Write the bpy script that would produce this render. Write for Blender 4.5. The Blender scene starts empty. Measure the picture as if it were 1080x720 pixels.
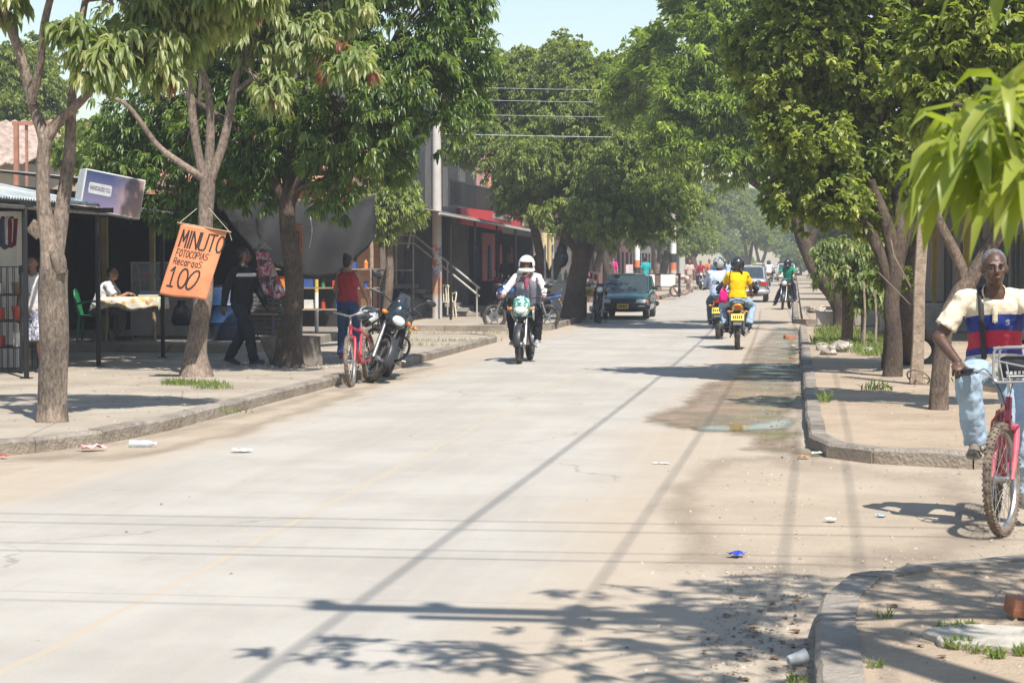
import bpy, bmesh, math, random
import numpy as np
from mathutils import Vector, Matrix, Euler, noise as mnoise
V = Vector
R = math.radians
scene = bpy.context.scene
C = scene.collection
random.seed(7)
PI = math.pi

# ------------------------------------------------------------ camera model
CAMH = 1.6
FPX = 2100.0
PITCH = math.atan(84 / FPX)
YAW = math.atan(298 / FPX * math.cos(PITCH))
CAMROT = Euler((PI / 2 - PITCH, 0, YAW), 'XYZ')
CM = CAMROT.to_matrix()
CAMP = V((0, 0, CAMH))

def ray(u, v):
    return (CM @ V(((u - 540) / FPX, (360 - v) / FPX, -1.0)))

def G(u, v, z=0.0):
    """ground point seen at photo pixel (u,v) on the level z"""
    d = ray(u, v)
    return CAMP + d * ((z - CAMH) / d.z)

def A(u, v, y):
    """point on the sight line of (u,v) at street distance y"""
    d = ray(u, v)
    return CAMP + d * (y / d.y)

# ------------------------------------------------------------ materials
def lin(c):
    return tuple((x / 12.92 if x <= .04045 else ((x + .055) / 1.055) ** 2.4) for x in c)

MATS = {}
def mat(name, col, rough=.6, metal=0, var=.12, scale=6, bump=0, bscale=40, col2=None, spec=.5, sub=0,
        trans=0, alpha=1, emis=0, detail=4, dirt=0, coat=0, thr=(.35, .65)):
    if name in MATS: return MATS[name]
    m = bpy.data.materials.new(name); m.use_nodes = True
    nt = m.node_tree; N = nt.nodes; L = nt.links
    p = N['Principled BSDF']
    p.inputs['Roughness'].default_value = rough
    p.inputs['Metallic'].default_value = metal
    p.inputs['Specular IOR Level'].default_value = spec
    if coat: p.inputs['Coat Weight'].default_value = coat; p.inputs['Coat Roughness'].default_value = .08
    if trans: p.inputs['Transmission Weight'].default_value = trans; p.inputs['IOR'].default_value = 1.2
    if alpha < 1: p.inputs['Alpha'].default_value = alpha
    if emis:
        p.inputs['Emission Color'].default_value = (*col, 1); p.inputs['Emission Strength'].default_value = emis
    tc = N.new('ShaderNodeTexCoord')
    n = N.new('ShaderNodeTexNoise'); n.inputs['Scale'].default_value = scale; n.inputs['Detail'].default_value = detail
    n.inputs['Roughness'].default_value = .6
    L.new(tc.outputs['Object'], n.inputs['Vector'])
    r = N.new('ShaderNodeValToRGB')
    c1 = tuple(max(0, x * (1 - var)) for x in col)
    c2 = col2 if col2 else tuple(min(1, x * (1 + var)) for x in col)
    r.color_ramp.elements[0].position = thr[0]; r.color_ramp.elements[1].position = thr[1]
    r.color_ramp.elements[0].color = (*c1, 1); r.color_ramp.elements[1].color = (*c2, 1)
    L.new(n.outputs['Fac'], r.inputs['Fac'])
    out = r.outputs['Color']
    if dirt:
        n3 = N.new('ShaderNodeTexNoise'); n3.inputs['Scale'].default_value = scale * .37; n3.inputs['Detail'].default_value = 8
        L.new(tc.outputs['Object'], n3.inputs['Vector'])
        r3 = N.new('ShaderNodeValToRGB'); r3.color_ramp.elements[0].position = .45; r3.color_ramp.elements[1].position = .7
        r3.color_ramp.elements[0].color = (0, 0, 0, 1); r3.color_ramp.elements[1].color = (dirt, dirt, dirt, 1)
        L.new(n3.outputs['Fac'], r3.inputs['Fac'])
        mx = N.new('ShaderNodeMixRGB'); mx.inputs[2].default_value = (.30, .22, .14, 1)
        L.new(r3.outputs['Color'], mx.inputs[0]); L.new(out, mx.inputs[1]); out = mx.outputs[0]
    L.new(out, p.inputs['Base Color'])
    if bump:
        n2 = N.new('ShaderNodeTexNoise'); n2.inputs['Scale'].default_value = bscale; n2.inputs['Detail'].default_value = 5
        L.new(tc.outputs['Object'], n2.inputs['Vector'])
        b = N.new('ShaderNodeBump'); b.inputs['Strength'].default_value = bump; b.inputs['Distance'].default_value = .02
        L.new(n2.outputs['Fac'], b.inputs['Height']); L.new(b.outputs['Normal'], p.inputs['Normal'])
    MATS[name] = m
    return m

# ------------------------------------------------------------ mesh builder
class MB:
    def __init__(s, M=None):
        s.bm = bmesh.new(); s.mi = 0; s.M = M or Matrix.Identity(4)
    def _v(s, p): return s.bm.verts.new(s.M @ V(p))
    def _f(s, vs):
        try:
            f = s.bm.faces.new(vs); f.material_index = s.mi; return f
        except ValueError: return None
    def _fin(s, verts):
        fs = set()
        for v in verts:
            for f in v.link_faces: fs.add(f)
        for f in fs: f.material_index = s.mi
    def box(s, c, sz, rot=None, bev=0, seg=1):
        m = Matrix.Translation(V(c)) @ (Euler(rot).to_matrix().to_4x4() if rot is not None else Matrix.Identity(4)) @ Matrix.Diagonal((*sz, 1))
        r = bmesh.ops.create_cube(s.bm, size=1, matrix=s.M @ m)
        vs = r['verts']
        s._fin(vs)
        if bev:
            es = set()
            for v in vs:
                for e in v.link_edges: es.add(e)
            bmesh.ops.bevel(s.bm, geom=list(es), offset=bev, segments=seg, affect='EDGES', profile=.6, material=-1)
        return s
    def hexa(s, p):     # eight corners: four bottom, four top
        v = [s._v(q) for q in p]
        for f in ((3, 2, 1, 0), (4, 5, 6, 7), (0, 1, 5, 4), (1, 2, 6, 5), (2, 3, 7, 6), (3, 0, 4, 7)): s._f([v[i] for i in f])
        return s
    def tube(s, pts, r, seg=8, cap=True, closed=False, wob=0, flat=None):
        pts = [V(p) for p in pts]; n = len(pts)
        if not isinstance(r, (list, tuple)): r = [r] * n
        rings = []; up = None
        for i in range(n):
            if closed: t = pts[(i + 1) % n] - pts[i - 1]
            else: t = pts[min(i + 1, n - 1)] - pts[max(i - 1, 0)]
            if t.length < 1e-9: t = V((0, 0, 1))
            t.normalize()
            if up is None:
                up = t.orthogonal().normalized() if flat is None else V(flat)
            a = (up - t * up.dot(t))
            if a.length < 1e-6: a = t.orthogonal()
            a.normalize(); up = a; b = t.cross(a)
            ring = []
            for k in range(seg):
                an = 2 * PI * k / seg
                rr = r[i]
                if wob: rr *= 1 + wob * mnoise.noise(pts[i] * 1.7 + V((math.cos(an), math.sin(an), 0)) * 1.3)
                ring.append(s._v(pts[i] + a * math.cos(an) * rr + b * math.sin(an) * rr))
            rings.append(ring)
        m = n if closed else n - 1
        for i in range(m):
            A0, B0 = rings[i], rings[(i + 1) % n]
            for k in range(seg):
                s._f([A0[k], A0[(k + 1) % seg], B0[(k + 1) % seg], B0[k]])
        if cap and not closed:
            s._f(rings[0][::-1]); s._f(rings[-1])
        return s
    def cyl(s, p0, p1, r0, r1=None, seg=12):
        return s.tube([p0, p1], [r0, r0 if r1 is None else r1], seg)
    def caps(s, p0, p1, r0, r1=None, seg=12, k=4):
        r1 = r0 if r1 is None else r1
        p0 = V(p0); p1 = V(p1); t = (p1 - p0)
        t = t.normalized() if t.length > 1e-9 else V((0, 0, 1))
        pts = []; rs = []
        for i in range(k):
            a = PI / 2 * (1 - (i + .15) / k); pts.append(p0 - t * r0 * math.sin(a)); rs.append(r0 * math.cos(a))
        pts.append(p0); rs.append(r0); pts.append(p1); rs.append(r1)
        for i in range(k - 1, -1, -1):
            a = PI / 2 * (1 - (i + .15) / k); pts.append(p1 + t * r1 * math.sin(a)); rs.append(r1 * math.cos(a))
        return s.tube(pts, rs, seg)
    def ell(s, c, r, rot=None, seg=16):
        if not isinstance(r, (list, tuple)): r = (r, r, r)
        rm = Matrix.Identity(4)
        if rot is not None: rm = (rot.to_4x4() if isinstance(rot, Matrix) else Euler(rot).to_matrix().to_4x4())
        m = s.M @ Matrix.Translation(V(c)) @ rm @ Matrix.Diagonal((*r, 1))
        q = bmesh.ops.create_uvsphere(s.bm, u_segments=seg, v_segments=max(6, seg * 2 // 3), radius=1, matrix=m)
        s._fin(q['verts']); return s
    def lathe(s, prof, c, axis, seg=24, closed=False):
        c = V(c); ax = V(axis).normalized(); a = ax.orthogonal().normalized(); b = ax.cross(a)
        rings = []
        for k in range(seg):
            an = 2 * PI * k / seg; d = a * math.cos(an) + b * math.sin(an)
            rings.append([s._v(c + d * r + ax * h) for r, h in prof])
        m = len(prof)
        for k in range(seg):
            q, w = rings[k], rings[(k + 1) % seg]
            for i in range(m if closed else m - 1):
                j = (i + 1) % m
                s._f([q[i], w[i], w[j], q[j]])
        return s
    def torus(s, c, axis, Rr, r, seg=28, rs=8, sx=1):
        return s.lathe([(Rr + r * math.cos(2 * PI * k / rs), r * sx * math.sin(2 * PI * k / rs)) for k in range(rs)], c, axis, seg, True)
    def prism(s, pts, ext):
        ext = V(ext); a = [s._v(p) for p in pts]; b = [s._v(V(p) + ext) for p in pts]; n = len(a)
        s._f(a[::-1]); s._f(b)
        for i in range(n): s._f([a[i], a[(i + 1) % n], b[(i + 1) % n], b[i]])
        return s
    def loft(s, rings, cap=True):
        vs = [[s._v(p) for p in r] for r in rings]; n = len(vs[0])
        for i in range(len(vs) - 1):
            for k in range(n): s._f([vs[i][k], vs[i][(k + 1) % n], vs[i + 1][(k + 1) % n], vs[i + 1][k]])
        if cap: s._f(vs[0][::-1]); s._f(vs[-1])
        return s
    def grid(s, fn, nu, nv):
        g = [[s._v(fn(i / nu, j / nv)) for j in range(nv + 1)] for i in range(nu + 1)]
        for i in range(nu):
            for j in range(nv): s._f([g[i][j], g[i + 1][j], g[i + 1][j + 1], g[i][j + 1]])
        return s
    def quad(s, a, b, c, d):
        s._f([s._v(a), s._v(b), s._v(c), s._v(d)]); return s
    def poly(s, pts):
        s._f([s._v(p) for p in pts]); return s
    def addmesh(s, me, M=None):
        n0 = len(s.bm.faces)
        k = len(s.bm.verts)
        s.bm.from_mesh(me)
        s.bm.verts.ensure_lookup_table(); s.bm.faces.ensure_lookup_table()
        if M is not None:
            for v in s.bm.verts[k:]: v.co = M @ v.co
        for f in s.bm.faces[n0:]: f.material_index = s.mi
        return s
    def mesh(s, name, smooth=40, fixn=True):
        if fixn: bmesh.ops.recalc_face_normals(s.bm, faces=s.bm.faces)
        me = bpy.data.meshes.new(name); s.bm.to_mesh(me); s.bm.free()
        if smooth and len(me.polygons):
            me.polygons.foreach_set('use_smooth', [True] * len(me.polygons))
            me.set_sharp_from_angle(angle=R(smooth))
        return me
    def build(s, name, mats, parent=None, smooth=40, world=False, bevel=0, solid=0, sub=0):
        if parent is not None and world:
            mw = parent.matrix_basis.copy()
            pr = parent.parent
            while pr: mw = pr.matrix_basis @ mw; pr = pr.parent
            s.bm.transform(mw.inverted())
        o = bpy.data.objects.new(name, s.mesh(name, smooth))
        C.objects.link(o)
        for m in (mats if isinstance(mats, (list, tuple)) else [mats]): o.data.materials.append(m)
        if parent is not None: o.parent = parent
        if solid:
            k = o.modifiers.new('solid', 'SOLIDIFY'); k.thickness = solid; k.offset = 0
        if bevel:
            k = o.modifiers.new('bevel', 'BEVEL'); k.width = bevel; k.segments = 2; k.limit_method = 'ANGLE'
        if sub:
            k = o.modifiers.new('sub', 'SUBSURF'); k.levels = sub; k.render_levels = sub
        return o

def tag(o, label=None, cat=None, group=None, kind=None):
    if label: o['label'] = label
    if cat: o['category'] = cat
    if group: o['group'] = group
    if kind: o['kind'] = kind
    return o

def thing(name, label, cat, loc=(0, 0, 0), rz=0, group=None, rot=None):
    o = bpy.data.objects.new(name, None); C.objects.link(o)
    o.empty_display_size = .1
    o.location = loc; o.rotation_euler = rot if rot is not None else (0, 0, rz)
    return tag(o, label, cat, group)

def copy_tree(o, parent=None):
    c = o.copy(); C.objects.link(c); c.parent = parent
    for ch in [x for x in C.objects if x.parent == o]: copy_tree(ch, c)
    return c

def dup(o, loc, rz, label, group=None, scale=None):
    c = copy_tree(o); c.location = loc; c.rotation_euler = (0, 0, rz); c['label'] = label
    if group: c['group'] = group
    if scale: c.scale = scale if isinstance(scale, (tuple, list)) else (scale,) * 3
    return c

def struct(name, mb, m, smooth=0, **k):
    return tag(mb.build(name, m, None, smooth, **k), kind='structure')

def rounded(pts, r=.1, n=4, closed=True):
    """round the corners of a 2-D or 3-D polyline"""
    P = [V(p) for p in pts]; out = []; N = len(P)
    for i in range(N):
        if not closed and i in (0, N - 1): out.append(P[i]); continue
        a, b, c = P[i - 1], P[i], P[(i + 1) % N]
        d1 = (a - b); d2 = (c - b); k = min(r, d1.length * .45, d2.length * .45)
        p, q = b + d1.normalized() * k, b + d2.normalized() * k
        for j in range(n + 1):
            t = j / n; out.append(p * (1 - t) ** 2 + b * 2 * t * (1 - t) + q * t * t)
    return out

def curve(pts, n=6):
    """Catmull-Rom through the points"""
    P = [V(p) for p in pts]; P = [P[0] * 2 - P[1]] + P + [P[-1] * 2 - P[-2]]; out = []
    for i in range(1, len(P) - 2):
        for j in range(n):
            t = j / n; a, b, c, d = P[i - 1:i + 3]
            out.append(.5 * ((2 * b) + (c - a) * t + (2 * a - 5 * b + 4 * c - d) * t * t + (3 * b - a - 3 * c + d) * t ** 3))
    out.append(P[-2]); return out

def lerpl(a, n):
    """resample a list of numbers to n"""
    out = []
    for i in range(n):
        t = i / (n - 1) * (len(a) - 1); k = min(int(t), len(a) - 2); out.append(a[k] + (a[k + 1] - a[k]) * (t - k))
    return out

FONT = None
def text_mesh(txt, size, ext=.002, shear=0, sx=1):
    cu = bpy.data.curves.new('t', 'FONT'); cu.body = txt; cu.size = size; cu.extrude = ext; cu.align_x = 'CENTER'; cu.align_y = 'CENTER'
    cu.shear = shear; cu.offset = size * .012
    o = bpy.data.objects.new('t', cu); C.objects.link(o)
    dg = bpy.context.evaluated_depsgraph_get(); me = bpy.data.meshes.new_from_object(o.evaluated_get(dg))
    bpy.data.objects.remove(o)
    return me

def remesh(mb, voxel, smooth=3, noise_amp=0):
    me = mb.mesh('tmp', 0)
    o = bpy.data.objects.new('tmp', me); C.objects.link(o)
    k = o.modifiers.new('r', 'REMESH'); k.mode = 'VOXEL'; k.voxel_size = voxel; k.use_smooth_shade = True
    if smooth:
        k = o.modifiers.new('s', 'SMOOTH'); k.iterations = smooth; k.factor = .5
    dg = bpy.context.evaluated_depsgraph_get()
    out = bpy.data.meshes.new_from_object(o.evaluated_get(dg))
    bpy.data.objects.remove(o); bpy.data.meshes.remove(me)
    return out
# ------------------------------------------------------------ shared materials
BLACKM = mat('black_metal', (.018, .018, .02), .45, .3, bump=.1)
DARKP = mat('dark_plastic', (.022, .022, .024), .42, var=.3)
CHROME = mat('chrome', (.62, .62, .62), .18, 1, var=.1)
STEEL = mat('worn_steel', (.38, .37, .36), .4, .9, var=.25, scale=20)
ALU = mat('cast_aluminium', (.30, .30, .30), .45, .8, var=.25, scale=18)
RUBBER = mat('tyre_rubber', (.03, .028, .026), .85, var=.4, scale=15, bump=.3, dirt=.35)
DUSTY = mat('dusty_tyre_rubber', (.17, .13, .095), .92, var=.35, scale=14, bump=.4, bscale=60)
LENS = mat('clear_lens', (.75, .78, .8), .08, .2, var=.15, scale=60)
AMBER = mat('amber_lens', (.75, .22, .02), .25)
REDL = mat('red_lens', (.42, .015, .012), .2)
MIRROR = mat('mirror_glass', (.5, .52, .54), .05, 1)
PLATEY = mat('yellow_plate', (.72, .50, .06), .5)
INK = mat('black_ink', (.02, .018, .016), .8)
SEATL = mat('seat_vinyl', (.02, .02, .022), .5, bump=.15)
WHITEP = mat('white_paint', (.72, .71, .68), .5, dirt=.2)
WOODL = mat('pale_wood', (.30, .20, .12), .7, var=.3, scale=9, bump=.2)
WOODG = mat('weathered_wood', (.27, .205, .15), .85, var=.3, scale=12, bump=.5, bscale=30)
CONC = mat('kerb_concrete', (.36, .325, .28), .9, var=.25, scale=3, bump=.5, bscale=25, dirt=.5)
STONE = mat('rubble_stone', (.33, .29, .24), .9, var=.35, scale=6, bump=.6)
BRICK = mat('brick_red', (.38, .15, .08), .9, var=.25, scale=9, bump=.4)

def bark(name, col, scale=8):
    if name in MATS: return MATS[name]
    m = mat(name, col, .95, var=.0)
    nt = m.node_tree; N = nt.nodes; L = nt.links; p = N['Principled BSDF']
    tc = N.new('ShaderNodeTexCoord'); mp = N.new('ShaderNodeMapping'); mp.inputs['Scale'].default_value = (1, 1, .38)
    n = N.new('ShaderNodeTexNoise'); n.inputs['Scale'].default_value = scale * 5; n.inputs['Detail'].default_value = 12; n.inputs['Roughness'].default_value = .72
    L.new(tc.outputs['Object'], mp.inputs[0]); L.new(mp.outputs[0], n.inputs['Vector'])
    r = N.new('ShaderNodeValToRGB'); r.color_ramp.elements[0].position = .36; r.color_ramp.elements[1].position = .66
    r.color_ramp.elements[0].color = (*[c * .38 for c in col], 1); r.color_ramp.elements[1].color = (*[c * 1.45 for c in col], 1)
    L.new(n.outputs['Fac'], r.inputs['Fac'])
    n2 = N.new('ShaderNodeTexNoise'); n2.inputs['Scale'].default_value = 2.2; n2.inputs['Detail'].default_value = 3
    L.new(tc.outputs['Object'], n2.inputs['Vector'])
    r2 = N.new('ShaderNodeValToRGB'); r2.color_ramp.elements[0].position = .4; r2.color_ramp.elements[1].position = .62
    r2.color_ramp.elements[0].color = (.72, .7, .68, 1); r2.color_ramp.elements[1].color = (1.25, 1.22, 1.15, 1)
    L.new(n2.outputs['Fac'], r2.inputs['Fac'])
    mx = N.new('ShaderNodeMixRGB'); mx.blend_type = 'MULTIPLY'; mx.inputs[0].default_value = 1
    L.new(r.outputs[0], mx.inputs[1]); L.new(r2.outputs[0], mx.inputs[2]); L.new(mx.outputs[0], p.inputs['Base Color'])
    b = N.new('ShaderNodeBump'); b.inputs['Strength'].default_value = .9; b.inputs['Distance'].default_value = .03
    L.new(n.outputs['Fac'], b.inputs['Height']); L.new(b.outputs[0], p.inputs['Normal'])
    return m
BARK_G = bark('bark_greybrown', (.20, .16, .125))
BARK_P = bark('bark_pale', (.25, .195, .155))
BARK_D = bark('bark_dark', (.095, .07, .052))
BARK_M = bark('bark_mid', (.17, .125, .095))

def leafmat(name, c0, c1, c2, cy=None, red=None, rough=.42, tr=.48):
    """colour by a per-leaf random value: dark, mid, light, young"""
    m = bpy.data.materials.new(name); m.use_nodes = True; MATS[name] = m
    nt = m.node_tree; N = nt.nodes; L = nt.links; p = N['Principled BSDF']
    a = N.new('ShaderNodeAttribute'); a.attribute_name = 'tint'
    r = N.new('ShaderNodeValToRGB'); e = r.color_ramp.elements
    e[0].position = 0; e[0].color = (*c0, 1); e[1].position = 1; e[1].color = (*(cy or c2), 1)
    x = e.new(.45); x.color = (*c1, 1); x = e.new(.8); x.color = (*c2, 1)
    if red:
        x = e.new(.962); x.color = (*(cy or c2), 1); x = e.new(.968); x.color = (*red, 1)
        e[len(e) - 1].color = (*red, 1)
    L.new(a.outputs['Fac'], r.inputs['Fac'])
    L.new(r.outputs[0], p.inputs['Base Color']); p.inputs['Roughness'].default_value = rough
    p.inputs['Specular IOR Level'].default_value = .5
    t = N.new('ShaderNodeBsdfTranslucent')
    h = N.new('ShaderNodeMixRGB'); h.blend_type = 'MULTIPLY'; h.inputs[0].default_value = 1; h.inputs[2].default_value = (1.5, 1.6, .6, 1)
    L.new(r.outputs[0], h.inputs[1]); L.new(h.outputs[0], t.inputs[0])
    mx = N.new('ShaderNodeMixShader'); mx.inputs[0].default_value = tr
    L.new(p.outputs[0], mx.inputs[1]); L.new(t.outputs[0], mx.inputs[2])
    L.new(mx.outputs[0], N['Material Output'].inputs[0])
    return m
LEAF_DARK = leafmat('mango_leaf_dark', (0.041, 0.077, 0.018), (0.094, 0.155, 0.034), (0.188, 0.249, 0.062), (0.323, 0.356, 0.112), rough=.33)
LEAF_PALE = leafmat('mango_leaf_pale', (.10, .15, .04), (.17, .22, .07), (.27, .31, .12), (.40, .40, .20), red=(.24, .085, .05))
LEAF_MID = leafmat('mango_leaf_mid', (0.101, 0.140, 0.038), (0.187, 0.235, 0.070), (0.302, 0.343, 0.120), (0.446, 0.458, 0.192))
LEAF_LIGHT = leafmat('feathery_leaf', (0.124, 0.182, 0.040), (0.235, 0.311, 0.075), (0.359, 0.439, 0.115), (0.497, 0.561, 0.172), tr=.45)
LEAF_OLIVE = leafmat('broad_leaf_olive', (0.086, 0.121, 0.024), (0.187, 0.229, 0.048), (0.317, 0.350, 0.084), (0.504, 0.496, 0.168), rough=.45)
LEAF_NEAR = leafmat('mango_leaf_fresh', (.09, .14, .02), (.22, .27, .04), (.36, .38, .09), (.55, .46, .10), rough=.4, tr=.45)
GRASSM = leafmat('grass_blades', (.09, .13, .03), (.17, .23, .06), (.26, .31, .10), (.36, .33, .15), rough=.6)

SKIN = {}
def skin(kind):
    c = {'dark': (.085, .042, .026), 'brown': (.20, .10, .06), 'mid': (.30, .165, .105)}[kind]
    if kind not in SKIN:
        SKIN[kind] = mat('skin_' + kind, c, .5, var=.12, scale=25, bump=.08, bscale=120)
        SKIN[kind].node_tree.nodes['Principled BSDF'].inputs['Subsurface Weight'].default_value = .06
    return SKIN[kind]
def cloth(name, col, var=.14, rough=.9, scale=14):
    return mat('cloth_' + name, col, rough, var=var, scale=scale, bump=.5, bscale=16, spec=.15)
EYEW = mat('eye_white', (.30, .27, .24), .4)
EYED = mat('eye_dark', (.02, .012, .01), .2)
LIPS = mat('lips', (.16, .06, .045), .5)
# ------------------------------------------------------------ people
def ik(a, t, l1, l2, pole):
    a = V(a); t = V(t); d = t - a; L = min(max(d.length, abs(l1 - l2) + .02), (l1 + l2) * .992); d.normalize(); t = a + d * L
    x = (l1 * l1 - l2 * l2 + L * L) / (2 * L); h = math.sqrt(max(l1 * l1 - x * x, 0))
    p = V(pole); p = p - d * p.dot(d)
    p = p.normalized() if p.length > 1e-5 else d.orthogonal().normalized()
    return a + d * x + p * h, t

def ering(c, side, fw, rx, ry, n=16, sq=2.3):
    out = []
    for k in range(n):
        a = 2 * PI * k / n; ca, sa = math.cos(a), math.sin(a)
        q = (abs(ca) ** sq + abs(sa) ** sq) ** (-1 / sq)
        out.append(c + side * rx * ca * q + fw * ry * sa * q)
    return out

def person(label, loc, yaw, pose, look, voxel=.016, height=1.72, group=None, tilt=0):
    """body faces +Y; R is +X. Poses give pelvis, lean, wrist and ankle targets in metres from the base."""
    k = height / 1.72; female = look.get('female', False)
    root = thing('person', label, 'person', loc, yaw, group)
    if tilt: root.rotation_euler = (0, tilt, yaw)
    pel = V(pose.get('pel', (0, 0, .93 * k))); lean = R(pose.get('lean', 2)); l2 = R(pose.get('lean2', pose.get('lean', 2) * 1.25)); tw = R(pose.get('twist', 0))
    side_l = R(pose.get('sidelean', 0))
    def updir(l): return V((math.sin(side_l), math.sin(l), math.cos(l))).normalized()
    u1 = updir(lean); u2 = updir(l2)
    X0 = V((1, 0, 0)); X1 = V((math.cos(tw), math.sin(tw), 0))
    waist = pel + u1 * .17 * k; chest = waist + (u1 + u2).normalized() * .17 * k; neck = chest + u2 * .17 * k
    f1 = X0.cross(u1) * -1; f2 = u2.cross(X1)
    f1 = u1.cross(X0)
    sw = (.165 if female else .185) * k
    sh = {}; hip = {}
    for s, n in ((1, 'R'), (-1, 'L')):
        sh[n] = neck - u2 * .055 * k + X1 * s * sw; hip[n] = pel - u1 * .03 * k + X0 * s * .088 * k
    ua, fa, th, sk = .285 * k, .25 * k, .42 * k, .41 * k
    elb = {}; wri = {}; kne = {}; ank = {}
    for s, n in ((1, 'R'), (-1, 'L')):
        wt = V(pose.get('hand' + n, (s * .26 * k, .06, .80 * k)))
        elb[n], wri[n] = ik(sh[n], wt, ua, fa, pose.get('elb' + n, (s * .6, -.8, -.4)))
        at = V(pose.get('foot' + n, (s * .10, 0, .085 * k)))
        kne[n], ank[n] = ik(hip[n], at, th, sk, pose.get('knee' + n, (s * .12, 1, .15)))
    hy = R(pose.get('hyaw', 0)); hp = R(pose.get('hpitch', 0))
    HR = Euler((-hp, 0, hy)).to_matrix()
    hu = HR @ V((0, 0, 1)); hf = HR @ V((0, 1, 0)); hx = HR @ V((1, 0, 0))
    hc = neck + (u2 * .4 + hu * .6).normalized() * .145 * k + hf * .015
    fat = look.get('fat', 1.0)
    # ---- body, one surface
    b = MB()
    hw = 1.06 if female else 1
    rx = [.10, .158 * hw, .142 * fat * (.9 if female else 1), .158 * fat, .165, .10, .055]; ry = [.07, .108, .10 * fat, .112 * fat, .095, .065, .05]
    cs = [pel - u1 * .10 * k, pel, waist, chest, neck - u2 * .075 * k, neck - u2 * .015 * k, neck + u2 * .03]
    sd = [X0, X0, X0.lerp(X1, .5), X1, X1, X1, X1]; fw = [f1, f1, f1, f2, f2, f2, f2]
    def torso(m, inf, lo=0, hi=7, drop=0):
        r = []
        for i in range(lo, hi):
            c = cs[i] - (u1 * drop if i == lo else V((0, 0, 0)))
            r.append(ering(c, sd[i], fw[i], rx[i] * k + inf, ry[i] * k + inf))
        m.loft(r)
    torso(b, 0)
    if female:
        for s in (-1, 1): b.ell(chest + X1 * s * .075 + f2 * .085 + u2 * .01, (.062, .06, .06))
    b.caps(neck - u2 * .03, hc - hu * .02, .056 * k, .05 * k)
    for n in 'RL':
        b.caps(sh[n] + (neck - sh[n]) * .12, elb[n], .052 * k, .041 * k); b.caps(elb[n], wri[n], .042 * k, .027 * k)
        b.caps(elb[n].lerp(wri[n], .15), elb[n].lerp(wri[n], .45), .043 * k, .036 * k)
        b.caps(hip[n], kne[n], .083 * k, .056 * k); b.caps(kne[n], ank[n], .055 * k, .036 * k)
        b.caps(kne[n].lerp(ank[n], .2) - f1 * .012, kne[n].lerp(ank[n], .45) - f1 * .01, .056 * k, .05 * k)
    HM = Matrix((hx, hf, hu)).transposed()
    def H(x, y, z): return hc + (hx * x + hf * y + hu * z) * k
    b.ell(H(0, -.008, .028), (.074 * k, .093 * k, .090 * k), HM)
    b.ell(H(0, .028, -.040), (.056 * k, .062 * k, .068 * k), HM)
    b.ell(H(0, .060, -.082), (.026 * k, .022 * k, .020 * k), HM)
    for s in (-1, 1):
        b.ell(H(s * .038, .056, -.012), (.022 * k, .022 * k, .02 * k), HM)
        b.ell(H(s * .030, .080, .028), (.026 * k, .012 * k, .009 * k), HM)
        b.ell(H(s * .077, -.004, -.002), (.010 * k, .019 * k, .030 * k), HM)
    b.caps(H(0, .086, .018), H(0, .108, -.022), .009 * k, .015 * k)
    b.ell(H(0, .098, -.028), (.021 * k, .012 * k, .009 * k), HM)
    b.ell(H(0, .086, -.055), (.026 * k, .013 * k, .010 * k), HM)
    me = remesh(b, look.get('bodyvox', voxel * .8), 2)
    m = MB(); m.addmesh(me)
    # eyes and mouth
    for s in (-1, 1):
        m.mi = 1; m.ell(H(s * .030, .076, .008), (.0115 * k, .009 * k, .005 * k), HM, 10)
        m.mi = 2; m.ell(H(s * .030, .083, .008), (.0062 * k, .005 * k, .0052 * k), HM, 8)
        m.mi = 2; m.ell(H(s * .031, .088, .027), (.019 * k, .006 * k, .0035 * k), HM, 8)
    m.mi = 3; m.ell(H(0, .0945, -.055), (.022 * k, .008 * k, .0055 * k), HM, 10)
    m.mi = 0
    # hands with five fingers
    for s, n in ((1, 'R'), (-1, 'L')):
        hd = V(pose['hdir' + n]) if ('hdir' + n) in pose else (wri[n] - elb[n]); hd.normalize()
        pn = V(pose.get('palm' + n, (-s, 0, 0))); pn = (pn - hd * pn.dot(hd)).normalized()
        w = hd.cross(pn) * 1.0
        th_side = V(pose.get('thumb' + n, (0, 1, 0)))
        if w.dot(th_side) < 0: w = -w
        cur = pose.get('curl' + n, pose.get('curl', 25))
        p0 = wri[n]; pe = p0 + hd * .085 * k
        rr = Matrix((w, hd, pn)).transposed()
        m.ell(p0 + hd * .045 * k, (.042 * k, .055 * k, .017 * k), rr, 12)
        m.caps(p0 - hd * .01, p0 + hd * .03, .026 * k, .024 * k, 10, 3)
        for i, (off, ln) in enumerate(((.029, .95), (.010, 1.06), (-.010, 1.0), (-.028, .8))):
            q = pe + w * off * k - hd * .012 * k * (1 if i in (0, 3) else .2); a = 0; pts = [q - hd * .02]; rs = [.0095 * k]
            pts.append(q); rs.append(.0095 * k)
            for ls, ca in ((.038, cur * .9), (.025, cur * 1.1), (.021, cur * .8)):
                a += R(ca); d = hd * math.cos(a) + pn * math.sin(a); q = q + d * ls * ln * k; pts.append(q); rs.append(.0085 * k if ls > .03 else .0072 * k)
            m.tube(pts, rs, 7)
        q = p0 + hd * .025 * k + w * .03 * k; d1 = (hd * .65 + w * .75 + pn * .25).normalized(); d2 = (hd * .9 + w * .15 + pn * .5).normalized()
        m.tube([q - d1 * .02, q, q + d1 * .035 * k, q + d1 * .035 * k + d2 * .03 * k], [.014 * k, .0125 * k, .011 * k, .0085 * k], 8)
    m.build('body', [skin(look.get('skin', 'brown')), EYEW, EYED, LIPS], root, 60)
    # ---- shirt
    top = look.get('top')
    inf = look.get('inf', .014)
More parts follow.
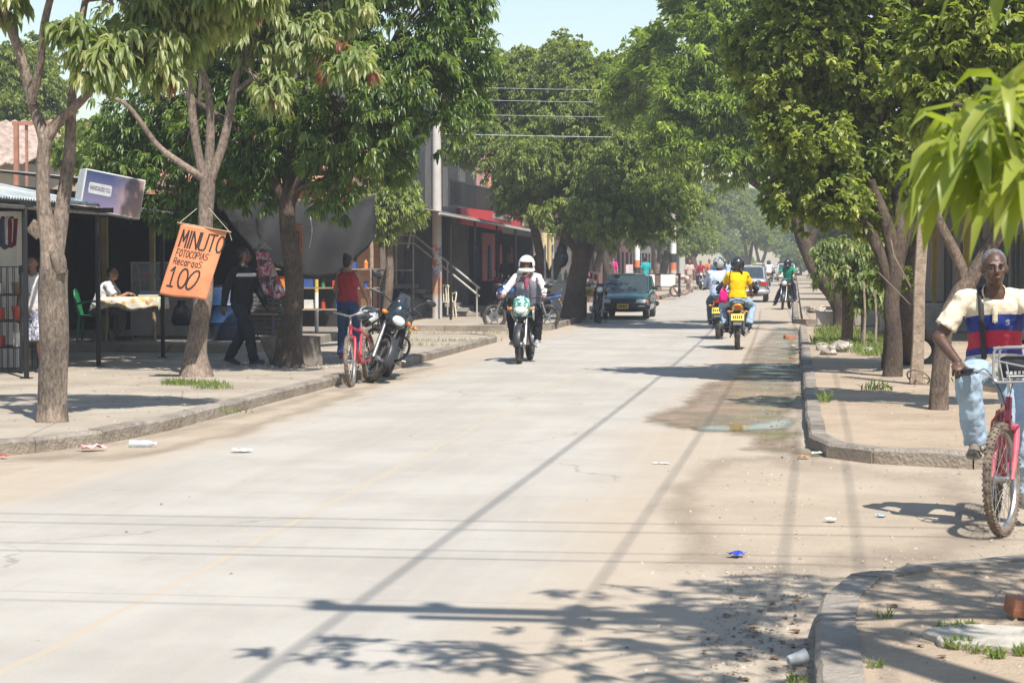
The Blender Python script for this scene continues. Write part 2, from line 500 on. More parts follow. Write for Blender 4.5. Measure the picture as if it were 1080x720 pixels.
    if top:
        t = MB(); lo = 1 if look.get('tuck', 0) else 0
        torso(t, inf + .002, lo, 6, look.get('tail', 0))
        if female and top != 'none':
            for s in (-1, 1): t.ell(chest + X1 * s * .072 + f2 * .088 + u2 * .01, (.068, .064, .064))
        sl = look.get('sleeve', 'short')
        for n in 'RL':
            if sl == 'tank': t.caps(neck.lerp(sh[n], .55), neck.lerp(sh[n], .7) - u2 * .06, .035, .04); continue
            t.caps(neck.lerp(sh[n], .5), sh[n], .05 * k, .06 * k + inf * .3)
            e = elb[n]
            if sl == 'short':
                q = sh[n].lerp(e, .72); t.tube([sh[n] + (neck - sh[n]) * .1, sh[n].lerp(e, .35), q], [.057 * k + inf * .3, .056 * k + inf * .4, .059 * k + inf * .7], 14)
            elif sl == 'wide':
                q = sh[n].lerp(e, .68); t.tube([sh[n] + (neck - sh[n]) * .15, q - V((0, 0, .01))], [.06 * k, .092 * k], 14)
            else:
                t.caps(sh[n], e, .058 * k + inf * .3, .050 * k + inf * .4); t.caps(e, wri[n] - (wri[n] - e).normalized() * .01, .050 * k + inf * .4, .034 * k + inf * .3)
        me = remesh(t, voxel * .85, 1)
        mm = MB(); mm.addmesh(me)
        o = mm.build(look.get('topname', 'shirt'), top, root, 60)
        dz = o.modifiers.new('folds', 'DISPLACE'); tx = bpy.data.textures.get('folds') or bpy.data.textures.new('folds', 'CLOUDS'); tx.noise_scale = .07
        dz.texture = tx; dz.strength = .021; dz.mid_level = .45; dz.texture_coords = 'LOCAL'
    if look.get('collar'):
        cm = MB(); c0 = neck + u2 * .002
        pts = []
        for i in range(15):
            a = -PI / 2 + .42 + (2 * PI - .84) * i / 14
            pts.append((a))
        def cf(uu, vv):
            a = PI / 2 + .16 + (2 * PI - .32) * uu
            dd = X1 * math.cos(a) + f2 * math.sin(a)
            fr = max(0, math.sin(a))
            return c0 + dd * (.062 + .026 * vv + .03 * fr * fr + .006 * math.sin(3 * a)) + u2 * (.035 - .045 * vv - .085 * fr ** 2)
        cm.grid(cf, 20, 3)
        cm.build('collar', look['collar'], root, 60, solid=.006)
    # ---- legs wear
    bot = look.get('bottom')
    if bot:
        t = MB(); ln = look.get('leg', 'long'); g = look.get('ginf', .018)
        r = [ering(cs[0] - u1 * .02, X0, f1, .14 * k, .10 * k), ering(cs[0] + u1 * .02, X0, f1, .165 * k * hw, .118 * k),
             ering(pel, X0, f1, rx[1] * k + g * .8, ry[1] * k + g * .8), ering(pel.lerp(waist, .45), X0, f1, .15 * k * fat + g * .4, .107 * k * fat + g * .4)]
        t.loft(r)
        for n in 'RL':
            kn = kne[n]; an = ank[n]
            if ln == 'long':
                t.caps(hip[n], kn, .088 * k + g * .6, .060 * k + g); t.tube([kn, kn.lerp(an, .5), an + (an - kn).normalized() * .02], [.060 * k + g, .055 * k + g, .052 * k + g], 14)
            elif ln == 'shorts':
                t.tube([hip[n], hip[n].lerp(kn, .6), kn + (an - kn) * .08], [.09 * k + g * .5, .082 * k + g, .082 * k + g], 14)
        me = remesh(t, voxel * .85, 1)
        mm = MB(); mm.addmesh(me)
        o = mm.build('trousers' if ln == 'long' else 'shorts', bot, root, 60)
        dz = o.modifiers.new('folds', 'DISPLACE'); dz.texture = bpy.data.textures['folds'] if 'folds' in bpy.data.textures else bpy.data.textures.new('folds', 'CLOUDS')
        dz.strength = .032; dz.mid_level = .45; dz.texture_coords = 'LOCAL'
    # ---- shoes
    for s, n in ((1, 'R'), (-1, 'L')):
        td = V(pose.get('toe' + n, (s * .15, 1, -.02))).normalized(); sx = td.cross(V((0, 0, 1))).normalized(); uz = sx.cross(td)
        sm = MB(); an = ank[n]; base = an - uz * .08 * k
        secs = [(-.075, .022, .05, .01), (-.06, .034, .075, 0), (-.02, .038, .105, 0), (.03, .040, .095, 0), (.08, .046, .070, 0), (.135, .049, .052, 0), (.175, .040, .042, .004), (.195, .018, .028, .008)]
        rings = []
        for y, wd, h, z0 in secs:
            c = base + td * y * k
            rings.append([c + sx * wd * k * math.cos(a) * (1 if math.sin(a) < 0 else .85) + uz * k * (z0 + .014 + (h - .014) * max(0, math.sin(a)) - (.0 if math.sin(a) >= 0 else .004)) for a in [2 * PI * j / 14 for j in range(14)]])
        sm.loft(rings)
        sm.caps(an - uz * .02, an + (kne[n] - an).normalized() * .03, .044 * k, .042 * k, 12, 2)
        so = sm.build('shoe', look.get('shoe', DARKP), root, 50)
        sl = MB(); pl = [base + sx * x * k + td * y * k for x, y in ((-.034, -.075), (-.04, 0), (-.05, .12), (-.035, .18), (0, .2), (.035, .18), (.05, .12), (.04, 0), (.034, -.075), (0, -.085))]
        sl.prism(pl, uz * .016); sl.build('sole', look.get('sole', DARKP), so, 0)
    # ---- hair / headgear
    hair = look.get('hair')
    if hair:
        hm, style = hair
        h = MB(); h.ell(H(0, -.025, .047), (.0785 * k, .091 * k, .083 * k), HM); h.ell(H(0, -.045, .0), (.074 * k, .062 * k, .075 * k), HM)
        if style == 'bun': h.ell(H(0, -.085, .105), (.042, .042, .040), HM); h.ell(H(0, -.06, -.02), (.06, .05, .06), HM)
        if style == 'long': h.caps(H(0, -.07, .02), H(.01, -.10, -.2), .06, .035)
        if style == 'tail': h.caps(H(.03, -.08, -.04), H(.075, -.12, -.13), .032, .026); h.caps(H(.075, -.12, -.13), H(.085, -.12, -.26), .026, .012)
        me = remesh(h, .009, 1); mm = MB(); mm.addmesh(me); mm.build('hair', hm, root, 60)
    hel = look.get('helmet')
    if hel:
        hmat, kind = hel
        h = MB()
        h.ell(H(0, -.008, .018), (.128 * k, .150 * k, .140 * k), HM, 32)
        bm = h.bm; dele = []
        for f in bm.faces:
            c = HM.transposed() @ (f.calc_center_median() - hc); c = c / k
            if c.z < -.085 or (c.y > .035 and -.055 < c.z < .045 and abs(c.x) < .108): dele.append(f)
            elif kind == 'open' and c.y > .02 and c.z < .05: dele.append(f)
        bmesh.ops.delete(bm, geom=dele, context='FACES')
        if kind != 'open':
            h.tube(curve([H(-.112, .02, -.075), H(-.085, .10, -.085), H(0, .142, -.088), H(.085, .10, -.085), H(.112, .02, -.075)], 5), .024 * k, 10)
        ho = h.build('helmet', hmat, root, 60, solid=.012)
        vm = MB()
        def vf(uu, vv):
            a = R(-62 + 124 * uu); e = R(16 - 34 * vv)
            return H(.131 * math.sin(a), -.008 + .152 * math.cos(a) * math.cos(e * .6), .018 + .15 * math.sin(e))
        if kind == 'visor': vm.grid(vf, 12, 5); vm.build('visor', mat('smoked_visor', (.03, .03, .035), .08, spec=.8), ho, 60)
        elif kind in ('up',):
            vm.grid(lambda uu, vv: H(.134 * math.sin(R(-60 + 120 * uu)), .155 * math.cos(R(-60 + 120 * uu)) * .98, .055 + .045 * (1 - vv)), 12, 3); vm.build('visor', mat('smoked_visor', (.03, .03, .035), .08, spec=.8), ho, 60, solid=.003)
    cap = look.get('cap')
    if cap:
        h = MB(); h.ell(H(0, -.01, .045), (.086, .104, .088), HM, 20)
        dele = [f for f in h.bm.faces if (HM.transposed() @ (f.calc_center_median() - hc)).z < .03]; bmesh.ops.delete(h.bm, geom=dele, context='FACES')
        co = h.build('cap', cap, root, 60, solid=.005)
        h = MB(); h.grid(lambda uu, vv: H(.08 * math.sin(R(-70 + 140 * uu)), .07 + (.02 + .09 * vv) * math.cos(R(-70 + 140 * uu)) + .0, .035 - .02 * vv), 10, 3)
        h.build('peak', cap, co, 60, solid=.006)
    root['_j'] = 0
    del root['_j']
    J = dict(neck=neck, chest=chest, waist=waist, pel=pel, sh=sh, elb=elb, wri=wri, hc=hc, f2=f2, u2=u2, X1=X1, kne=kne, ank=ank, H=H, f1=f1, u1=u1, HM=HM)
    return root, J
# ------------------------------------------------------------ two-wheelers
def steerM(pivot, axis, deg):
    return Matrix.Translation(V(pivot)) @ Matrix.Rotation(R(deg), 4, V(axis)) @ Matrix.Translation(-V(pivot))

def moto(label, loc, yaw, paint, paint2=None, steer=0, lean=0, group=None, style='naked', tail=True, crash=False, tyre=RUBBER, plate=True, rimc=DARKP, facep=None):
    """small commuter motorcycle, front towards +Y"""
    root = thing('motorcycle', label, 'motorcycle', loc, yaw, group, rot=(0, lean, yaw))
    paint2 = paint2 or DARKP
    ax = V((0, -.42, .9)).normalized()
    SM = steerM((0, .36, .95), ax, steer)
    FA = (0, .66, .30); RA = (0, -.60, .30)
    def wheel(c, M, drum):
        h = MB(M); h.cyl((c[0] - .06, c[1], c[2]), (c[0] + .06, c[1], c[2]), .045 if not drum else .075, None, 16)
        w = h.build('wheel', ALU, root)
        t = MB(M); r = .255; prof = []
        wd = .042 if not drum else .05
        for k in range(12):
            a = 2 * PI * k / 12; prof.append((r + .045 * math.cos(a), wd * math.sin(a)))
        t.lathe(prof, c, (1, 0, 0), 36, True)
        for k in range(30):     # tread blocks
            a = 2 * PI * k / 30
            for sx in (-.018, .018):
                t.box((c[0] + sx, c[1] + math.cos(a) * .299, c[2] + math.sin(a) * .299), (.022, .03, .008), (a - PI / 2, 0, 0))
        t.build('tyre', tyre, w, 50)
        t = MB(M); t.lathe([(.225, -.03), (.215, -.018), (.205, 0), (.215, .018), (.225, .03), (.228, 0)], c, (1, 0, 0), 36, True)
        for k in range(6):
            a = PI / 3 * k; d = V((0, math.cos(a), math.sin(a)))
            t.tube([V(c) + d * .035, V(c) + d * .21], [.02, .013], 6)
        t.build('rim', rimc, w)
        if not drum:
            t = MB(M); t.lathe([(.055, -.075), (.12, -.075), (.12, -.071), (.055, -.071)], c, (1, 0, 0), 24, True); t.build('brake_disc', STEEL, w)
    wheel(FA, SM, False); wheel(RA, Matrix.Identity(4), True)
    # fork
    m = MB(SM)
    for s in (-1, 1):
        m.cyl((s * .085, .66, .30), (s * .085, .52, .60), .027, .026, 10); m.cyl((s * .085, .52, .60), (s * .085, .375, .93), .018, .018, 10)
    m.box((0, .42, .84), (.23, .06, .03), (-.42, 0, 0), .008); m.box((0, .38, .93), (.23, .07, .025), (-.42, 0, 0), .008)
    m.cyl((-.1, .66, .3), (.1, .66, .3), .012)
    m.build('fork', STEEL, root)
    m = MB(SM)      # front mudguard
    m.grid(lambda u, v: V((.052 * math.sin(PI * (v - .5)), .66 + (.325 + .012 * math.cos(PI * (v - .5))) * math.cos(R(-5 + 130 * u)), .30 + (.325 + .012 * math.cos(PI * (v - .5))) * math.sin(R(-5 + 130 * u) + .0))), 14, 6)
    m.build('front_mudguard', DARKP, root, 60, solid=.004)
    # handlebar
    m = MB(SM)
    hb = curve([(-.36, .22, 1.02), (-.24, .27, 1.04), (-.10, .345, 1.0), (0, .36, .98), (.10, .345, 1.0), (.24, .27, 1.04), (.36, .22, 1.02)], 4)
    m.tube(hb, .011, 8); h = m.build('handlebar', BLACKM, root)
    for s in (-1, 1):
        m = MB(SM); m.cyl((s * .27, .257, 1.035), (s * .38, .21, 1.017), .018, .018, 10)
        m.tube([(s * .25, .28, 1.035), (s * .28, .33, 1.03), (s * .38, .28, 1.0)], .006, 6)
        m.box((s * .235, .275, 1.035), (.05, .04, .045), None, .008); m.build('grip', DARKP, h)
    for s in (-1, 1):
        m = MB(SM); m.tube(curve([(s * .22, .28, 1.04), (s * .27, .25, 1.13), (s * .34, .24, 1.19)], 4), .006, 6)
        m.ell((s * .40, .235, 1.215), (.075, .02, .042), (0, s * -.1, 0), 14); mo = m.build('mirror', DARKP, root)
        m = MB(SM); m.ell((s * .40, .221, 1.215), (.066, .008, .035), (0, s * -.1, 0), 14); m.build('mirror_glass', MIRROR, mo)
    # headlight and cowl
    m = MB(SM)
    if style in ('naked', 'cowl'):
        m.loft([[(x * w, y, z0 + z * hh) for x, z in ((-.8, -1), (.8, -1), (1, -.4), (.95, .4), (.5, 1), (-.5, 1), (-.95, .4), (-1, -.4))] for y, w, hh, z0 in
                ((.34, .11, .12, .95), (.43, .155, .18, .93), (.54, .14, .165, .88), (.60, .10, .12, .85))])
        co = m.build('headlight_cowl', facep or paint, root, 30, sub=1)
        m = MB(SM); m.grid(lambda u, v: V(((u - .5) * .22 * (1 - .3 * v), .52 - .12 * v - .16 * (u - .5) ** 2, 1.03 + .14 * v)), 8, 4)
        m.build('windscreen', mat('smoked_visor', (.03, .03, .035), .08, spec=.8), co, 60, solid=.004)
        m = MB(SM); m.ell((0, .592, .84), (.085, .028, .058), None, 20); m.build('headlight', LENS, co)
    elif style in ('round', 'dark'):
        m.ell((0, .49, .88), (.10, .10, .10), None, 18); co = m.build('headlight_shell', DARKP, root)
        m = MB(SM); m.ell((0, .52, .88), (.088, .078, .088), None, 18); m.build('headlight', LENS, co)
    m = MB(SM); m.box((0, .42, 1.0), (.16, .07, .07), (.5, 0, 0), .015); m.build('instrument_panel', DARKP, root)
    m = MB(SM)
    for s in (-1, 1):
        m = MB(SM); m.cyl((s * .06, .47, .86), (s * .14, .47, .86), .009); m.build('indicator_stalk', DARKP, root)
        m = MB(SM); m.ell((s * .17, .475, .86), (.042, .026, .026), None, 12); m.build('indicator', AMBER, root)
    m = MB(SM); m.box((0, .50, .76), (.15, .02, .10), (-.4, 0, 0), .006); m.box((0, .46, .70), (.10, .05, .06), None, .01); m.build('fork_shroud', DARKP, root)
    # frame and engine
    m = MB(); m.tube(curve([(0, .33, .92), (0, .15, .78), (0, -.15, .70), (0, -.55, .74)], 4), .022, 8)
    for s in (-1, 1):
        m.tube(curve([(s * .03, .31, .86), (s * .09, .26, .55), (s * .11, .15, .28), (s * .11, -.2, .27), (s * .11, -.30, .45), (s * .10, -.45, .68)], 4), .016, 8)
        m.tube([(s * .10, -.45, .68), (s * .10, -.78, .76)], .013, 6)
    m.build('frame', BLACKM, root)
    m = MB(); m.box((0, -.06, .37), (.24, .36, .20), None, .05, 2); m.cyl((-.15, -.02, .36), (.15, -.02, .36), .095, None, 20); m.cyl((-.14, -.18, .37), (.14, -.18, .37), .06, None, 16)
    for k in range(7): m.box((0, .10 + k * .012, .46 + k * .022), (.20, .17, .010), (-.35, 0, 0), .003)
    m.box((0, .13, .53), (.13, .12, .17), (-.35, 0, 0), .01)
    m.tube(curve([(.0, .20, .52), (.03, .32, .42), (.08, .28, .28), (.12, .1, .24)], 4), .019, 8); m.build('engine', ALU, root)
    m = MB(); m.tube(curve([(.12, .1, .24), (.14, -.2, .24), (.15, -.35, .27)], 4), .02, 8); m.tube([(.15, -.33, .27), (.155, -.42, .29), (.16, -.86, .37), (.16, -.88, .372)], [.022, .042, .048, .03], 14)
    m.build('exhaust', CHROME, root)
    # tank
    m = MB(); rings = []
    for y, w, z0, z1 in ((-.16, .07, .74, .82), (-.12, .10, .72, .88), (0, .135, .70, .95), (.14, .155, .70, .985), (.26, .13, .76, .975), (.33, .07, .82, .93)):
        rings.append([(w * math.copysign(abs(math.cos(a)) ** .7, math.cos(a)), y, (z0 + z1) / 2 + (z1 - z0) / 2 * math.copysign(abs(math.sin(a)) ** .7, math.sin(a))) for a in [2 * PI * k / 16 for k in range(16)]])
    m.loft(rings); ta = m.build('fuel_tank', paint, root, 60)
    m = MB(); m.cyl((0, .12, .975), (0, .12, .998), .035); m.build('fuel_cap', CHROME, ta)
    for s in (-1, 1):
        m = MB(); m.prism([(s * .15, .30, .72), (s * .165, .40, .80), (s * .16, .20, .90), (s * .15, .05, .76), (s * .145, .12, .66)], (s * .018, 0, 0)); m.build('tank_shroud', paint2, root, 20, bevel=.006)
        m = MB(); m.prism([(s * .11, -.14, .72), (s * .115, -.34, .70), (s * .105, -.44, .64), (s * .115, -.30, .52), (s * .12, -.16, .50)], (s * .02, 0, 0)); m.build('side_panel', paint, root, 20, bevel=.006)
    # seat
    m = MB(); rings = []
    for y, w, z0, z1 in ((-.10, .07, .74, .81), (-.18, .12, .73, .80), (-.38, .14, .73, .79), (-.52, .13, .75, .83), (-.74, .11, .79, .86), (-.80, .07, .80, .85)):
        rings.append([(w * math.copysign(abs(math.cos(a)) ** .6, math.cos(a)), y, (z0 + z1) / 2 + (z1 - z0) / 2 * math.copysign(abs(math.sin(a)) ** .6, math.sin(a))) for a in [2 * PI * k / 14 for k in range(14)]])
    m.loft(rings); m.build('seat', SEATL, root, 60)
    # tail
    m = MB(); rings = []
    for y, w, z0, z1 in ((-.40, .12, .66, .74), (-.62, .12, .68, .79), (-.82, .10, .72, .83), (-.92, .06, .77, .84)):
        rings.append([(w * x, y, z0 + (z1 - z0) * z) for x, z in ((-.7, 0), (.7, 0), (1, .5), (.8, 1), (-.8, 1), (-1, .5))])
    m.loft(rings); tl = m.build('tail_cowl', paint if style != 'dark' else DARKP, root, 30, bevel=.01)
    m = MB(); m.prism([(-.065, -.92, .76), (.065, -.92, .76), (.05, -.935, .82), (-.05, -.935, .82)], (0, .03, 0)); m.build('tail_light', REDL, tl, 20, bevel=.006)
    m = MB()
    for s in (-1, 1): m.tube(curve([(s * .12, -.55, .80), (s * .13, -.8, .86), (s * .07, -.93, .90)], 4), .011, 8)
    m.tube([(-.07, -.93, .90), (.07, -.93, .90)], .011, 8); m.build('grab_rail', BLACKM, root)
    for s in (-1, 1):
        m = MB(); m.cyl((s * .07, -.86, .70), (s * .13, -.87, .70), .008); m.ell((s * .155, -.875, .70), (.035, .022, .022), None, 10); m.build('indicator', AMBER, root)
    m = MB(); m.prism([(-.085, -.80, .70), (.085, -.80, .70), (.075, -.97, .46), (-.075, -.97, .46)], (0, .012, .008)); mg = m.build('rear_mudguard', DARKP, root, 20)
    if plate:
        m = MB(); m.box((0, -.925, .60), (.23, .006, .13), (-.35, 0, 0), .002); pl = m.build('number_plate', PLATEY, root, 0)
        m = MB()
        for i in range(5): m.box((-.075 + .037 * i, -.9295, .60), (.022, .003, .055), (-.35, 0, 0))
        m.build('plate_marks', INK, pl, 0)
    # swingarm, shocks, chain guard, pegs, stand
    m = MB()
    for s in (-1, 1): m.tube([(s * .09, -.22, .36), (s * .095, -.62, .30)], .018, 8)
    m.build('swingarm', BLACKM, root)
    for s in (-1, 1):
        m = MB(); m.cyl((s * .115, -.56, .33), (s * .115, -.46, .66), .012, None, 8)
        for k in range(7): m.torus((s * .115, -.54 + .012 * k, .40 + .038 * k), (0, .3, 1), .028, .007, 12, 5)
        m.build('shock_absorber', STEEL, root)
    m = MB(); m.box((-.115, -.38, .37), (.02, .42, .05), (-.12, 0, 0), .008); m.build('chain_guard', DARKP, root)
    m = MB()
    for s in (-1, 1):
        m.cyl((s * .12, -.08, .31), (s * .24, -.08, .31), .013, None, 8); m.cyl((s * .12, -.36, .40), (s * .21, -.38, .40), .011, None, 8)
    m.tube([(-.14, -.08, .31), (-.16, .06, .29), (-.20, .06, .29)], .008, 6); m.tube([(.15, -.06, .31), (.17, .10, .27), (.21, .10, .27)], .008, 6)
    m.build('footpeg', STEEL, root)
    m = MB(); m.tube([(-.10, -.10, .28), (-.26, -.02, .02), (-.28, .02, .015)] if style == 'dark' else [(-.10, -.10, .27), (-.13, -.42, .22)], .012, 8); m.build('side_stand', BLACKM, root)
    if crash:
        m = MB()
        for s in (-1, 1): m.tube(curve([(s * .04, .32, .66), (s * .22, .30, .62), (s * .27, .26, .50), (s * .22, .24, .36), (s * .08, .20, .27)], 5), .017, 10)
        m.build('crash_bar', BLACKM, root)
    return root

RIDE = dict(pel=(0, -.30, .90), lean=8, lean2=14, handR=(.33, .20, 1.06), handL=(-.33, .20, 1.06), hdirR=(.1, 1, -.25), hdirL=(-.1, 1, -.25), palmR=(0, -.3, -1), palmL=(0, -.3, -1),
            curl=62, footR=(.19, -.02, .37), footL=(-.19, -.02, .37), kneeR=(.35, 1, .7), kneeL=(-.35, 1, .7), elbR=(.8, -.5, -.6), elbL=(-.8, -.5, -.6), thumbR=(-1, 0, 0), thumbL=(1, 0, 0), toeR=(.1, 1, -.1), toeL=(-.1, 1, -.1), hpitch=0)

def bicycle(label, loc, yaw, paint, steer=0, lean=0, fork_paint=None, tyre=DUSTY, handle=STEEL, basket=False, saddle=DARKP, reflector=False, wide=1.0):
    """mountain-type bicycle, front +Y; root under the bottom bracket"""
    root = thing('bicycle', label, 'bicycle', loc, yaw, rot=(0, lean, yaw))
    Rw = .33; FA = (0, .60, Rw); RA = (0, -.45, Rw)
    hd0, hd1 = V((0, .405, .80)), V((0, .44, .66))
    SM = steerM(hd1, (hd0 - hd1).normalized(), steer)
    def wheel(c, M):
        h = MB(M); h.cyl((-.05, c[1], c[2]), (.05, c[1], c[2]), .02, None, 14); h.lathe([(.008, -.045), (.03, -.04), (.03, -.036), (.008, -.03)], c, (1, 0, 0), 16, True); h.lathe([(.008, .045), (.03, .04), (.03, .036), (.008, .03)], c, (1, 0, 0), 16, True)
        w = h.build('wheel', STEEL, root)
        t = MB(M); t.torus(c, (1, 0, 0), Rw - .026, .026, 60, 12, .95)
        for k in range(64):
            a = 2 * PI * k / 64
            for sx, rr, tl in (((-.008, .331, 0), (.020, .322, .7), (-.022, .322, -.7)) if k % 2 else ((.008, .331, 0), (.020, .322, .7), (-.022, .322, -.7))):
                t.box((c[0] + sx, c[1] + math.cos(a) * rr, c[2] + math.sin(a) * rr), (.011, .015, .010), (a - PI / 2, 0, 0))
        t.build('tyre', tyre, w, 50)
        t = MB(M); t.lathe([(.285, -.014), (.288, .014), (.272, .012), (.266, 0), (.272, -.012)], c, (1, 0, 0), 60, True); t.build('rim', STEEL, w)
        t = MB(M)
        for k in range(32):
            a = 2 * PI * k / 32; s = 1 if k % 2 else -1; b = a + (.6 if k % 4 < 2 else -.6)
            t.cyl((s * .036, c[1] + math.cos(b) * .028, c[2] + math.sin(b) * .028), (0, c[1] + math.cos(a) * .27, c[2] + math.sin(a) * .27), .0016, None, 4)
        t.build('spokes', STEEL, w)
    wheel(FA, SM); wheel(RA, Matrix.Identity(4))
    m = MB(); BB = V((0, 0, .29)); st = V((0, -.16, .74)); 
    m.cyl(hd1, hd0, .021, None, 12); m.cyl(hd0 - V((0, -.005, .04)), st - V((0, 0, .06)), .018 * wide, None, 12); m.cyl(hd1 + V((0, 0, .03)), BB, .021 * wide, None, 12); m.cyl(BB, st, .017, None, 12)
    for s in (-1, 1):
        m.tube([BB + V((s * .03, 0, 0)), V((s * .055, -.2, .30)), V(RA) + V((s * .065, 0, 0))], .011, 8); m.tube([st + V((s * .015, .01, -.06)), V((s * .055, -.27, .60)), V(RA) + V((s * .065, 0, 0))], .009, 8)
    m.cyl(BB - V((.04, 0, 0)), BB + V((.04, 0, 0)), .024, None, 12); m.build('frame', paint, root)
    m = MB(SM); m.box(hd1 + V((0, .015, -.035)), (.13, .045, .04), (-.2, 0, 0), .014, 2)
    for s in (-1, 1): m.tube(curve([hd1 + V((s * .055, .012, -.03)), V((s * .06, .50, .52)), V((s * .06, .60, .33))], 5), [.019] * 6 + [.017] * 3 + [.012] * 2, 10)
    m.build('fork', fork_paint or paint, root)
    m = MB(SM); m.tube([hd0, hd0 + V((0, -.02, .07)), hd0 + V((0, .03, .10))], .014, 10)
    m.tube(curve([(-.31, .30, .955), (-.2, .36, .955), (-.1, .42, .93), (0, .435, .905), (.1, .42, .93), (.2, .36, .955), (.31, .30, .955)], 5), .012, 8)
    h = m.build('handlebar', handle, root)
    for s in (-1, 1):
        m = MB(SM); m.cyl((s * .22, .352, .956), (s * .335, .285, .955), .017, None, 10); m.tube([(s * .20, .375, .95), (s * .22, .405, .94), (s * .31, .36, .93)], .006, 6); m.build('grip', DARKP, h)
    m = MB(SM)
    for s in (-1, 1): m.tube(curve([(s * .2, .38, .94), (s * .1, .52, .97), (s * .03, .47, .84), (0, .43, .68)], 5), .003, 5)
    m.build('brake_cable', DARKP, h)
    m = MB(); m.cyl(st - V((0, 0, .03)), st + V((0, -.03, .12)), .012, None, 10); m.build('seat_post', STEEL, root)
    m = MB(); m.loft([[(w * math.cos(a), y, z + hh * math.sin(a)) for a in [2 * PI * k / 12 for k in range(12)]] for y, w, z, hh in ((-.32, .05, .885, .025), (-.30, .08, .885, .03), (-.22, .075, .88, .028), (-.10, .03, .875, .022), (-.04, .018, .87, .015))]); m.build('saddle', saddle, root, 60)
    m = MB(); m.lathe([(.06, .045), (.085, .045), (.085, .05), (.06, .05)], BB, (1, 0, 0), 28, True)
    for s, a in ((1, 1), (-1, -1)):
        d = V((0, .16 * a * .35, .16 * a * .93)); m.tube([BB + V((s * .06, 0, 0)), BB + V((s * .075, 0, 0)) + d], .010, 8)
    c = m.build('crank', STEEL, root)
    m = MB()
    for s, a in ((1, 1), (-1, -1)):
        d = V((0, .16 * a * .35, .16 * a * .93)); m.box(BB + V((s * .125, 0, 0)) + d, (.09, .07, .022), None, .004)
    m.build('pedal', DARKP, c)
    m = MB(); m.tube([BB + V((.05, 0, .084)), V(RA) + V((.05, 0, .04)), V(RA) + V((.05, -.04, 0)), V(RA) + V((.05, 0, -.04)), BB + V((.05, 0, -.084)), BB + V((.05, .08, 0))], .005, 6, closed=True); m.build('chain', BLACKM, c)
    return root, SM

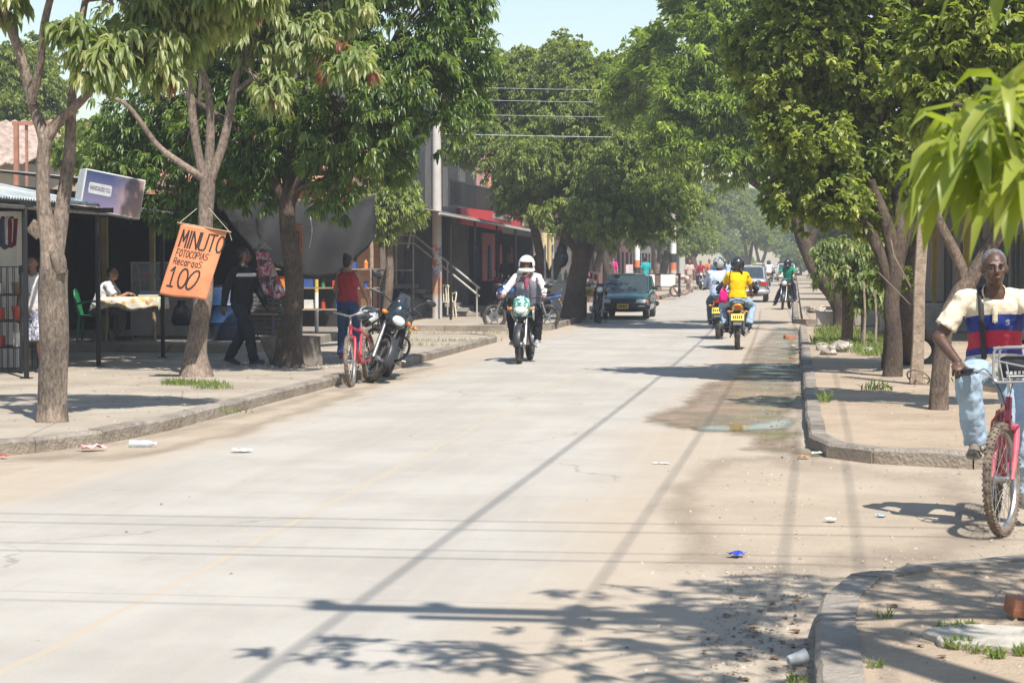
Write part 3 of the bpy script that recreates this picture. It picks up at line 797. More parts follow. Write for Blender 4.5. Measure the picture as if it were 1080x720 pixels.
# ------------------------------------------------------------ cars
def car(label, loc, yaw, paint, kind='hatch', cat='car', group=None, taxi=False, L=3.9, W=1.6, H=1.38, plate=PLATEY):
    root = thing('parked_car' if kind == 'hatch' else 'car', label, cat, loc, yaw, group)
    h = L / 2; w = W / 2
    glass = mat('car_glass', (.035, .045, .045), .06, spec=.9)
    trim = DARKP
    # lower body: y, half width, bottom, shoulder, top centre
    if kind == 'hatch':
        S = [(-h, .80, .42, .72, .78), (-h + .08, .93, .26, .84, .88), (-h + .5, .99, .2, .90, .93), (-.3, 1, .19, .90, .93), (.45, 1, .19, .89, .92), (h - .9, .99, .2, .84, .89), (h - .3, .96, .22, .74, .79), (h - .06, .90, .26, .64, .68), (h, .80, .38, .58, .60)]
        cab = [(-h + .10, .88, .86, .62, .02), (-h + .42, .90, .9, .76, .46), (-h + .75, .92, .91, .79, .47), (-.2, .94, .92, .80, .48), (.18, .94, .91, .78, .465), (h - 1.05, .90, .86, .76, .01)]
    else:
        S = [(-h, .80, .42, .84, .88), (-h + .07, .92, .28, .90, .94), (-h + .5, .98, .22, .93, .97), (-.6, 1, .2, .92, .95), (.45, 1, .2, .91, .93), (h - .95, .99, .2, .86, .90), (h - .3, .96, .22, .76, .80), (h - .06, .9, .26, .66, .70), (h, .8, .36, .6, .62)]
        cab = [(-h + .5, .82, .93, .70, .01), (-h + 1.15, .88, .93, .74, .45), (-.35, .90, .93, .76, .49), (.15, .90, .92, .76, .47), (h - 1.15, .88, .87, .76, .01)]
    m = MB(); rings = []
    for y, k, zb, zs, zt in S:
        x = w * k
        rings.append([(-x * .86, y, zb), (x * .86, y, zb), (x * .97, y, zb + .10), (x, y, (zb + zs) / 2 + .04), (x * .965, y, zs - .03), (x * .86, y, zs + .01), (x * .45, y, zt), (-x * .45, y, zt), (-x * .86, y, zs + .01), (-x * .965, y, zs - .03), (-x, y, (zb + zs) / 2 + .04), (-x * .97, y, zb + .10)])
    m.loft(rings)
    tmp = bpy.data.objects.new('tmp', m.mesh('tmp')); C.objects.link(tmp)
    sb = tmp.modifiers.new('s', 'SUBSURF'); sb.levels = 2; sb.render_levels = 2
    yf, yr = h - .72, -h + .68; cuts = []
    for y in (yf, yr):
        c = MB()
        for s in (-1, 1): c.cyl((s * (w - .22), y, .29), (s * (w + .2), y, .29), .345, None, 28)
        co = bpy.data.objects.new('cut', c.mesh('cut')); C.objects.link(co); cuts.append(co)
        b = tmp.modifiers.new('b', 'BOOLEAN'); b.operation = 'DIFFERENCE'; b.object = co; b.solver = 'EXACT'
    dg = bpy.context.evaluated_depsgraph_get(); me = bpy.data.meshes.new_from_object(tmp.evaluated_get(dg))
    for o in [tmp] + cuts: bpy.data.objects.remove(o)
    mm = MB(); mm.addmesh(me); body = mm.build('body', paint, root, 38)
    # cabin: glass loft, roof and pillars
    cr = []
    for y, kb, zb, kt, dz in cab:
        xb, xt = w * kb, w * kt
        if dz < .1: xt = xb * .97
        cr.append([(-xb, y, zb - .03), (xb, y, zb - .03), (xb + (xt - xb) * .5, y, zb + dz * .5), (xt, y, zb + dz * .93), (xt * .85, y, zb + dz), (-xt * .85, y, zb + dz), (-xt, y, zb + dz * .93), (-xb + (xb - xt) * .5, y, zb + dz * .5)])
    m = MB(); m.loft(cr); m.build('windows', glass, root, 25)
    m = MB(); rr = []
    for y, kb, zb, kt, dz in cab[1:-1]:
        xt = w * kt; rr.append([(-xt - .012, y, zb + dz * .90), (-xt * .86, y, zb + dz + .025), (0, y, zb + dz + .045), (xt * .86, y, zb + dz + .025), (xt + .012, y, zb + dz * .90), (0, y, zb + dz - .0)])
    m.loft(rr); m.build('roof', paint, root, 30)
    m = MB()
    for s in (-1, 1):
        for i in (0, len(cab) - 2):
            a, b = cab[i], cab[i + 1]
            if i: a, b = b, a
            m.tube([(s * (w * a[1] - .01), a[0], a[2]), (s * (w * b[3] + .0), b[0], b[2] + b[4] * .93)], .032, 6)
        c = cab[len(cab) // 2]; m.tube([(s * (w * c[1] + .004), c[0] - .1, c[2] - .02), (s * (w * c[3] + .008), c[0] - .14, c[2] + c[4] * .92)], .03, 6)
        m.tube([(s * (w * q[1] + .006), q[0], q[2] - .015) for q in cab], .018, 6)
    m.build('pillars', paint, root)
    # bumpers, grille, lights
    m = MB(); m.tube(curve([(-w * .93, h - .35, .38), (-w * .86, h - .02, .38), (0, h + .05, .38), (w * .86, h - .02, .38), (w * .93, h - .35, .38)], 5), .085, 10); m.build('front_bumper', trim if kind == 'hatch' else paint, root)
    m = MB(); m.tube(curve([(-w * .94, -h + .35, .42), (-w * .88, -h + .02, .42), (0, -h - .05, .42), (w * .88, -h + .02, .42), (w * .94, -h + .35, .42)], 5), .09, 10); m.build('rear_bumper', trim if kind == 'hatch' else paint, root)
    m = MB(); m.box((0, h + .012, .56), (.62, .03, .08), None, .01)
    m.build('grille', trim, root)
    for s in (-1, 1):
        m = MB(); m.box((s * w * .70, h - .02, .575), (.30, .08, .12), (0, 0, -s * .22), .02, 2); m.build('headlight', LENS, root, 30)
        m = MB(); m.box((s * w * .90, h - .10, .565), (.09, .10, .10), (0, 0, -s * .8), .015); m.build('indicator', AMBER, root, 30)
        m = MB(); m.box((s * w * .76, -h + .02, .74 if kind != 'hatch' else .66), (.30, .07, .15), (0, 0, s * .2), .02, 2); m.build('tail_light', REDL, root, 30)
        m = MB(); m.box((s * (w + .09), .52 if kind == 'hatch' else .55, .97), (.16, .07, .11), None, .025, 2); mi = m.build('wing_mirror', trim if kind == 'hatch' else paint, root, 30)
        m = MB(); m.box((s * (w + .09), .475 if kind == 'hatch' else .51, .97), (.13, .01, .08), None, .003); m.build('mirror_glass', MIRROR, mi, 0)
        for y in (-.08, -.75): 
            m = MB(); m.box((s * (w + .008), y, .80), (.02, .14, .025), None, .006); m.build('door_handle', trim, root)
        m = MB(); m.box((s * (w + .0), -.0, .5), (.025, L * .42, .06), None, .008); m.build('side_moulding', trim, root)
        for y in (yf, yr):
            t = MB(); t.cyl((s * (w - .19), y, .29), (s * (w - .06), y, .29), .06); wo = t.build('wheel', STEEL, root)
            t = MB(); t.lathe([(.19, -.09), (.27, -.09), (.292, -.06), (.295, 0), (.292, .06), (.27, .09), (.19, .09)], (s * (w - .12), y, .295), (1, 0, 0), 30, True); t.build('tyre', RUBBER, wo, 40)
            t = MB(); t.lathe([(.03, s * .05), (.12, s * .075), (.19, s * .08), (.195, s * .05), (.19, -s * .05)], (s * (w - .12), y, .295), (1, 0, 0), 30)
            for k in range(5):
                a = 2 * PI * k / 5; t.tube([V((s * (w - .055), y, .295)), V((s * (w - .045), y + .18 * math.cos(a), .295 + .18 * math.sin(a)))], .022, 6)
            t.build('rim', ALU, wo, 40)
    for sy, zz in ((1, .42), (-1, .60)):
        m = MB(); m.box((0, sy * (h + (.142 if sy > 0 else .04)), zz), (.34, .012, .16), None, .003); pl = m.build('number_plate', plate, root, 0)
        m = MB()
        for i in range(6): m.box((-.115 + .046 * i, sy * (h + (.149 if sy > 0 else .047)), zz), (.028, .004, .075))
        m.build('plate_marks', INK, pl, 0)
    m = MB()
    m.tube([(-.5, h - 1.0, .905), (-.05, h - 1.22, 1.02)], .008, 5); m.tube([(.1, h - 1.0, .905), (.5, h - 1.2, 1.0)], .008, 5); m.build('wiper', trim, root)
    if taxi:
        m = MB(); m.box((0, .1, H + .06), (.5, .14, .11), None, .02); m.build('roof_light', WHITEP, root)
    # seats, seen through the glass
    return root
# ------------------------------------------------------------ foliage
def snoise(p, seed):
    rs = np.random.RandomState(seed); out = np.zeros(len(p))
    for k in range(5):
        d = rs.normal(size=(3, 3)); ph = rs.uniform(0, 6.28, 3)
        q = p @ d.T + ph
        out += np.sin(q[:, 0]) * np.sin(q[:, 1]) + .5 * np.sin(q[:, 2] * 2.1)
    return out / 3.2

def norm(a):
    return a / np.maximum(np.linalg.norm(a, axis=1, keepdims=True), 1e-9)

def leaf_mesh(name, base, d, L, W, droop, tint, fine=True, seed=1):
    """base points, unit directions, length, width, droop (0..1); numpy arrays"""
    rs = np.random.RandomState(seed); n = len(base)
    down = np.array([0, 0, -1.0])
    d1 = norm(d + down * (droop * .35)[:, None]); d2 = norm(d + down * (droop * 1.1)[:, None]); d3 = norm(d + down * (droop * 2.2)[:, None])
    rnd = rs.normal(size=(n, 3)) * .45 + np.array([0, 0, 1.0])
    w = norm(np.cross(d1, rnd)) * W[:, None]
    if fine:
        p1 = base + d1 * (L * .33)[:, None]; p2 = p1 + d2 * (L * .34)[:, None]; p3 = p2 + d3 * (L * .33)[:, None]
        nn = norm(np.cross(w, d2)) * (W * .35)[:, None]
        vs = np.stack([base, p1 - w + nn, p1 - nn * .2, p1 + w + nn, p2 - w * .85 + nn, p2 - nn * .2, p2 + w * .85 + nn, p3], 1).reshape(-1, 3)
        fl = np.array([0, 1, 2, 0, 2, 3, 1, 4, 5, 2, 2, 5, 6, 3, 4, 7, 5, 5, 7, 6]); cnt = [3, 3, 4, 4, 3, 3]; nv = 8
    else:
        p1 = base + d1 * (L * .5)[:, None]; p3 = p1 + d3 * (L * .5)[:, None]
        vs = np.stack([base, p1 - w, p3, p1 + w], 1).reshape(-1, 3)
        fl = np.array([0, 1, 2, 0, 2, 3]); cnt = [3, 3]; nv = 4
    me = bpy.data.meshes.new(name)
    nf = len(cnt)
    me.vertices.add(len(vs)); me.vertices.foreach_set('co', vs.astype(np.float32).ravel())
    loops = (fl[None, :] + (np.arange(n) * nv)[:, None]).ravel().astype(np.int32)
    me.loops.add(len(loops)); me.loops.foreach_set('vertex_index', loops)
    tot = np.tile(np.array(cnt, dtype=np.int32), n); st = np.concatenate([[0], np.cumsum(tot)[:-1]]).astype(np.int32)
    me.polygons.add(len(tot)); me.polygons.foreach_set('loop_start', st)
    at = me.attributes.new('tint', 'FLOAT', 'FACE'); at.data.foreach_set('value', np.repeat(tint, nf).astype(np.float32))
    me.update(calc_edges=True)
    return me

def crown_pts(blobs, n, seed, shell=.62, freq=1.6, thr=-.55, lump=.16):
    rs = np.random.RandomState(seed); B = np.array(blobs, float)
    wt = (B[:, 3] * B[:, 4] * B[:, 5]) ** (2 / 3); wt /= wt.sum()
    k = rs.choice(len(B), n * 2, p=wt); dr = norm(rs.normal(size=(n * 2, 3)))
    r = np.where(rs.rand(n * 2) < .8, shell + (1 - shell) * rs.rand(n * 2), rs.rand(n * 2) ** .5 * shell)
    r = r * (1 + lump * snoise(dr * 2.6 + k[:, None], seed + 1)) 
    p = B[k, :3] + dr * r[:, None] * B[k, 3:]
    # drop points buried deep in other blobs
    keep = np.ones(len(p), bool)
    for j in range(len(B)):
        q = (p - B[j, :3]) / B[j, 3:]; ins = ((q ** 2).sum(1) < .40) & (k != j); keep &= ~(ins & (rs.rand(len(p)) < .8))
    keep &= snoise(p * freq, seed + 2) > thr
    p = p[keep][:n]; dr = dr[keep][:n]
    return p, dr

def foliage(name, blobs, n, seed, Ln, Wd, per=9, droop=.7, fine=True, shell=.62, thr=-.55, up=.35, freq=1.6, lump=.16, tb=0, red=0, splay=(.45, 1.25), off=V((0, 0, 0)), extra=None):
    rs = np.random.RandomState(seed + 5)
    p, o = crown_pts(blobs, n, seed, shell, freq, thr, lump)
    if extra is not None:
        p = np.concatenate([p, extra[0]]); o = np.concatenate([o, extra[1]])
    m = len(p)
    ax = norm(o + np.array([0, 0, up]) + rs.normal(size=(m, 3)) * .45)
    a = norm(np.cross(ax, rs.normal(size=(m, 3)))); b = np.cross(ax, a)
    ct = rs.rand(m); 
    P = []; D = []; T = []; Ls = []; Dr = []
    for j in range(per):
        ph = 2 * PI * j / per + rs.rand(m) * .8; sp = splay[0] + (splay[1] - splay[0]) * rs.rand(m)
        d = ax * np.cos(sp)[:, None] + (a * np.cos(ph)[:, None] + b * np.sin(ph)[:, None]) * np.sin(sp)[:, None]
        P.append(p + ax * (rs.rand(m) * Ln * .35)[:, None]); D.append(d); T.append(np.clip(ct * .72 + rs.rand(m) * .26 + tb, 0, .955))
        Ls.append(Ln * (.65 + .5 * rs.rand(m))); Dr.append(droop * (.5 + rs.rand(m)))
    if red:      # whole young tufts are red
        rd = rs.rand(m) < red
        for t in T: t[rd] = .99
    P = np.concatenate(P); D = np.concatenate(D); T = np.concatenate(T); Ls = np.concatenate(Ls); Dr = np.concatenate(Dr)
    return leaf_mesh(name, P - np.array(off), D, Ls, Wd * (.75 + .5 * rs.rand(len(P))) * .5, Dr, T, fine, seed)

def limb_paths(starts, blobs, rnd, r0=.05):
    out = []
    for i, bl in enumerate(blobs):
        c = V(bl[:3]); rr = V(bl[3:6])
        s = min(starts, key=lambda q: (V(q[0]) - c).length); p0 = V(s[0]); r = min(s[1] * .8, r0)
        mid = p0.lerp(c, .5) + V((rnd.uniform(-.12, .12), rnd.uniform(-.12, .12), rnd.uniform(0, .25))) * (c - p0).length
        pts = curve([p0, mid, c], 5); out.append((pts, lerpl([r, r * .75, r * .4], len(pts))))
        for k in range(7):
            a = rnd.uniform(0, 2 * PI); e = rnd.uniform(-.5, 1.1)
            t = c + V((math.cos(a) * math.cos(e) * rr.x, math.sin(a) * math.cos(e) * rr.y, math.sin(e) * rr.z)) * .85
            q0 = pts[rnd.randrange(3, len(pts))]; md = q0.lerp(t, .5) + V((0, 0, .12)) * (t - q0).length
            pp = curve([q0, md, t], 3); out.append((pp, lerpl([r * .4, r * .22, r * .08], len(pp))))
    return out

def tree(name, label, base, trunks, blobs, n, leaf, leafkw, barkm, group=None, seed=3, limbr=.05, wob=.18, starts=None, crownname='crown', extra=None, seg=12, cat='tree', flare=None):
    base = V(base); root = thing(name, label, cat, base, 0, group)
    rnd = random.Random(seed)
    m = MB(); ends = []
    for pts, rad in trunks:
        n0 = max(5, len(pts) * 5); pc = curve(pts, 6); rc = lerpl(rad, len(pc))
        if flare and pts is trunks[0][0]:
            rc = [r * (1 + flare * math.exp(-((p - pc[0]).length / .18))) for r, p in zip(rc, pc)]
        m.tube(pc, rc, seg, wob=wob); ends.append((pc[-1], rc[-1])); ends.append((pc[len(pc) * 2 // 3], rc[len(pc) * 2 // 3]))
    m.build('trunk', barkm, root, 70, world=True)
    m = MB()
    for pts, rad in limb_paths(starts or ends, blobs, rnd, limbr): m.tube(pts, rad, 6, wob=.1)
    m.build('limbs', barkm, root, 70, world=True)
    me = foliage(name + crownname + str(seed), blobs, n, seed, off=base, **{'extra': extra, **leafkw})
    o = bpy.data.objects.new(crownname, me); C.objects.link(o); o.data.materials.append(leaf); o.parent = root
    return root
# ------------------------------------------------------------ ground materials
class NT:
    def __init__(s, name, rough=.9):
        s.m = bpy.data.materials.new(name); s.m.use_nodes = True; MATS[name] = s.m
        s.N = s.m.node_tree.nodes; s.L = s.m.node_tree.links; s.p = s.N['Principled BSDF']; s.p.inputs['Roughness'].default_value = rough
        s.p.inputs['Specular IOR Level'].default_value = .25
        s.tc = s.N.new('ShaderNodeTexCoord').outputs['Object']
        sp = s.N.new('ShaderNodeSeparateXYZ'); s.L.new(s.tc, sp.inputs[0]); s.x, s.y, s.z = sp.outputs
    def noise(s, scale, detail=5, stretch=None, rough=.6, off=0):
        v = s.tc
        if stretch or off:
            mp = s.N.new('ShaderNodeMapping'); mp.inputs['Scale'].default_value = stretch or (1, 1, 1); mp.inputs['Location'].default_value = (off, off * .7, 0); s.L.new(v, mp.inputs[0]); v = mp.outputs[0]
        n = s.N.new('ShaderNodeTexNoise'); n.inputs['Scale'].default_value = scale; n.inputs['Detail'].default_value = detail; n.inputs['Roughness'].default_value = rough
        s.L.new(v, n.inputs['Vector']); return n.outputs['Fac']
    def map(s, v, a, b, c=0, d=1, smooth=True):
        n = s.N.new('ShaderNodeMapRange'); n.interpolation_type = 'SMOOTHSTEP' if smooth else 'LINEAR'
        s.L.new(v, n.inputs[0])
        for i, q in enumerate((a, b, c, d)): n.inputs[i + 1].default_value = q
        return n.outputs[0]
    def op(s, o, a, b=None, c=None):
        n = s.N.new('ShaderNodeMath'); n.operation = o
        for i, q in enumerate((a, b, c)):
            if q is None: continue
            if isinstance(q, (int, float)): n.inputs[i].default_value = q
            else: s.L.new(q, n.inputs[i])
        return n.outputs[0]
    def mix(s, f, a, b, mode='MIX'):
        n = s.N.new('ShaderNodeMixRGB'); n.blend_type = mode
        if isinstance(f, (int, float)): n.inputs[0].default_value = f
        else: s.L.new(f, n.inputs[0])
        for i, q in ((1, a), (2, b)):
            if isinstance(q, tuple): n.inputs[i].default_value = (*q, 1)
            else: s.L.new(q, n.inputs[i])
        return n.outputs[0]
    def fin(s, col, hgt=None, st=.3, dist=.02, rough=None):
        s.L.new(col, s.p.inputs['Base Color'])
        if hgt is not None:
            b = s.N.new('ShaderNodeBump'); b.inputs['Strength'].default_value = st; b.inputs['Distance'].default_value = dist
            s.L.new(hgt, b.inputs['Height']); s.L.new(b.outputs[0], s.p.inputs['Normal'])
        if rough is not None: s.L.new(rough, s.p.inputs['Roughness'])
        return s.m

SAND = (.385, .315, .235); SAND2 = (.31, .25, .183)
def road_mat():
    t = NT('road_concrete')
    c = t.mix(t.map(t.noise(.7, 6), .35, .65), (.305, .278, .24), (.37, .342, .298))
    c = t.mix(t.map(t.noise(2.2, 6, (1, .12, 1)), .45, .7, 0, .5), c, (.28, .252, .212))
    # sand blown to the edges and in drifts
    xr = t.map(t.x, -2.3, .3); xl = t.map(t.x, -4.4, -5.9)
    edge = t.op('MAXIMUM', xr, t.op('MULTIPLY', xl, .85))
    yl = t.map(t.y, 15, 10)
    s = t.op('ADD', t.op('MULTIPLY', edge, .95), t.op('MULTIPLY', t.noise(.55, 7, (1, .45, 1), .62, 3), .9))
    s = t.map(s, .48, 1.0)
    c = t.mix(s, c, t.mix(t.noise(3, 6), SAND2, SAND))
    # sand filled joints
    j = t.op('ABSOLUTE', t.op('ADD', t.op('ADD', t.x, 3.05), t.op('MULTIPLY', t.op('SUBTRACT', t.noise(1.5, 3, None, .5, 9), .5), .12)))
    jl = t.map(j, .035, .012, 0, .75)
    c = t.mix(jl, c, (.38, .31, .22))
    jy = t.op('ABSOLUTE', t.op('SUBTRACT', t.op('FLOORED_MODULO', t.op('ADD', t.y, 1.3), 4.2), 2.1))
    c = t.mix(t.map(jy, .022, .006, 0, .6), c, (.27, .23, .19))
    vo = t.N.new('ShaderNodeTexVoronoi'); vo.feature = 'DISTANCE_TO_EDGE'; vo.inputs['Scale'].default_value = .21
    wv = t.N.new('ShaderNodeVectorMath'); wv.operation = 'ADD'; ns = t.N.new('ShaderNodeTexNoise'); ns.inputs['Scale'].default_value = 1.3; ns.inputs['Detail'].default_value = 6; t.L.new(t.tc, ns.inputs['Vector']); t.L.new(t.tc, wv.inputs[0]); t.L.new(ns.outputs['Color'], wv.inputs[1]); t.L.new(wv.outputs[0], vo.inputs['Vector'])
    c = t.mix(t.op('MULTIPLY', t.map(vo.outputs['Distance'], .004, .0015, 0, .5), t.map(t.noise(.4, 3, None, .5, 12), .5, .6)), c, (.13, .115, .10))
    c = t.mix(t.map(t.noise(1.9, 7, (1, .5, 1), .7, 21), .60, .72, 0, .35), c, (.20, .175, .14))
    # wheel smears and worn arcs
    w = t.N.new('ShaderNodeTexWave'); w.inputs['Scale'].default_value = .8; w.inputs['Distortion'].default_value = 6; w.inputs['Detail'].default_value = 3
    mp = t.N.new('ShaderNodeMapping'); mp.inputs['Scale'].default_value = (1.4, .12, 1); t.L.new(t.tc, mp.inputs[0]); t.L.new(mp.outputs[0], w.inputs[0])
    c = t.mix(t.map(w.outputs['Fac'], .8, 1, 0, .16), c, (.40, .34, .26))
    sp = t.noise(55, 3); c = t.mix(t.map(sp, .60, .72, 0, .45), c, (.22, .19, .16))
    sp2 = t.noise(120, 2); c = t.mix(t.map(sp2, .3, .7, 0, .22), c, (.47, .44, .39))
    return t.fin(c, t.op('ADD', t.noise(60, 4), t.op('MULTIPLY', t.noise(4, 6), 1.5)), .22)

def dirt_mat(name, a=SAND, b=SAND2, stones=.5, stain=.25):
    t = NT(name)
    c = t.mix(t.map(t.noise(.9, 8), .32, .68), b, a)
    c = t.mix(t.map(t.noise(5, 6), .4, .75, 0, .4), c, tuple(x * 1.12 for x in a))
    c = t.mix(t.map(t.noise(.35, 5, None, .6, 4), .5, .7, 0, stain), c, (.20, .15, .105))
    c = t.mix(t.map(t.noise(38, 3), .62, .70, 0, stones), c, (.20, .16, .12))
    c = t.mix(t.map(t.noise(70, 2), .64, .70, 0, stones), c, (.45, .40, .33))
    return t.fin(c, t.op('ADD', t.noise(45, 5), t.op('MULTIPLY', t.noise(3, 7), 3)), .55, .03)

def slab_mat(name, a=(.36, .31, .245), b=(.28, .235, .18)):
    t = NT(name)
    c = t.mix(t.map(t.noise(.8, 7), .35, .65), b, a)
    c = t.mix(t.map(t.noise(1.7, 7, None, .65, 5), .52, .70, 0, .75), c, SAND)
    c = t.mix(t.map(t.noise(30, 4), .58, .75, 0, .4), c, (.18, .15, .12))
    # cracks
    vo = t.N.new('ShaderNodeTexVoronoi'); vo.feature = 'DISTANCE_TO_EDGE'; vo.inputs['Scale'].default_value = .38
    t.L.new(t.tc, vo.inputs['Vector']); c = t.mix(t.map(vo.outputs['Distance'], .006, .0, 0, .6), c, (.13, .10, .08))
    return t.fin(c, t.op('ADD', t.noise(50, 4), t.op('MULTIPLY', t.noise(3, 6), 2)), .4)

ROADM = road_mat(); DIRTM = dirt_mat('sandy_dirt'); DIRT2 = dirt_mat('red_dirt', (.38, .295, .21), (.29, .218, .15), .6, .3)
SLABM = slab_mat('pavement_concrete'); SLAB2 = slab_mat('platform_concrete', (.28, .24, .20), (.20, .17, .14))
def fade(t, lo, hi, nz, sc):
    at = t.N.new('ShaderNodeAttribute'); at.attribute_name = 'edge'
    f = t.op('ADD', at.outputs['Fac'], t.op('MULTIPLY', t.op('SUBTRACT', t.noise(sc, 6, (1, .4, 1), .65, 2), .5), nz))
    t.L.new(t.map(f, lo, hi), t.p.inputs['Alpha'])
def wet_mat():
    t = NT('wet_dirt', .45)
    c = t.mix(t.map(t.noise(1.2, 6), .35, .65), (.215, .155, .105), (.275, .20, .14))
    c = t.mix(t.map(t.noise(30, 4), .55, .7, 0, .5), c, (.16, .11, .075))
    c = t.mix(t.op('MULTIPLY', t.map(t.x, -.9, -.1), t.map(t.noise(1.6, 6, None, .6, 6), .46, .58, 0, .8)), c, (.12, .13, .05))
    c = t.mix(t.map(t.noise(1.1, 6, (1, .5, 1), .6, 11), .5, .62, 0, .6), c, (.15, .12, .085))
    fade(t, .0, .34, .5, 2.0)
    return t.fin(c, t.noise(30, 5), .25, .02, t.map(t.noise(1.7, 5), .42, .6, .22, .8))
WETM = wet_mat()
def water_mat():
    t = NT('muddy_water', .07); t.p.inputs['Specular IOR Level'].default_value = .35
    c = t.mix(t.noise(2, 5), (.06, .06, .03), (.12, .105, .06))
    fade(t, .03, .22, .6, 1.8)
    return t.fin(c, t.noise(3, 3), .02, .01)
WATERM = water_mat()

# ------------------------------------------------------------ ground, road, pavements
m = MB(); S = 2500
m.quad((-S, -60, -.006), (S, -60, -.006), (S, S, -.006), (-S, S, -.006)); struct('ground', m, DIRTM)
m = MB()
m.grid(lambda u, v: V((-5.86 + 6.0 * u, -6 + 330 * v, 0)), 12, 60); struct('road', m, ROADM)

def g2(u, v, z=0): p = G(u, v, z); return (p.x, p.y)

L1 = [(-34, 14.2), (-9.6, 14.55), (-7.6, 14.95), (-6.75, 15.35), (-6.3, 15.95), (-6.02, 16.8), (-5.88, 18.2), (-5.86, 22), (-5.86, 30), (-5.86, 39.2), (-6.0, 39.9), (-6.6, 40.5), (-8, 40.7), (-34, 40.7)]
L2 = [(-34, 45.6), (-8, 45.5), (-6.4, 45.5), (-5.95, 45.7), (-5.78, 46.3), (-5.76, 50), (-5.76, 74), (-6.3, 75.2), (-8, 75.6), (-34, 75.6)]
L3 = [(-34, 82), (-6.4, 82), (-5.8, 82.7), (-5.76, 90), (-5.76, 300), (-34, 300)]
R0 = [(34, 13.4), (5, 11.6), (1.25, 10.42), (.55, 9.86), (.25, 9.5), (.13, 8.95), (.085, 8.3), (.085, 7), (.09, -5), (34, -5)]
R1 = [(34, 17.5), (6, 16.1), (2.6, 15.75), (1.38, 15.72), (.62, 16.05), (.27, 16.5), (.13, 17.2), (.115, 20), (.12, 47), (.45, 47.8), (1.2, 48.1), (34, 48.1)]
R2 = [(34, 51.2), (1.2, 51.2), (.4, 51.5), (.13, 52.2), (.12, 60), (.12, 300), (34, 300)]

def kerb(name, pts, inward, w=.15, h=.125, seglen=1.0, seed=0):
    """kerb stones laid end to end along the polyline"""
    rnd = random.Random(seed); m = MB()
    P = [V((x, y, 0)) for x, y in pts]; acc = []
    for a, b in zip(P, P[1:]):
        L = (b - a).length; k = max(1, round(L / seglen))
        if b.y > 120 or a.y > 120: k = max(1, k // 12)
        for i in range(k): acc.append(a.lerp(b, i / k))
    acc.append(P[-1]); acc = acc[:]
    def nrm(i):
        t = (acc[min(i + 1, len(acc) - 1)] - acc[max(i - 1, 0)]).normalized(); return V((-t.y, t.x, 0)) * inward
    for i in range(len(acc) - 1):
        a, b = acc[i], acc[i + 1]
        if (b - a).length < .02: continue
        t = (b - a).normalized(); g = .006; na, nb = nrm(i), nrm(i + 1)
        dz = rnd.uniform(-.006, .006); dx = rnd.uniform(-.006, .006)
        a = a + t * g; b = b - t * g
        prof = [(0, -.03), (0, h - .025), (.022, h), (w, h), (w, -.03)]
        n = max(2, int((b - a).length / .12)) if a.y < 60 else 2; n = min(n, 12)
        rings = []
        for j in range(n + 1):
            q = a.lerp(b, j / n); nn = na.lerp(nb, j / n).normalized()
            jit = mnoise.noise(q * 6) * .010; jz = mnoise.noise(q * 4 + V((5, 0, 0))) * .008; ch = max(0, mnoise.noise(q * 9 + V((0, 9, 0))) - .35) * .08
            rings.append([q + nn * (x + dx + (jit if x < .05 else 0) + (ch if x < .03 else 0)) + V((0, 0, (z + dz + jz - (ch if z > h - .03 and x < .05 else 0)) if z > 0 else z)) for x, z in prof])
        m.loft(rings)
    return struct(name, m, KERBM, 25)
def kerb_mat():
    t = NT('worn_kerb')
    c = t.mix(t.map(t.noise(1.5, 6), .35, .65), (.21, .18, .145), (.32, .28, .235))
    c = t.mix(t.map(t.noise(.9, 5, None, .6, 8), .52, .64, 0, .7), c, (.12, .105, .09))
    c = t.mix(t.map(t.z, .135, .02, 0, .45, False), c, (.33, .25, .17))
    c = t.mix(t.map(t.noise(24, 5), .5, .75, 0, .5), c, (.13, .11, .09))
    return t.fin(c, t.op('ADD', t.noise(35, 5), t.op('MULTIPLY', t.noise(8, 5), 2)), .7, .03)
KERBM = kerb_mat()

def block(name, pts, z, m, inset=.12, smooth=0):
    """top sheet of a raised block, gently uneven"""
    b = MB(); b.poly([(x, y, z) for x, y in pts])
    bmesh.ops.triangulate(b.bm, faces=b.bm.faces[:])
    return struct(name, b, m, 0)
def insetpoly(pts, d):
    out = []; n = len(pts); P = [V((x, y)) for x, y in pts]
    ar = sum(P[i].x * P[(i + 1) % n].y - P[(i + 1) % n].x * P[i].y for i in range(n)); sg = 1 if ar > 0 else -1
    for i in range(n):
        t = (P[(i + 1) % n] - P[i - 1]).normalized(); q = P[i] + V((-t.y, t.x)) * d * sg; out.append((q.x, q.y))
    return out
for nm, pts, mt in (('pavement_left_near', L1, SLABM), ('pavement_left_middle', L2, SLABM), ('pavement_left_far', L3, DIRTM), ('pavement_right_near', R0, DIRT2), ('pavement_right_middle', R1, DIRT2), ('pavement_right_far', R2, DIRTM)):
    block(nm, insetpoly(pts, .10), .112, mt)
kerb('kerb_left_near', L1, 1, seed=1); kerb('kerb_left_middle', L2, -1, seed=2); kerb('kerb_left_far', L3[:-1], -1, seed=3)
kerb('kerb_right_near', R0[:-1], 1, w=.17, seed=4); kerb('kerb_right_middle', R1, -1, w=.15, seed=5); kerb('kerb_right_far', R2[:-1], 1, seed=6)

# raised platform in front of the shops
PL = [(-34, 31.6), (-9.0, 31.5), (-8.7, 32.0), (-8.55, 33.4), (-8.6, 40.2), (-34, 40.2)]
m = MB(); m.prism([(x, y, .10) for x, y in PL], (0, 0, .16)); struct('shop_platform', m, SLAB2, 20, bevel=.02)

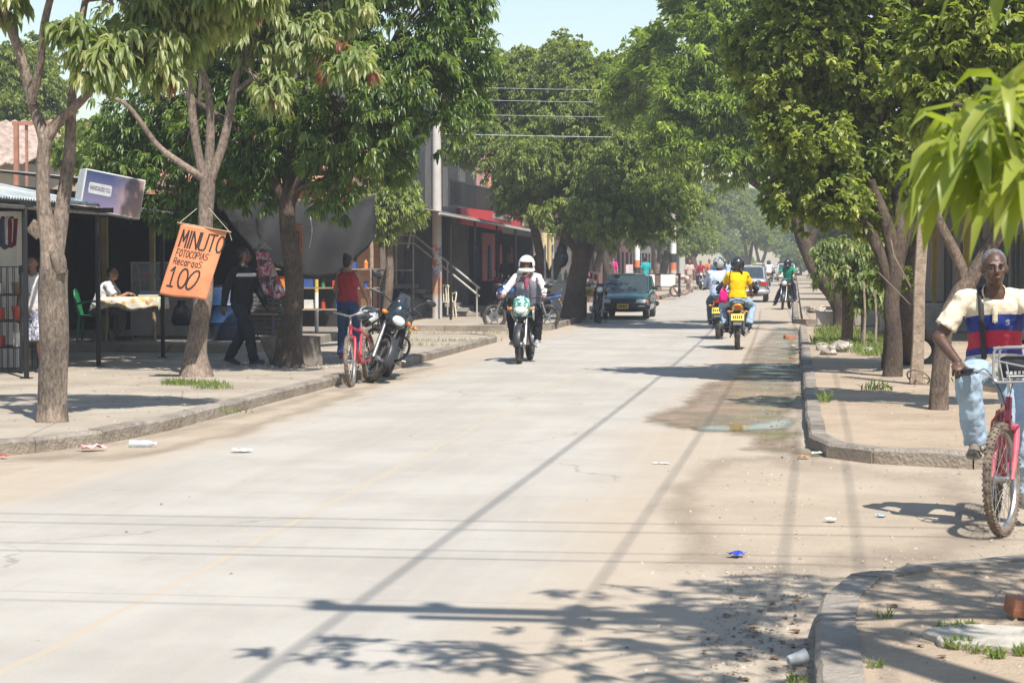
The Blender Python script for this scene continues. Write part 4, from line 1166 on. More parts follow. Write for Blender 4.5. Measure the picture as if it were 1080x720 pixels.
def blotch(name, outline, z, m, n=4, amp=.06, seed=0, soft=0):
    """flat sheet with a ragged outline; 'edge' fades it out towards the rim"""
    P = rounded([V((x, y, 0)) for x, y in outline], .5, n); Q = []
    for i in range(len(P)):
        p, q = P[i], P[(i + 1) % len(P)]; k = max(1, int((q - p).length / .12))
        Q += [p.lerp(q, j / k) for j in range(k)]
    Q = [p + V((sum(mnoise.noise(p * fq + V((seed, 0, 0))) * amp * w for fq, w in ((1.5, 2.2), (4, 1), (9, .5))), sum(mnoise.noise(p * fq + V((0, seed + 7, 0))) * amp * w for fq, w in ((1.2, 5), (3, 2.5), (8, .8))), 0)) for p in Q]
    b = MB(); lay = b.bm.verts.layers.float.new('edge')
    c = bmesh.ops.create_grid
    x0, x1 = min(p.x for p in Q), max(p.x for p in Q); y0, y1 = min(p.y for p in Q), max(p.y for p in Q)
    def sd(x, y):       # signed distance to the outline, positive inside
        ins = False; d = 9e9; k = len(Q); j = k - 1
        for i in range(k):
            a_, b_ = Q[i], Q[j]
            if (a_.y > y) != (b_.y > y) and x < (b_.x - a_.x) * (y - a_.y) / (b_.y - a_.y) + a_.x: ins = not ins
            dx, dy = b_.x - a_.x, b_.y - a_.y; L2 = dx * dx + dy * dy + 1e-12; t = max(0, min(1, ((x - a_.x) * dx + (y - a_.y) * dy) / L2))
            dd = (x - a_.x - dx * t) ** 2 + ((y - a_.y - dy * t) * .35) ** 2
            if dd < d: d = dd
            j = i
        return math.sqrt(d) * (1 if ins else -1)
    st = .07; sy = .18; nx = int((x1 - x0) / st) + 3; ny = int((y1 - y0) / sy) + 3; V_ = {}
    S_ = {(i, j): sd(x0 - st + i * st, y0 - sy + j * sy) for i in range(nx) for j in range(ny)}
    def vv(i, j):
        if (i, j) not in V_:
            w = b.bm.verts.new((x0 - st + i * st, y0 - sy + j * sy, z)); w[lay] = S_[i, j]; V_[i, j] = w
        return V_[i, j]
    for i in range(nx - 1):
        for j in range(ny - 1):
            if max(S_[i, j], S_[i + 1, j], S_[i, j + 1], S_[i + 1, j + 1]) > -.02: b.bm.faces.new([vv(i, j), vv(i + 1, j), vv(i + 1, j + 1), vv(i, j + 1)])
    return struct(name, b, m)
# dampness and standing water by the right kerb (all at ground level)
px = lambda L: [g2(u, v) for u, v in L]
blotch('wet_ground', px([(848, 345), (812, 345), (790, 365), (778, 385), (760, 398), (735, 405), (705, 428), (668, 442), (690, 452), (740, 458), (790, 462), (765, 474), (812, 482), (858, 487), (872, 480), (851, 472), (849, 440), (849, 390)]), .004, WETM, amp=.05)
blotch('puddle', px([(698, 452), (735, 448.5), (785, 444), (836, 440), (847, 446), (843, 454), (800, 457), (738, 456)]), .008, WATERM, amp=.02, seed=3)
blotch('puddle', px([(812, 470), (835, 468), (848, 471), (846, 478), (825, 478)]), .008, WATERM, amp=.01, seed=6)
blotch('puddle', px([(824, 371), (838, 367), (846, 368), (846, 376), (830, 379)]), .008, WATERM, amp=.01, seed=8)

def drift_mat():
    t = NT('sand_drift')
    c = t.mix(t.map(t.noise(.9, 8), .32, .68), SAND2, SAND); c = t.mix(t.map(t.noise(38, 3), .62, .70, 0, .5), c, (.20, .16, .12))
    fade(t, .0, .42, .55, 1.6); return t.fin(c, t.noise(45, 5), .4, .02)
DRIFTM = drift_mat()
blotch('sand_drift', [(-.75, 10.3), (-.3, 9.9), (.1, 9.75), (.5, 10.4), (1.3, 11.2), (1.4, 15.4), (.3, 16.1), (-.1, 16.9), (-.8, 16.6), (-1.0, 13.5)], .003, DRIFTM, amp=.05, seed=11)
blotch('sand_drift', [(-6.4, 15.0), (-5.2, 15.2), (-4.9, 18), (-5.1, 24), (-5.3, 30), (-5.95, 30), (-5.95, 18), (-6.4, 15.9)], .003, DRIFTM, amp=.05, seed=14)
# ------------------------------------------------------------ left side: stall with awning frame
DARKW = mat('shade_dark_wall', (.018, .017, .016), .9, var=.3, scale=2, dirt=.08)  # near-black tone puts the interior shade into the wall colour
GREYW = mat('grey_render', (.24, .225, .205), .92, var=.2, scale=2, bump=.3, dirt=.3)
CREAMW = mat('cream_wall', (.50, .42, .30), .9, var=.1, scale=2, bump=.2, dirt=.3)
WHITEW = mat('white_wall', (.66, .63, .58), .9, var=.1, scale=2, bump=.2, dirt=.5)
ORANGEW = mat('orange_wall', (.50, .22, .12), .9, var=.15, scale=2, bump=.2, dirt=.3)
SALMONW = mat('salmon_wall', (.50, .26, .22), .9, var=.12, scale=2, bump=.2)
TILE = mat('clay_tiles', (.42, .22, .14), .9, var=.3, scale=5, bump=.4)
ZINC = mat('zinc_sheet', (.20, .27, .30), .6, .2, var=.3, scale=3, dirt=.4, col2=(.42, .47, .48))
RUSTZ = mat('rusty_zinc_sheet', (.25, .22, .20), .6, .3, var=.3, scale=3, dirt=.7)
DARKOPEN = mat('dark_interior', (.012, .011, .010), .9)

def corr_roof(mb, p0, p1, p2, p3, pitch=.09, amp=.018):
    """corrugated sheet spanned by four corners, corrugations run p0->p3"""
    p0, p1, p2, p3 = map(V, (p0, p1, p2, p3)); n = int((p1 - p0).length / pitch * 4); nn = (p1 - p0).cross(p3 - p0).normalized()
    mb.grid(lambda u, v: (p0.lerp(p1, u)).lerp(p3.lerp(p2, u), v) + nn * amp * math.sin(u * n / 4 * 2 * PI), n, 3)

# the awning frame on its posts
fr = thing('awning_frame', 'black metal awning frame on thin posts with a long pipe rail', 'frame', (-9.6, 27.5, .11))
PX = [G(28, 399, .112), G(104, 386, .112), G(172, 377, .112)]
for p in PX:
    m = MB(); m.box((p.x, p.y, 1.19), (.055, .055, 2.16), None, .004); m.box((p.x, p.y, .118), (.13, .13, .012)); m.build('post', BLACKM, fr, world=True)
m = MB(); a = A(-60, 217, PX[0].y - 2.4); b = A(206, 233, PX[2].y + 1.2)
m.tube([(PX[0].x - .02, 22.0, 2.30), (PX[0].x, PX[0].y, 2.29), (PX[1].x, PX[1].y, 2.29), (PX[2].x, PX[2].y, 2.29), (PX[2].x, 31.6, 2.29)], .025, 8)
m.build('rail', STEEL, fr, world=True)
for y in (PX[0].y, PX[1].y, PX[2].y):
    m = MB(); m.box((-11.8, y, 2.33), (4.4, .05, .07)); m.build('rafter', BLACKM, fr, world=True)

# zinc roof over the stall, two sheets of different age
rf = thing('corrugated_roof', 'corrugated zinc awning roof with peeling pale paint above the stall, far left', 'roof', (-11.5, 26, 2.4))
m = MB(); corr_roof(m, (-9.75, 22.6, 2.40), (-9.75, 27.2, 2.40), (-12.6, 27.2, 2.98), (-12.6, 22.6, 2.98)); m.build('sheet', ZINC, rf, 0, world=True, solid=.003)
m = MB(); corr_roof(m, (-9.85, 27.25, 2.36), (-9.85, 31.4, 2.36), (-14.0, 31.4, 2.95), (-14.0, 27.25, 2.95)); m.build('rusty_sheet', RUSTZ, rf, 0, world=True, solid=.003)
rf = thing('corrugated_roof', 'rusty corrugated roof behind the grey shade cloth', 'roof', (-11, 36, 2.6))
m = MB(); corr_roof(m, (-9.3, 31.6, 2.75), (-9.3, 40.0, 2.75), (-14.0, 40.0, 3.2), (-14.0, 31.6, 3.2)); m.build('sheet', RUSTZ, rf, 0, world=True, solid=.003)

def window(parent, x, y0, y1, z0, z1, fm=WHITEP, face=1, name='window', gm=None):
    """window in a wall parallel to the street; face=+1 looks to +x"""
    m = MB(); t = .05
    for a, b, c, d in ((y0, y1, z0, z0 + t), (y0, y1, z1 - t, z1), (y0, y0 + t, z0 + t, z1 - t), (y1 - t, y1, z0 + t, z1 - t), ((y0 + y1) / 2 - t / 2, (y0 + y1) / 2 + t / 2, z0 + t, z1 - t)):
        m.box((x + face * .03, (a + b) / 2, (c + d) / 2), (.08, b - a, d - c))
    w = m.build(name, fm, parent, 0, world=True)
    m = MB(); m.box((x + face * .012, (y0 + y1) / 2, (z0 + z1) / 2), (.02, y1 - y0 - .02, z1 - z0 - .02)); m.build('pane', gm or mat('window_glass', (.03, .035, .04), .08, spec=.8), w, 0, world=True)
    return w

# shop building behind the stall
sb = thing('shop_building', 'low shop, walls coloured shade-dark, open to the street behind the stall posts', 'building', (-15, 27, 0))
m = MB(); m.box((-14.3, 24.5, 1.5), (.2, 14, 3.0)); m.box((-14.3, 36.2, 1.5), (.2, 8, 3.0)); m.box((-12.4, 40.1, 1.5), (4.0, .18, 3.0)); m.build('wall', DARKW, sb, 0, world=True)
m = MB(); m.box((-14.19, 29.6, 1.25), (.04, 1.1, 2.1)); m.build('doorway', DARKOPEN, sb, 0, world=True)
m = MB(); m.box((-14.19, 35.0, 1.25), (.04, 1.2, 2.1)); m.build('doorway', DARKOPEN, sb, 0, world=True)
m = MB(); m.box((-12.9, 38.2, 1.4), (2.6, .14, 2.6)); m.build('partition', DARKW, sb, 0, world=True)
m = MB(); p = G(112, 362, .262); qx = A(111, 300, 35.5).x; m.box((qx, 35.5, 1.3), (.10, .10, 2.3)); m.build('pillar', mat('ochre_paint', (.30, .24, .10), .8), sb, 0, world=True)
m = MB(); qx = A(161, 300, 35.5).x; m.box((qx, 35.5, 1.3), (.09, .09, 2.3)); m.build('pillar', MATS['ochre_paint'], sb, 0, world=True)

# white wall at the far left edge with hanging clothes
a = A(-8, 300, 26.5); b = A(18, 300, 26.5)
ww = thing('white_wall', 'whitewashed wall end at the far left, behind the hanging clothes', 'wall', (a.x, 26.5, .11))
m = MB(); m.box(((a.x + b.x) / 2 - .35, 26.6, 1.2), (b.x - a.x + .7, .18, 2.2)); m.build('wall', WHITEW, ww, 0, world=True)
for i, (u, c, lbl, ln) in enumerate(((3, (.05, .06, .10), 'dark navy shirt hanging first on the rail at the far left edge', .42), (8, (.35, .35, .36), 'pale grey shirt hanging on the rail at the far left, before the maroon one', .36), (12.3, (.11, .02, .03), 'maroon shirt hanging last on the rail at the far left', .40))):
    p = A(u, 223, 25.2); m = MB()
    def cl(uu, vv, p=p, ln=ln, i=i): return V((p.x + (uu - .5) * .13 * (1 + .3 * (1 - vv)) , 25.2 + .03 * math.sin(uu * 9 + i) * vv, 2.2 - vv * ln * (1 - .05 * math.sin(uu * 7 + i)) - (0.0 if .3 < uu < .7 else .03) * (1 - vv)))
    m.grid(cl, 10, 10); o = m.build('hanging_shirt', cloth('garment%d' % i, c), None, 60, solid=.012)
    tag(o, lbl, 'shirt', 'shirts hanging at the left stall')

# wire bird cages / display rack
cr = thing('wire_rack', 'black wire display rack hung with small red and green goods, left of the first tree', 'rack', (G(8, 392, .112).x, 25.6, .112))
m = MB(); x0, x1, y0, y1 = -.62, .36, -.3, .3
for x in np.linspace(x0, x1, 12):
    for y in (y0, y1): m.tube([(x, y, .02), (x, y, 1.42)], .006, 4)
for z in (.04, .35, .70, 1.05, 1.42):
    for y in (y0, y1): m.tube([(x0, y, z), (x1, y, z)], .008, 4)
    for x in (x0, x1): m.tube([(x, y0, z), (x, y1, z)], .008, 4)
for x in (x0, x1):
    for y in (y0, y1): m.box((x, y, .72), (.03, .03, 1.44))
m.build('frame', BLACKM, cr)
m = MB()
for z in (.35, .70, 1.05): m.box(((x0 + x1) / 2, 0, z - .01), (x1 - x0, .56, .012))
m.build('shelf', BLACKM, cr, 0)
rnd = random.Random(4)
GOODS = [mat('goods_red', (.45, .05, .03), .6), mat('goods_green', (.06, .18, .06), .6), mat('goods_white', (.6, .58, .52), .6), mat('goods_blue', (.04, .08, .25), .6), mat('goods_brown', (.20, .11, .05), .7), mat('goods_orange', (.6, .2, .04), .6), mat('goods_pink', (.6, .14, .22), .6)]
GN = ['red', 'green', 'white', 'blue', 'brown', 'orange', 'pink']
# goods on the rack: small flower pots and cartons, each its own thing
k = 0
for z, wh in ((.352, 'lowest'), (.702, 'middle'), (1.052, 'top')):
    for i in range(4):
        c = rnd.choice([0, 1, 2, 4, 5]); x = cr.location.x + x0 + .12 + i * .24; h = .14 + rnd.random() * .12
        m = MB()
        if i % 2: m.lathe([(.0, 0), (.045, 0), (.06, h * .7), (.065, h * .7), (.065, h * .8), (.0, h * .8)], (0, 0, 0), (0, 0, 1), 14)
        else: m.box((0, 0, h / 2), (.13, .11, h), (0, 0, rnd.uniform(-.3, .3)), .006)
        o = m.build('flower_pot' if i % 2 else 'carton', GOODS[c], None, 30); o.location = (x, 25.48, .112 + z)
        tag(o, '%s %s on the %s shelf of the black wire rack, %s from the left' % (GN[c], 'flower pot' if i % 2 else 'carton', wh, ('first', 'second', 'third', 'fourth')[i]), 'pot' if i % 2 else 'carton', 'goods on the wire rack')

# ------------------------------------------------------------ tilted light box sign
sg = thing('shop_sign', 'tilted blue and lilac light box sign with a grey name panel, above the stall rail', 'sign', A(103, 226, 27.6), rot=(0, 0, 0))
sg.rotation_euler = (0, R(10), R(36))
m = MB(); m.box((.15, .08, .32), (.90, .34, .58), None, .008); m.build('case', mat('sign_case', (.50, .50, .46), .5, dirt=.5), sg, 20)
def signface():
    t = NT('sign_face', .4); z = t.map(t.z, .06, .58, 0, 1, False); x = t.map(t.x, -.3, .6, 0, 1, False)
    c = t.mix(z, (.20, .17, .27), (.035, .055, .13)); c = t.mix(t.map(t.op('ADD', x, t.noise(3, 4)), .9, 1.5), c, (.32, .22, .20)); return t.fin(c)
m = MB(); m.box((.15, -.089, .32), (.86, .006, .54)); m.build('face', signface(), sg, 0)
m = MB(); m.prism([V((p.x, -.0935, p.y)) for p in rounded([V((-.22, .27, 0)), V((.12, .27, 0)), V((.12, .43, 0)), V((-.22, .43, 0))], .03, 4)], (0, -.003, 0)); m.build('name_panel', mat('panel_grey', (.42, .42, .44), .6), sg, 0)
tm = text_mesh('VARIEDADES YULI', .052, .001)
m = MB(); m.addmesh(tm, Matrix.Translation((-.05, -.099, .352)) @ Matrix.Rotation(PI / 2, 4, 'X') @ Matrix.Diagonal((.74, 1.6, 1, 1))); m.build('lettering', mat('sign_ink', (.06, .05, .09), .6), sg, 0)
for x in (-.2, .5): m = MB(); m.cyl((x, 0, -.05), (x, 0, .04), .015); m.build('bracket', BLACKM, sg)

# ------------------------------------------------------------ furniture of the stall, on the platform z=.26
ZP = .262
def stand(u, v, z=ZP): p = G(u, v, z); return (p.x, p.y, z)
def plastic_chair(label, loc, rz, m_, group=None):
    t = thing('plastic_chair', label, 'chair', loc, rz, group)
    m = MB(); m.grid(lambda u, v: V(((u - .5) * .42, (v - .5) * .42, .43 - .02 * math.sin(PI * u))), 8, 8); m.build('seat', m_, t, 60, solid=.012)
    m = MB()
    P = curve([(-.2, -.20, .42), (-.19, -.25, .65), (-.14, -.285, .82), (0, -.295, .86), (.14, -.285, .82), (.19, -.25, .65), (.2, -.20, .42)], 4); m.tube(P, .018, 8)
    for x in (-.10, -.035, .035, .10): m.tube([(x, -.20, .43), (x, -.25, .62), (x, -.29, .84)], .014, 6)
    m.build('backrest', m_, t, 50)
    for s in (-1, 1):
        m = MB(); m.tube(curve([(s * .2, -.24, .62), (s * .25, -.1, .66), (s * .25, .12, .65), (s * .21, .18, .42)], 4), .018, 8); m.build('armrest', m_, t, 50)
        for y in (-.19, .19):
            m = MB(); m.tube([(s * .19, y, .42), (s * .23, y * 1.2, 0)], [.026, .018], 8); m.build('leg', m_, t, 50)
    return t
GREENP = mat('green_plastic', (.01, .14, .05), .4); WHITEPL = mat('cream_plastic', (.62, .56, .42), .45)
chA = plastic_chair('dark green plastic chair under the seated man in the stall', stand(98, 359), R(-80), GREENP)
# table with a yellow printed cloth
tb = thing('table', 'wooden table under a pale yellow printed cloth in the stall', 'table', stand(142, 359), R(3))
m = MB()
m.box((0, 0, .72), (.98, .6, .03), None, .004); m.build('tabletop', WOODL, tb)
for sx in (-1, 1):
    for sy in (-1, 1):
        m = MB(); m.tube([(sx * .40, sy * .24, .71), (sx * .42, sy * .25, 0)], [.035, .024], 8); m.build('leg', WOODL, tb)
def cloth_t():
    t = NT('yellow_cloth', .85); v = t.N.new('ShaderNodeTexVoronoi'); v.inputs['Scale'].default_value = 9; t.L.new(t.tc, v.inputs[0])
    c = t.mix(t.map(v.outputs['Distance'], .3, .5), (.62, .42, .16), (.66, .62, .50)); c = t.mix(t.map(t.noise(14, 3), .58, .66), c, (.45, .20, .06)); return t.fin(c)
def tcl(u, v):
    x = (u - .5) * 1.28; y = (v - .5) * .92; z = .742
    ox = max(0, abs(x) - .50); oy = max(0, abs(y) - .31)
    wob = .018 * math.sin(x * 17 + y * 5)
    d = max(ox, oy) * (1.35 + .25 * math.sin(x * 9 + 1))
    return V((math.copysign(min(abs(x), .505 + ox * .12), x) if ox else x, (math.copysign(min(abs(y), .315 + oy * .12 + wob * min(1, oy * 9)), y) if oy else y), z - d))
m = MB(); m.grid(tcl, 40, 28); o = m.build('tablecloth', cloth_t(), None, 60, solid=.004); o.location = tb.location; o.rotation_euler = tb.rotation_euler; tag(o, 'pale yellow flowered cloth hanging over the stall table edges', 'tablecloth')
p = G(142, 359, ZP)
o = thing('laptop_case', 'open pale grey case lying on the cloth covered table', 'case', (p.x + .26, p.y, ZP + .748), R(10))
m = MB(); m.box((0, 0, .015), (.34, .24, .03), None, .006); m.build('base', mat('case_grey', (.40, .40, .38), .5), o)
m = MB(); m.box((0, .10, .045), (.36, .24, .025), (.35, 0, 0), .006); m.build('lid', mat('case_grey', (.40, .40, .38), .5), o)
# glass display case behind the table
vc = thing('display_case', 'glass sided food display case standing behind the cloth covered table', 'display case', stand(160, 357), R(0))
vc.location.y += .65
m = MB(); m.box((.05, 0, .38), (1.15, .5, .70), None, .01); m.build('cabinet', mat('cabinet_grey', (.30, .29, .27), .6, dirt=.3), vc)
m = MB()
for x in (-.5, .6):
    m.box((x, -.22, 1.02), (.025, .025, .6))
    m.tube(curve([(x, -.22, 1.30), (x, -.1, 1.33), (x, .12, 1.24), (x, .22, .95), (x, .23, .74)], 4), .012, 6)
m.box((.05, -.22, 1.32), (1.14, .03, .03)); m.box((.05, 0, .74), (1.17, .5, .02)); m.build('frame', ALU, vc)
m = MB(); m.quad((-.49, -.215, .75), (.59, -.215, .75), (.59, -.215, 1.31), (-.49, -.215, 1.31)); m.build('glass_front', mat('vitrine_glass', (.55, .6, .6), .05, alpha=.22, spec=1), vc, 0, solid=.004)
m = MB(); m.box((.05, 0, 1.02), (1.08, .4, .012)); m.build('shelf', ALU, vc, 0)
for x in (-.45, .55):
    m = MB(); m.torus((x, -.2, .035), (1, 0, 0), .022, .013, 14, 6); m.build('castor', DARKP, vc)
for i, (dx, c) in enumerate(((-.3, 0), (-.05, 4), (.2, 5), (.42, 2))):
    m = MB(); m.lathe([(0, 0), (.07, 0), (.10, .05), (.095, .09), (.0, .11)], (0, 0, 0), (0, 0, 1), 14); o = m.build('food_bowl', GOODS[c], None, 50); o.location = (vc.location.x + dx, vc.location.y - .05, ZP + 1.03); tag(o, '%s bowl of food on the glass display case shelf' % GN[c], 'bowl', 'bowls in the display case')
# bags slung under the end of the table, behind the banner
p = G(183, 332, ZP)
m = MB(); m.loft([ering(V((.01 * z, 0, z * .42)), V((1, 0, 0)), V((0, 1, 0)), .17 * w, .09 * w) for z, w in ((0, .75), (.15, 1), (.4, .98), (.7, .75), (.85, .4), (.95, .5), (1, .3))]); o = m.build('black_bag', mat('black_bag', (.015, .015, .015), .5), None, 60); o.location = (A(184, 330, 31.4).x, 31.75, .55); tag(o, 'black bag slung at the end of the stall table, behind the banner', 'bag')
# blue drum
dr = thing('drum', 'dark blue plastic drum standing behind the walking man', 'drum', stand(240, 358))
m = MB(); m.lathe([(0, 0), (.27, 0), (.29, .04), (.285, .28), (.30, .30), (.285, .32), (.285, .58), (.30, .60), (.285, .62), (.28, .86), (.25, .90), (0, .90)], (0, 0, 0), (0, 0, 1), 30); m.build('barrel', mat('drum_blue', (.015, .045, .12), .45, dirt=.2), dr, 40)
m = MB(); m.lathe([(.0, .90), (.24, .90), (.24, .93), (.0, .93)], (0, 0, 0), (0, 0, 1), 30); m.build('lid', DARKP, dr, 40)
# crates stack
CRATE = mat('grey_crate', (.11, .11, .105), .6)
def crate(mm_, w=.42, d=.32, h=.26):
    m = MB()
    for z in (0, .07, .14, .21):
        for s in (-1, 1): m.box((s * (w / 2 - .01), 0, z + .02), (.02, d, .045)); m.box((0, s * (d / 2 - .01), z + .02), (w - .04, .02, .045))
    for s in (-1, 1):
        for q in (-1, 1): m.box((s * (w / 2 - .008), q * (d / 2 - .008), h / 2), (.03, .03, h), None, .003)
        m.box((s * .06, -d / 2 + .006, h / 2), (.02, .03, h))
    m.box((0, 0, .01), (w - .03, d - .03, .012)); return m.build('bottle_crate', mm_, None, 20)
q = stand(287, 358); base = crate(CRATE)
wh = ['bottom', 'second', 'third', 'top']
k = 0
for col in range(2):
    for i in range(3):
        o = base if k == 0 else base.copy()
        if k: C.objects.link(o)
        o.location = (q[0] - .21 + col * .44, q[1] + .2, ZP + i * .265); k += 1
        tag(o, 'dark slatted crate, %s of the %s stack by the walking man' % (('lowest', 'middle', 'topmost')[i], ('left', 'right')[col]), 'crate', 'stacked crates behind the walking man')
o = thing('wash_basin', 'white shallow tray lying on the stacked crates', 'tray', (q[0] + .02, q[1] + .2, ZP + .79))
m = MB(); m.lathe([(0, 0), (.26, 0), (.30, .06), (.31, .06), (.27, -.005)], (0, 0, .01), (0, 0, 1), 24); m.build('bowl', WHITEPL, o, 50)

# pink and white blouses held up on a hanger beside the man
p = A(279, 262, 29.6)
hb = thing('hanging_blouse', 'white and pink flowered blouse hanging beside the walking man', 'blouse', p)
def fl():
    t = NT('flowered_cloth', .9); c = t.mix(t.map(t.noise(16, 3), .46, .54), (.62, .52, .50), (.55, .12, .22)); c = t.mix(t.map(t.noise(9, 3, None, .6, 5), .55, .6), c, (.12, .10, .14)); return t.fin(c)
m = MB(); m.grid(lambda u, v: V(((u - .5) * (.20 + .20 * v) - .04 + .17 * v, .04 * math.sin(u * 12 + v * 3) * (.4 + v), -.72 * v - .05 * abs(u - .5) * 2 + .05 * math.sin(u * 8) * v)), 20, 16); m.build('fabric', fl(), hb, 60, solid=.006)
m = MB(); m.tube([(-.12, 0, -.02), (0, 0, .05), (.12, 0, -.02)], .006, 6); m.tube(curve([(0, 0, .05), (.02, 0, .10), (-.01, 0, .12)], 4), .004, 5); m.build('hanger', STEEL, hb)

# shelving stall: tables with stock
def rack(label, loc, w, d, levels, mm_, rz=0, legs=.03, cat='shelf', top=None):
    t = thing('stall_shelf', label, cat, loc, rz); H = max(levels) + .02 if top is None else top
    for sx in (-1, 1):
        for sy in (-1, 1):
            m = MB(); m.box((sx * w / 2, sy * d / 2, H / 2), (legs, legs, H)); m.build('leg', mm_, t, 0)
    for z in levels:
        m = MB(); m.box((0, 0, z), (w + .04, d + .04, .025)); m.build('shelf', WOODG, t, 0)
    return t
r1p = stand(352, 352); r1p = (r1p[0] - .35, r1p[1] + .2, r1p[2])
rack('open shelf stall with rows of small goods under the shade cloth', r1p, 2.2, .5, (.45, .85, 1.2), BLACKM)
rnd = random.Random(9); nth = ('first', 'second', 'third', 'fourth', 'fifth', 'sixth', 'seventh', 'eighth')
for z, wh in ((.4626, 'lowest'), (.8626, 'middle'), (1.2126, 'top')):
    for i in range(8):
        c = rnd.randrange(7); h = .10 + rnd.random() * .12; m = MB()
        if rnd.random() < .5: m.lathe([(0, 0), (.04, 0), (.04, h * .7), (.018, h * .85), (.018, h), (0, h)], (0, 0, 0), (0, 0, 1), 12); nm = 'bottle'
        else: m.box((0, 0, h / 2), (.17, .15, h), None, .006); nm = 'carton'
        o = m.build(nm, GOODS[c], None, 30); o.location = (r1p[0] - .95 + i * .27, r1p[1] - .1, r1p[2] + z)
        tag(o, '%s %s, %s along the %s shelf under the shade cloth' % (GN[c], nm, nth[i], wh), nm, 'goods on the stall shelves')
m = MB(); tt = thing('low_table', 'low bench with purple legs in front of the shelf stall', 'bench', (G(348, 345, ZP).x + .15, 33.4, ZP))
m.box((0, 0, .44), (.9, .35, .03)); m.build('top', WOODG, tt, 0)
for sx in (-1, 1):
    for sy in (-1, 1):
        m = MB(); m.box((sx * .4, sy * .13, .21), (.035, .035, .43)); m.build('leg', mat('purple_paint', (.12, .08, .16), .6), tt, 0)
# painted yellow/white post
def banded(label, name, loc, h, r0, r1, bands, cat='pole', base=CONC):
    """round pole with painted bands [(z0,z1,material)]"""
    t = thing(name, label, cat, loc)
    m = MB(); m.cyl((0, 0, 0), (0, 0, h), r0, r1, 20); m.build('shaft', base, t)
    for z0, z1, mm_ in bands:
        m = MB(); f = lambda z: r0 + (r1 - r0) * z / h + .002
        m.lathe([(f(z0), z0), (f(z1), z1)], (0, 0, 0), (0, 0, 1), 20); m.build('painted_band', mm_, t)
    return t
ORANGEP = mat('orange_paint', (.62, .17, .05), .7, dirt=.4, var=.2); YELP = mat('yellow_paint', (.60, .42, .05), .7, dirt=.4)
p = G(334, 350, .262); banded('thin post painted white and yellow under the shade cloth', 'post', (p.x, p.y, .262), 2.3, .035, .035, [(0.0, .75, WHITEP), (.75, 1.05, YELP), (1.05, 1.9, WHITEP)], 'post')
p = G(392, 346, .112); banded('weathered timber post holding the right corner of the shade cloth', 'post', (p.x, p.y, .112), 2.7, .05, .045, [], 'post', WOODG)

# ------------------------------------------------------------ grey shade cloth
tp = thing('shade_cloth', 'dark grey shade cloth sagging between the trees and a timber post', 'tarpaulin', (-7.8, 31, 2.0))
TL = A(228, 196, 31.2); TR = A(396, 205, 34.5); BL = A(232, 214, 31.0); BR = A(393, 240, 34.3)
cols = 40; rows = 14
prof = [(0, 214), (.12, 246), (.25, 270), (.36, 282), (.5, 291), (.64, 295), (.75, 291), (.85, 278), (.95, 262), (1, 247)]
topf = [(0, 196), (.3, 206), (.6, 214), (.8, 212), (.9, 208), (1, 206)]
def ip(T, u):
    for (a, b), (c, d) in zip(T, T[1:]):
        if u <= c: return b + (d - b) * (u - a) / (c - a)
    return T[-1][1]
def tarp(u, v):
    uu = 230 + 165 * u; vv = ip(topf, u) * (1 - v) + ip(prof, u) * v; y = 31.2 + 3.0 * u - .12 * math.sin(PI * v) * (math.sin(PI * u)) - .10 * v
    return A(uu, vv, y) + V((0, .05 * math.sin(u * 23 + v * 4) * (.3 + v) + .05 * mnoise.noise(V((u * 7, v * 3, 0))) + .05 * abs(math.sin(u * 9 - v * 2.2)) + .03 * math.sin(u * 41 + 6 * v), .0))
m = MB(); m.grid(tarp, cols, rows)
def tarp_m():
    t = NT('shade_net', .85); c = t.mix(t.map(t.noise(1.2, 5), .3, .7), (.040, .040, .042), (.060, .059, .058)); c = t.mix(t.map(t.noise(160, 2, (1, 1, 1)), .4, .6, 0, .25), c, (.13, .13, .13))
    t.fin(c, t.noise(5, 4), .4, .05)
    tr = t.N.new('ShaderNodeBsdfTranslucent'); tr.inputs[0].default_value = (.10, .098, .095, 1); mx = t.N.new('ShaderNodeMixShader'); mx.inputs[0].default_value = .4
    t.L.new(t.p.outputs[0], mx.inputs[1]); t.L.new(tr.outputs[0], mx.inputs[2]); t.L.new(mx.outputs[0], t.N['Material Output'].inputs[0]); return t.m
m.build('net', tarp_m(), tp, 60, world=True, solid=.004)
m = MB(); m.tube([TL, A(310, 211, 32.7), TR], .008, 5); m.tube([TR, (G(392, 346, .11).x, G(392, 346, .11).y, 2.7)], .008, 5); m.build('rope', WOODG, tp, world=True)
m = MB(); m.tube(curve([A(327, 226, 31.3), A(329, 245, 31.2), A(326, 262, 31.2)], 4), .006, 5); tag(m.build('loose_rope', WHITEPL, None), 'thin pale rope end dangling in front of the shade cloth', 'rope')

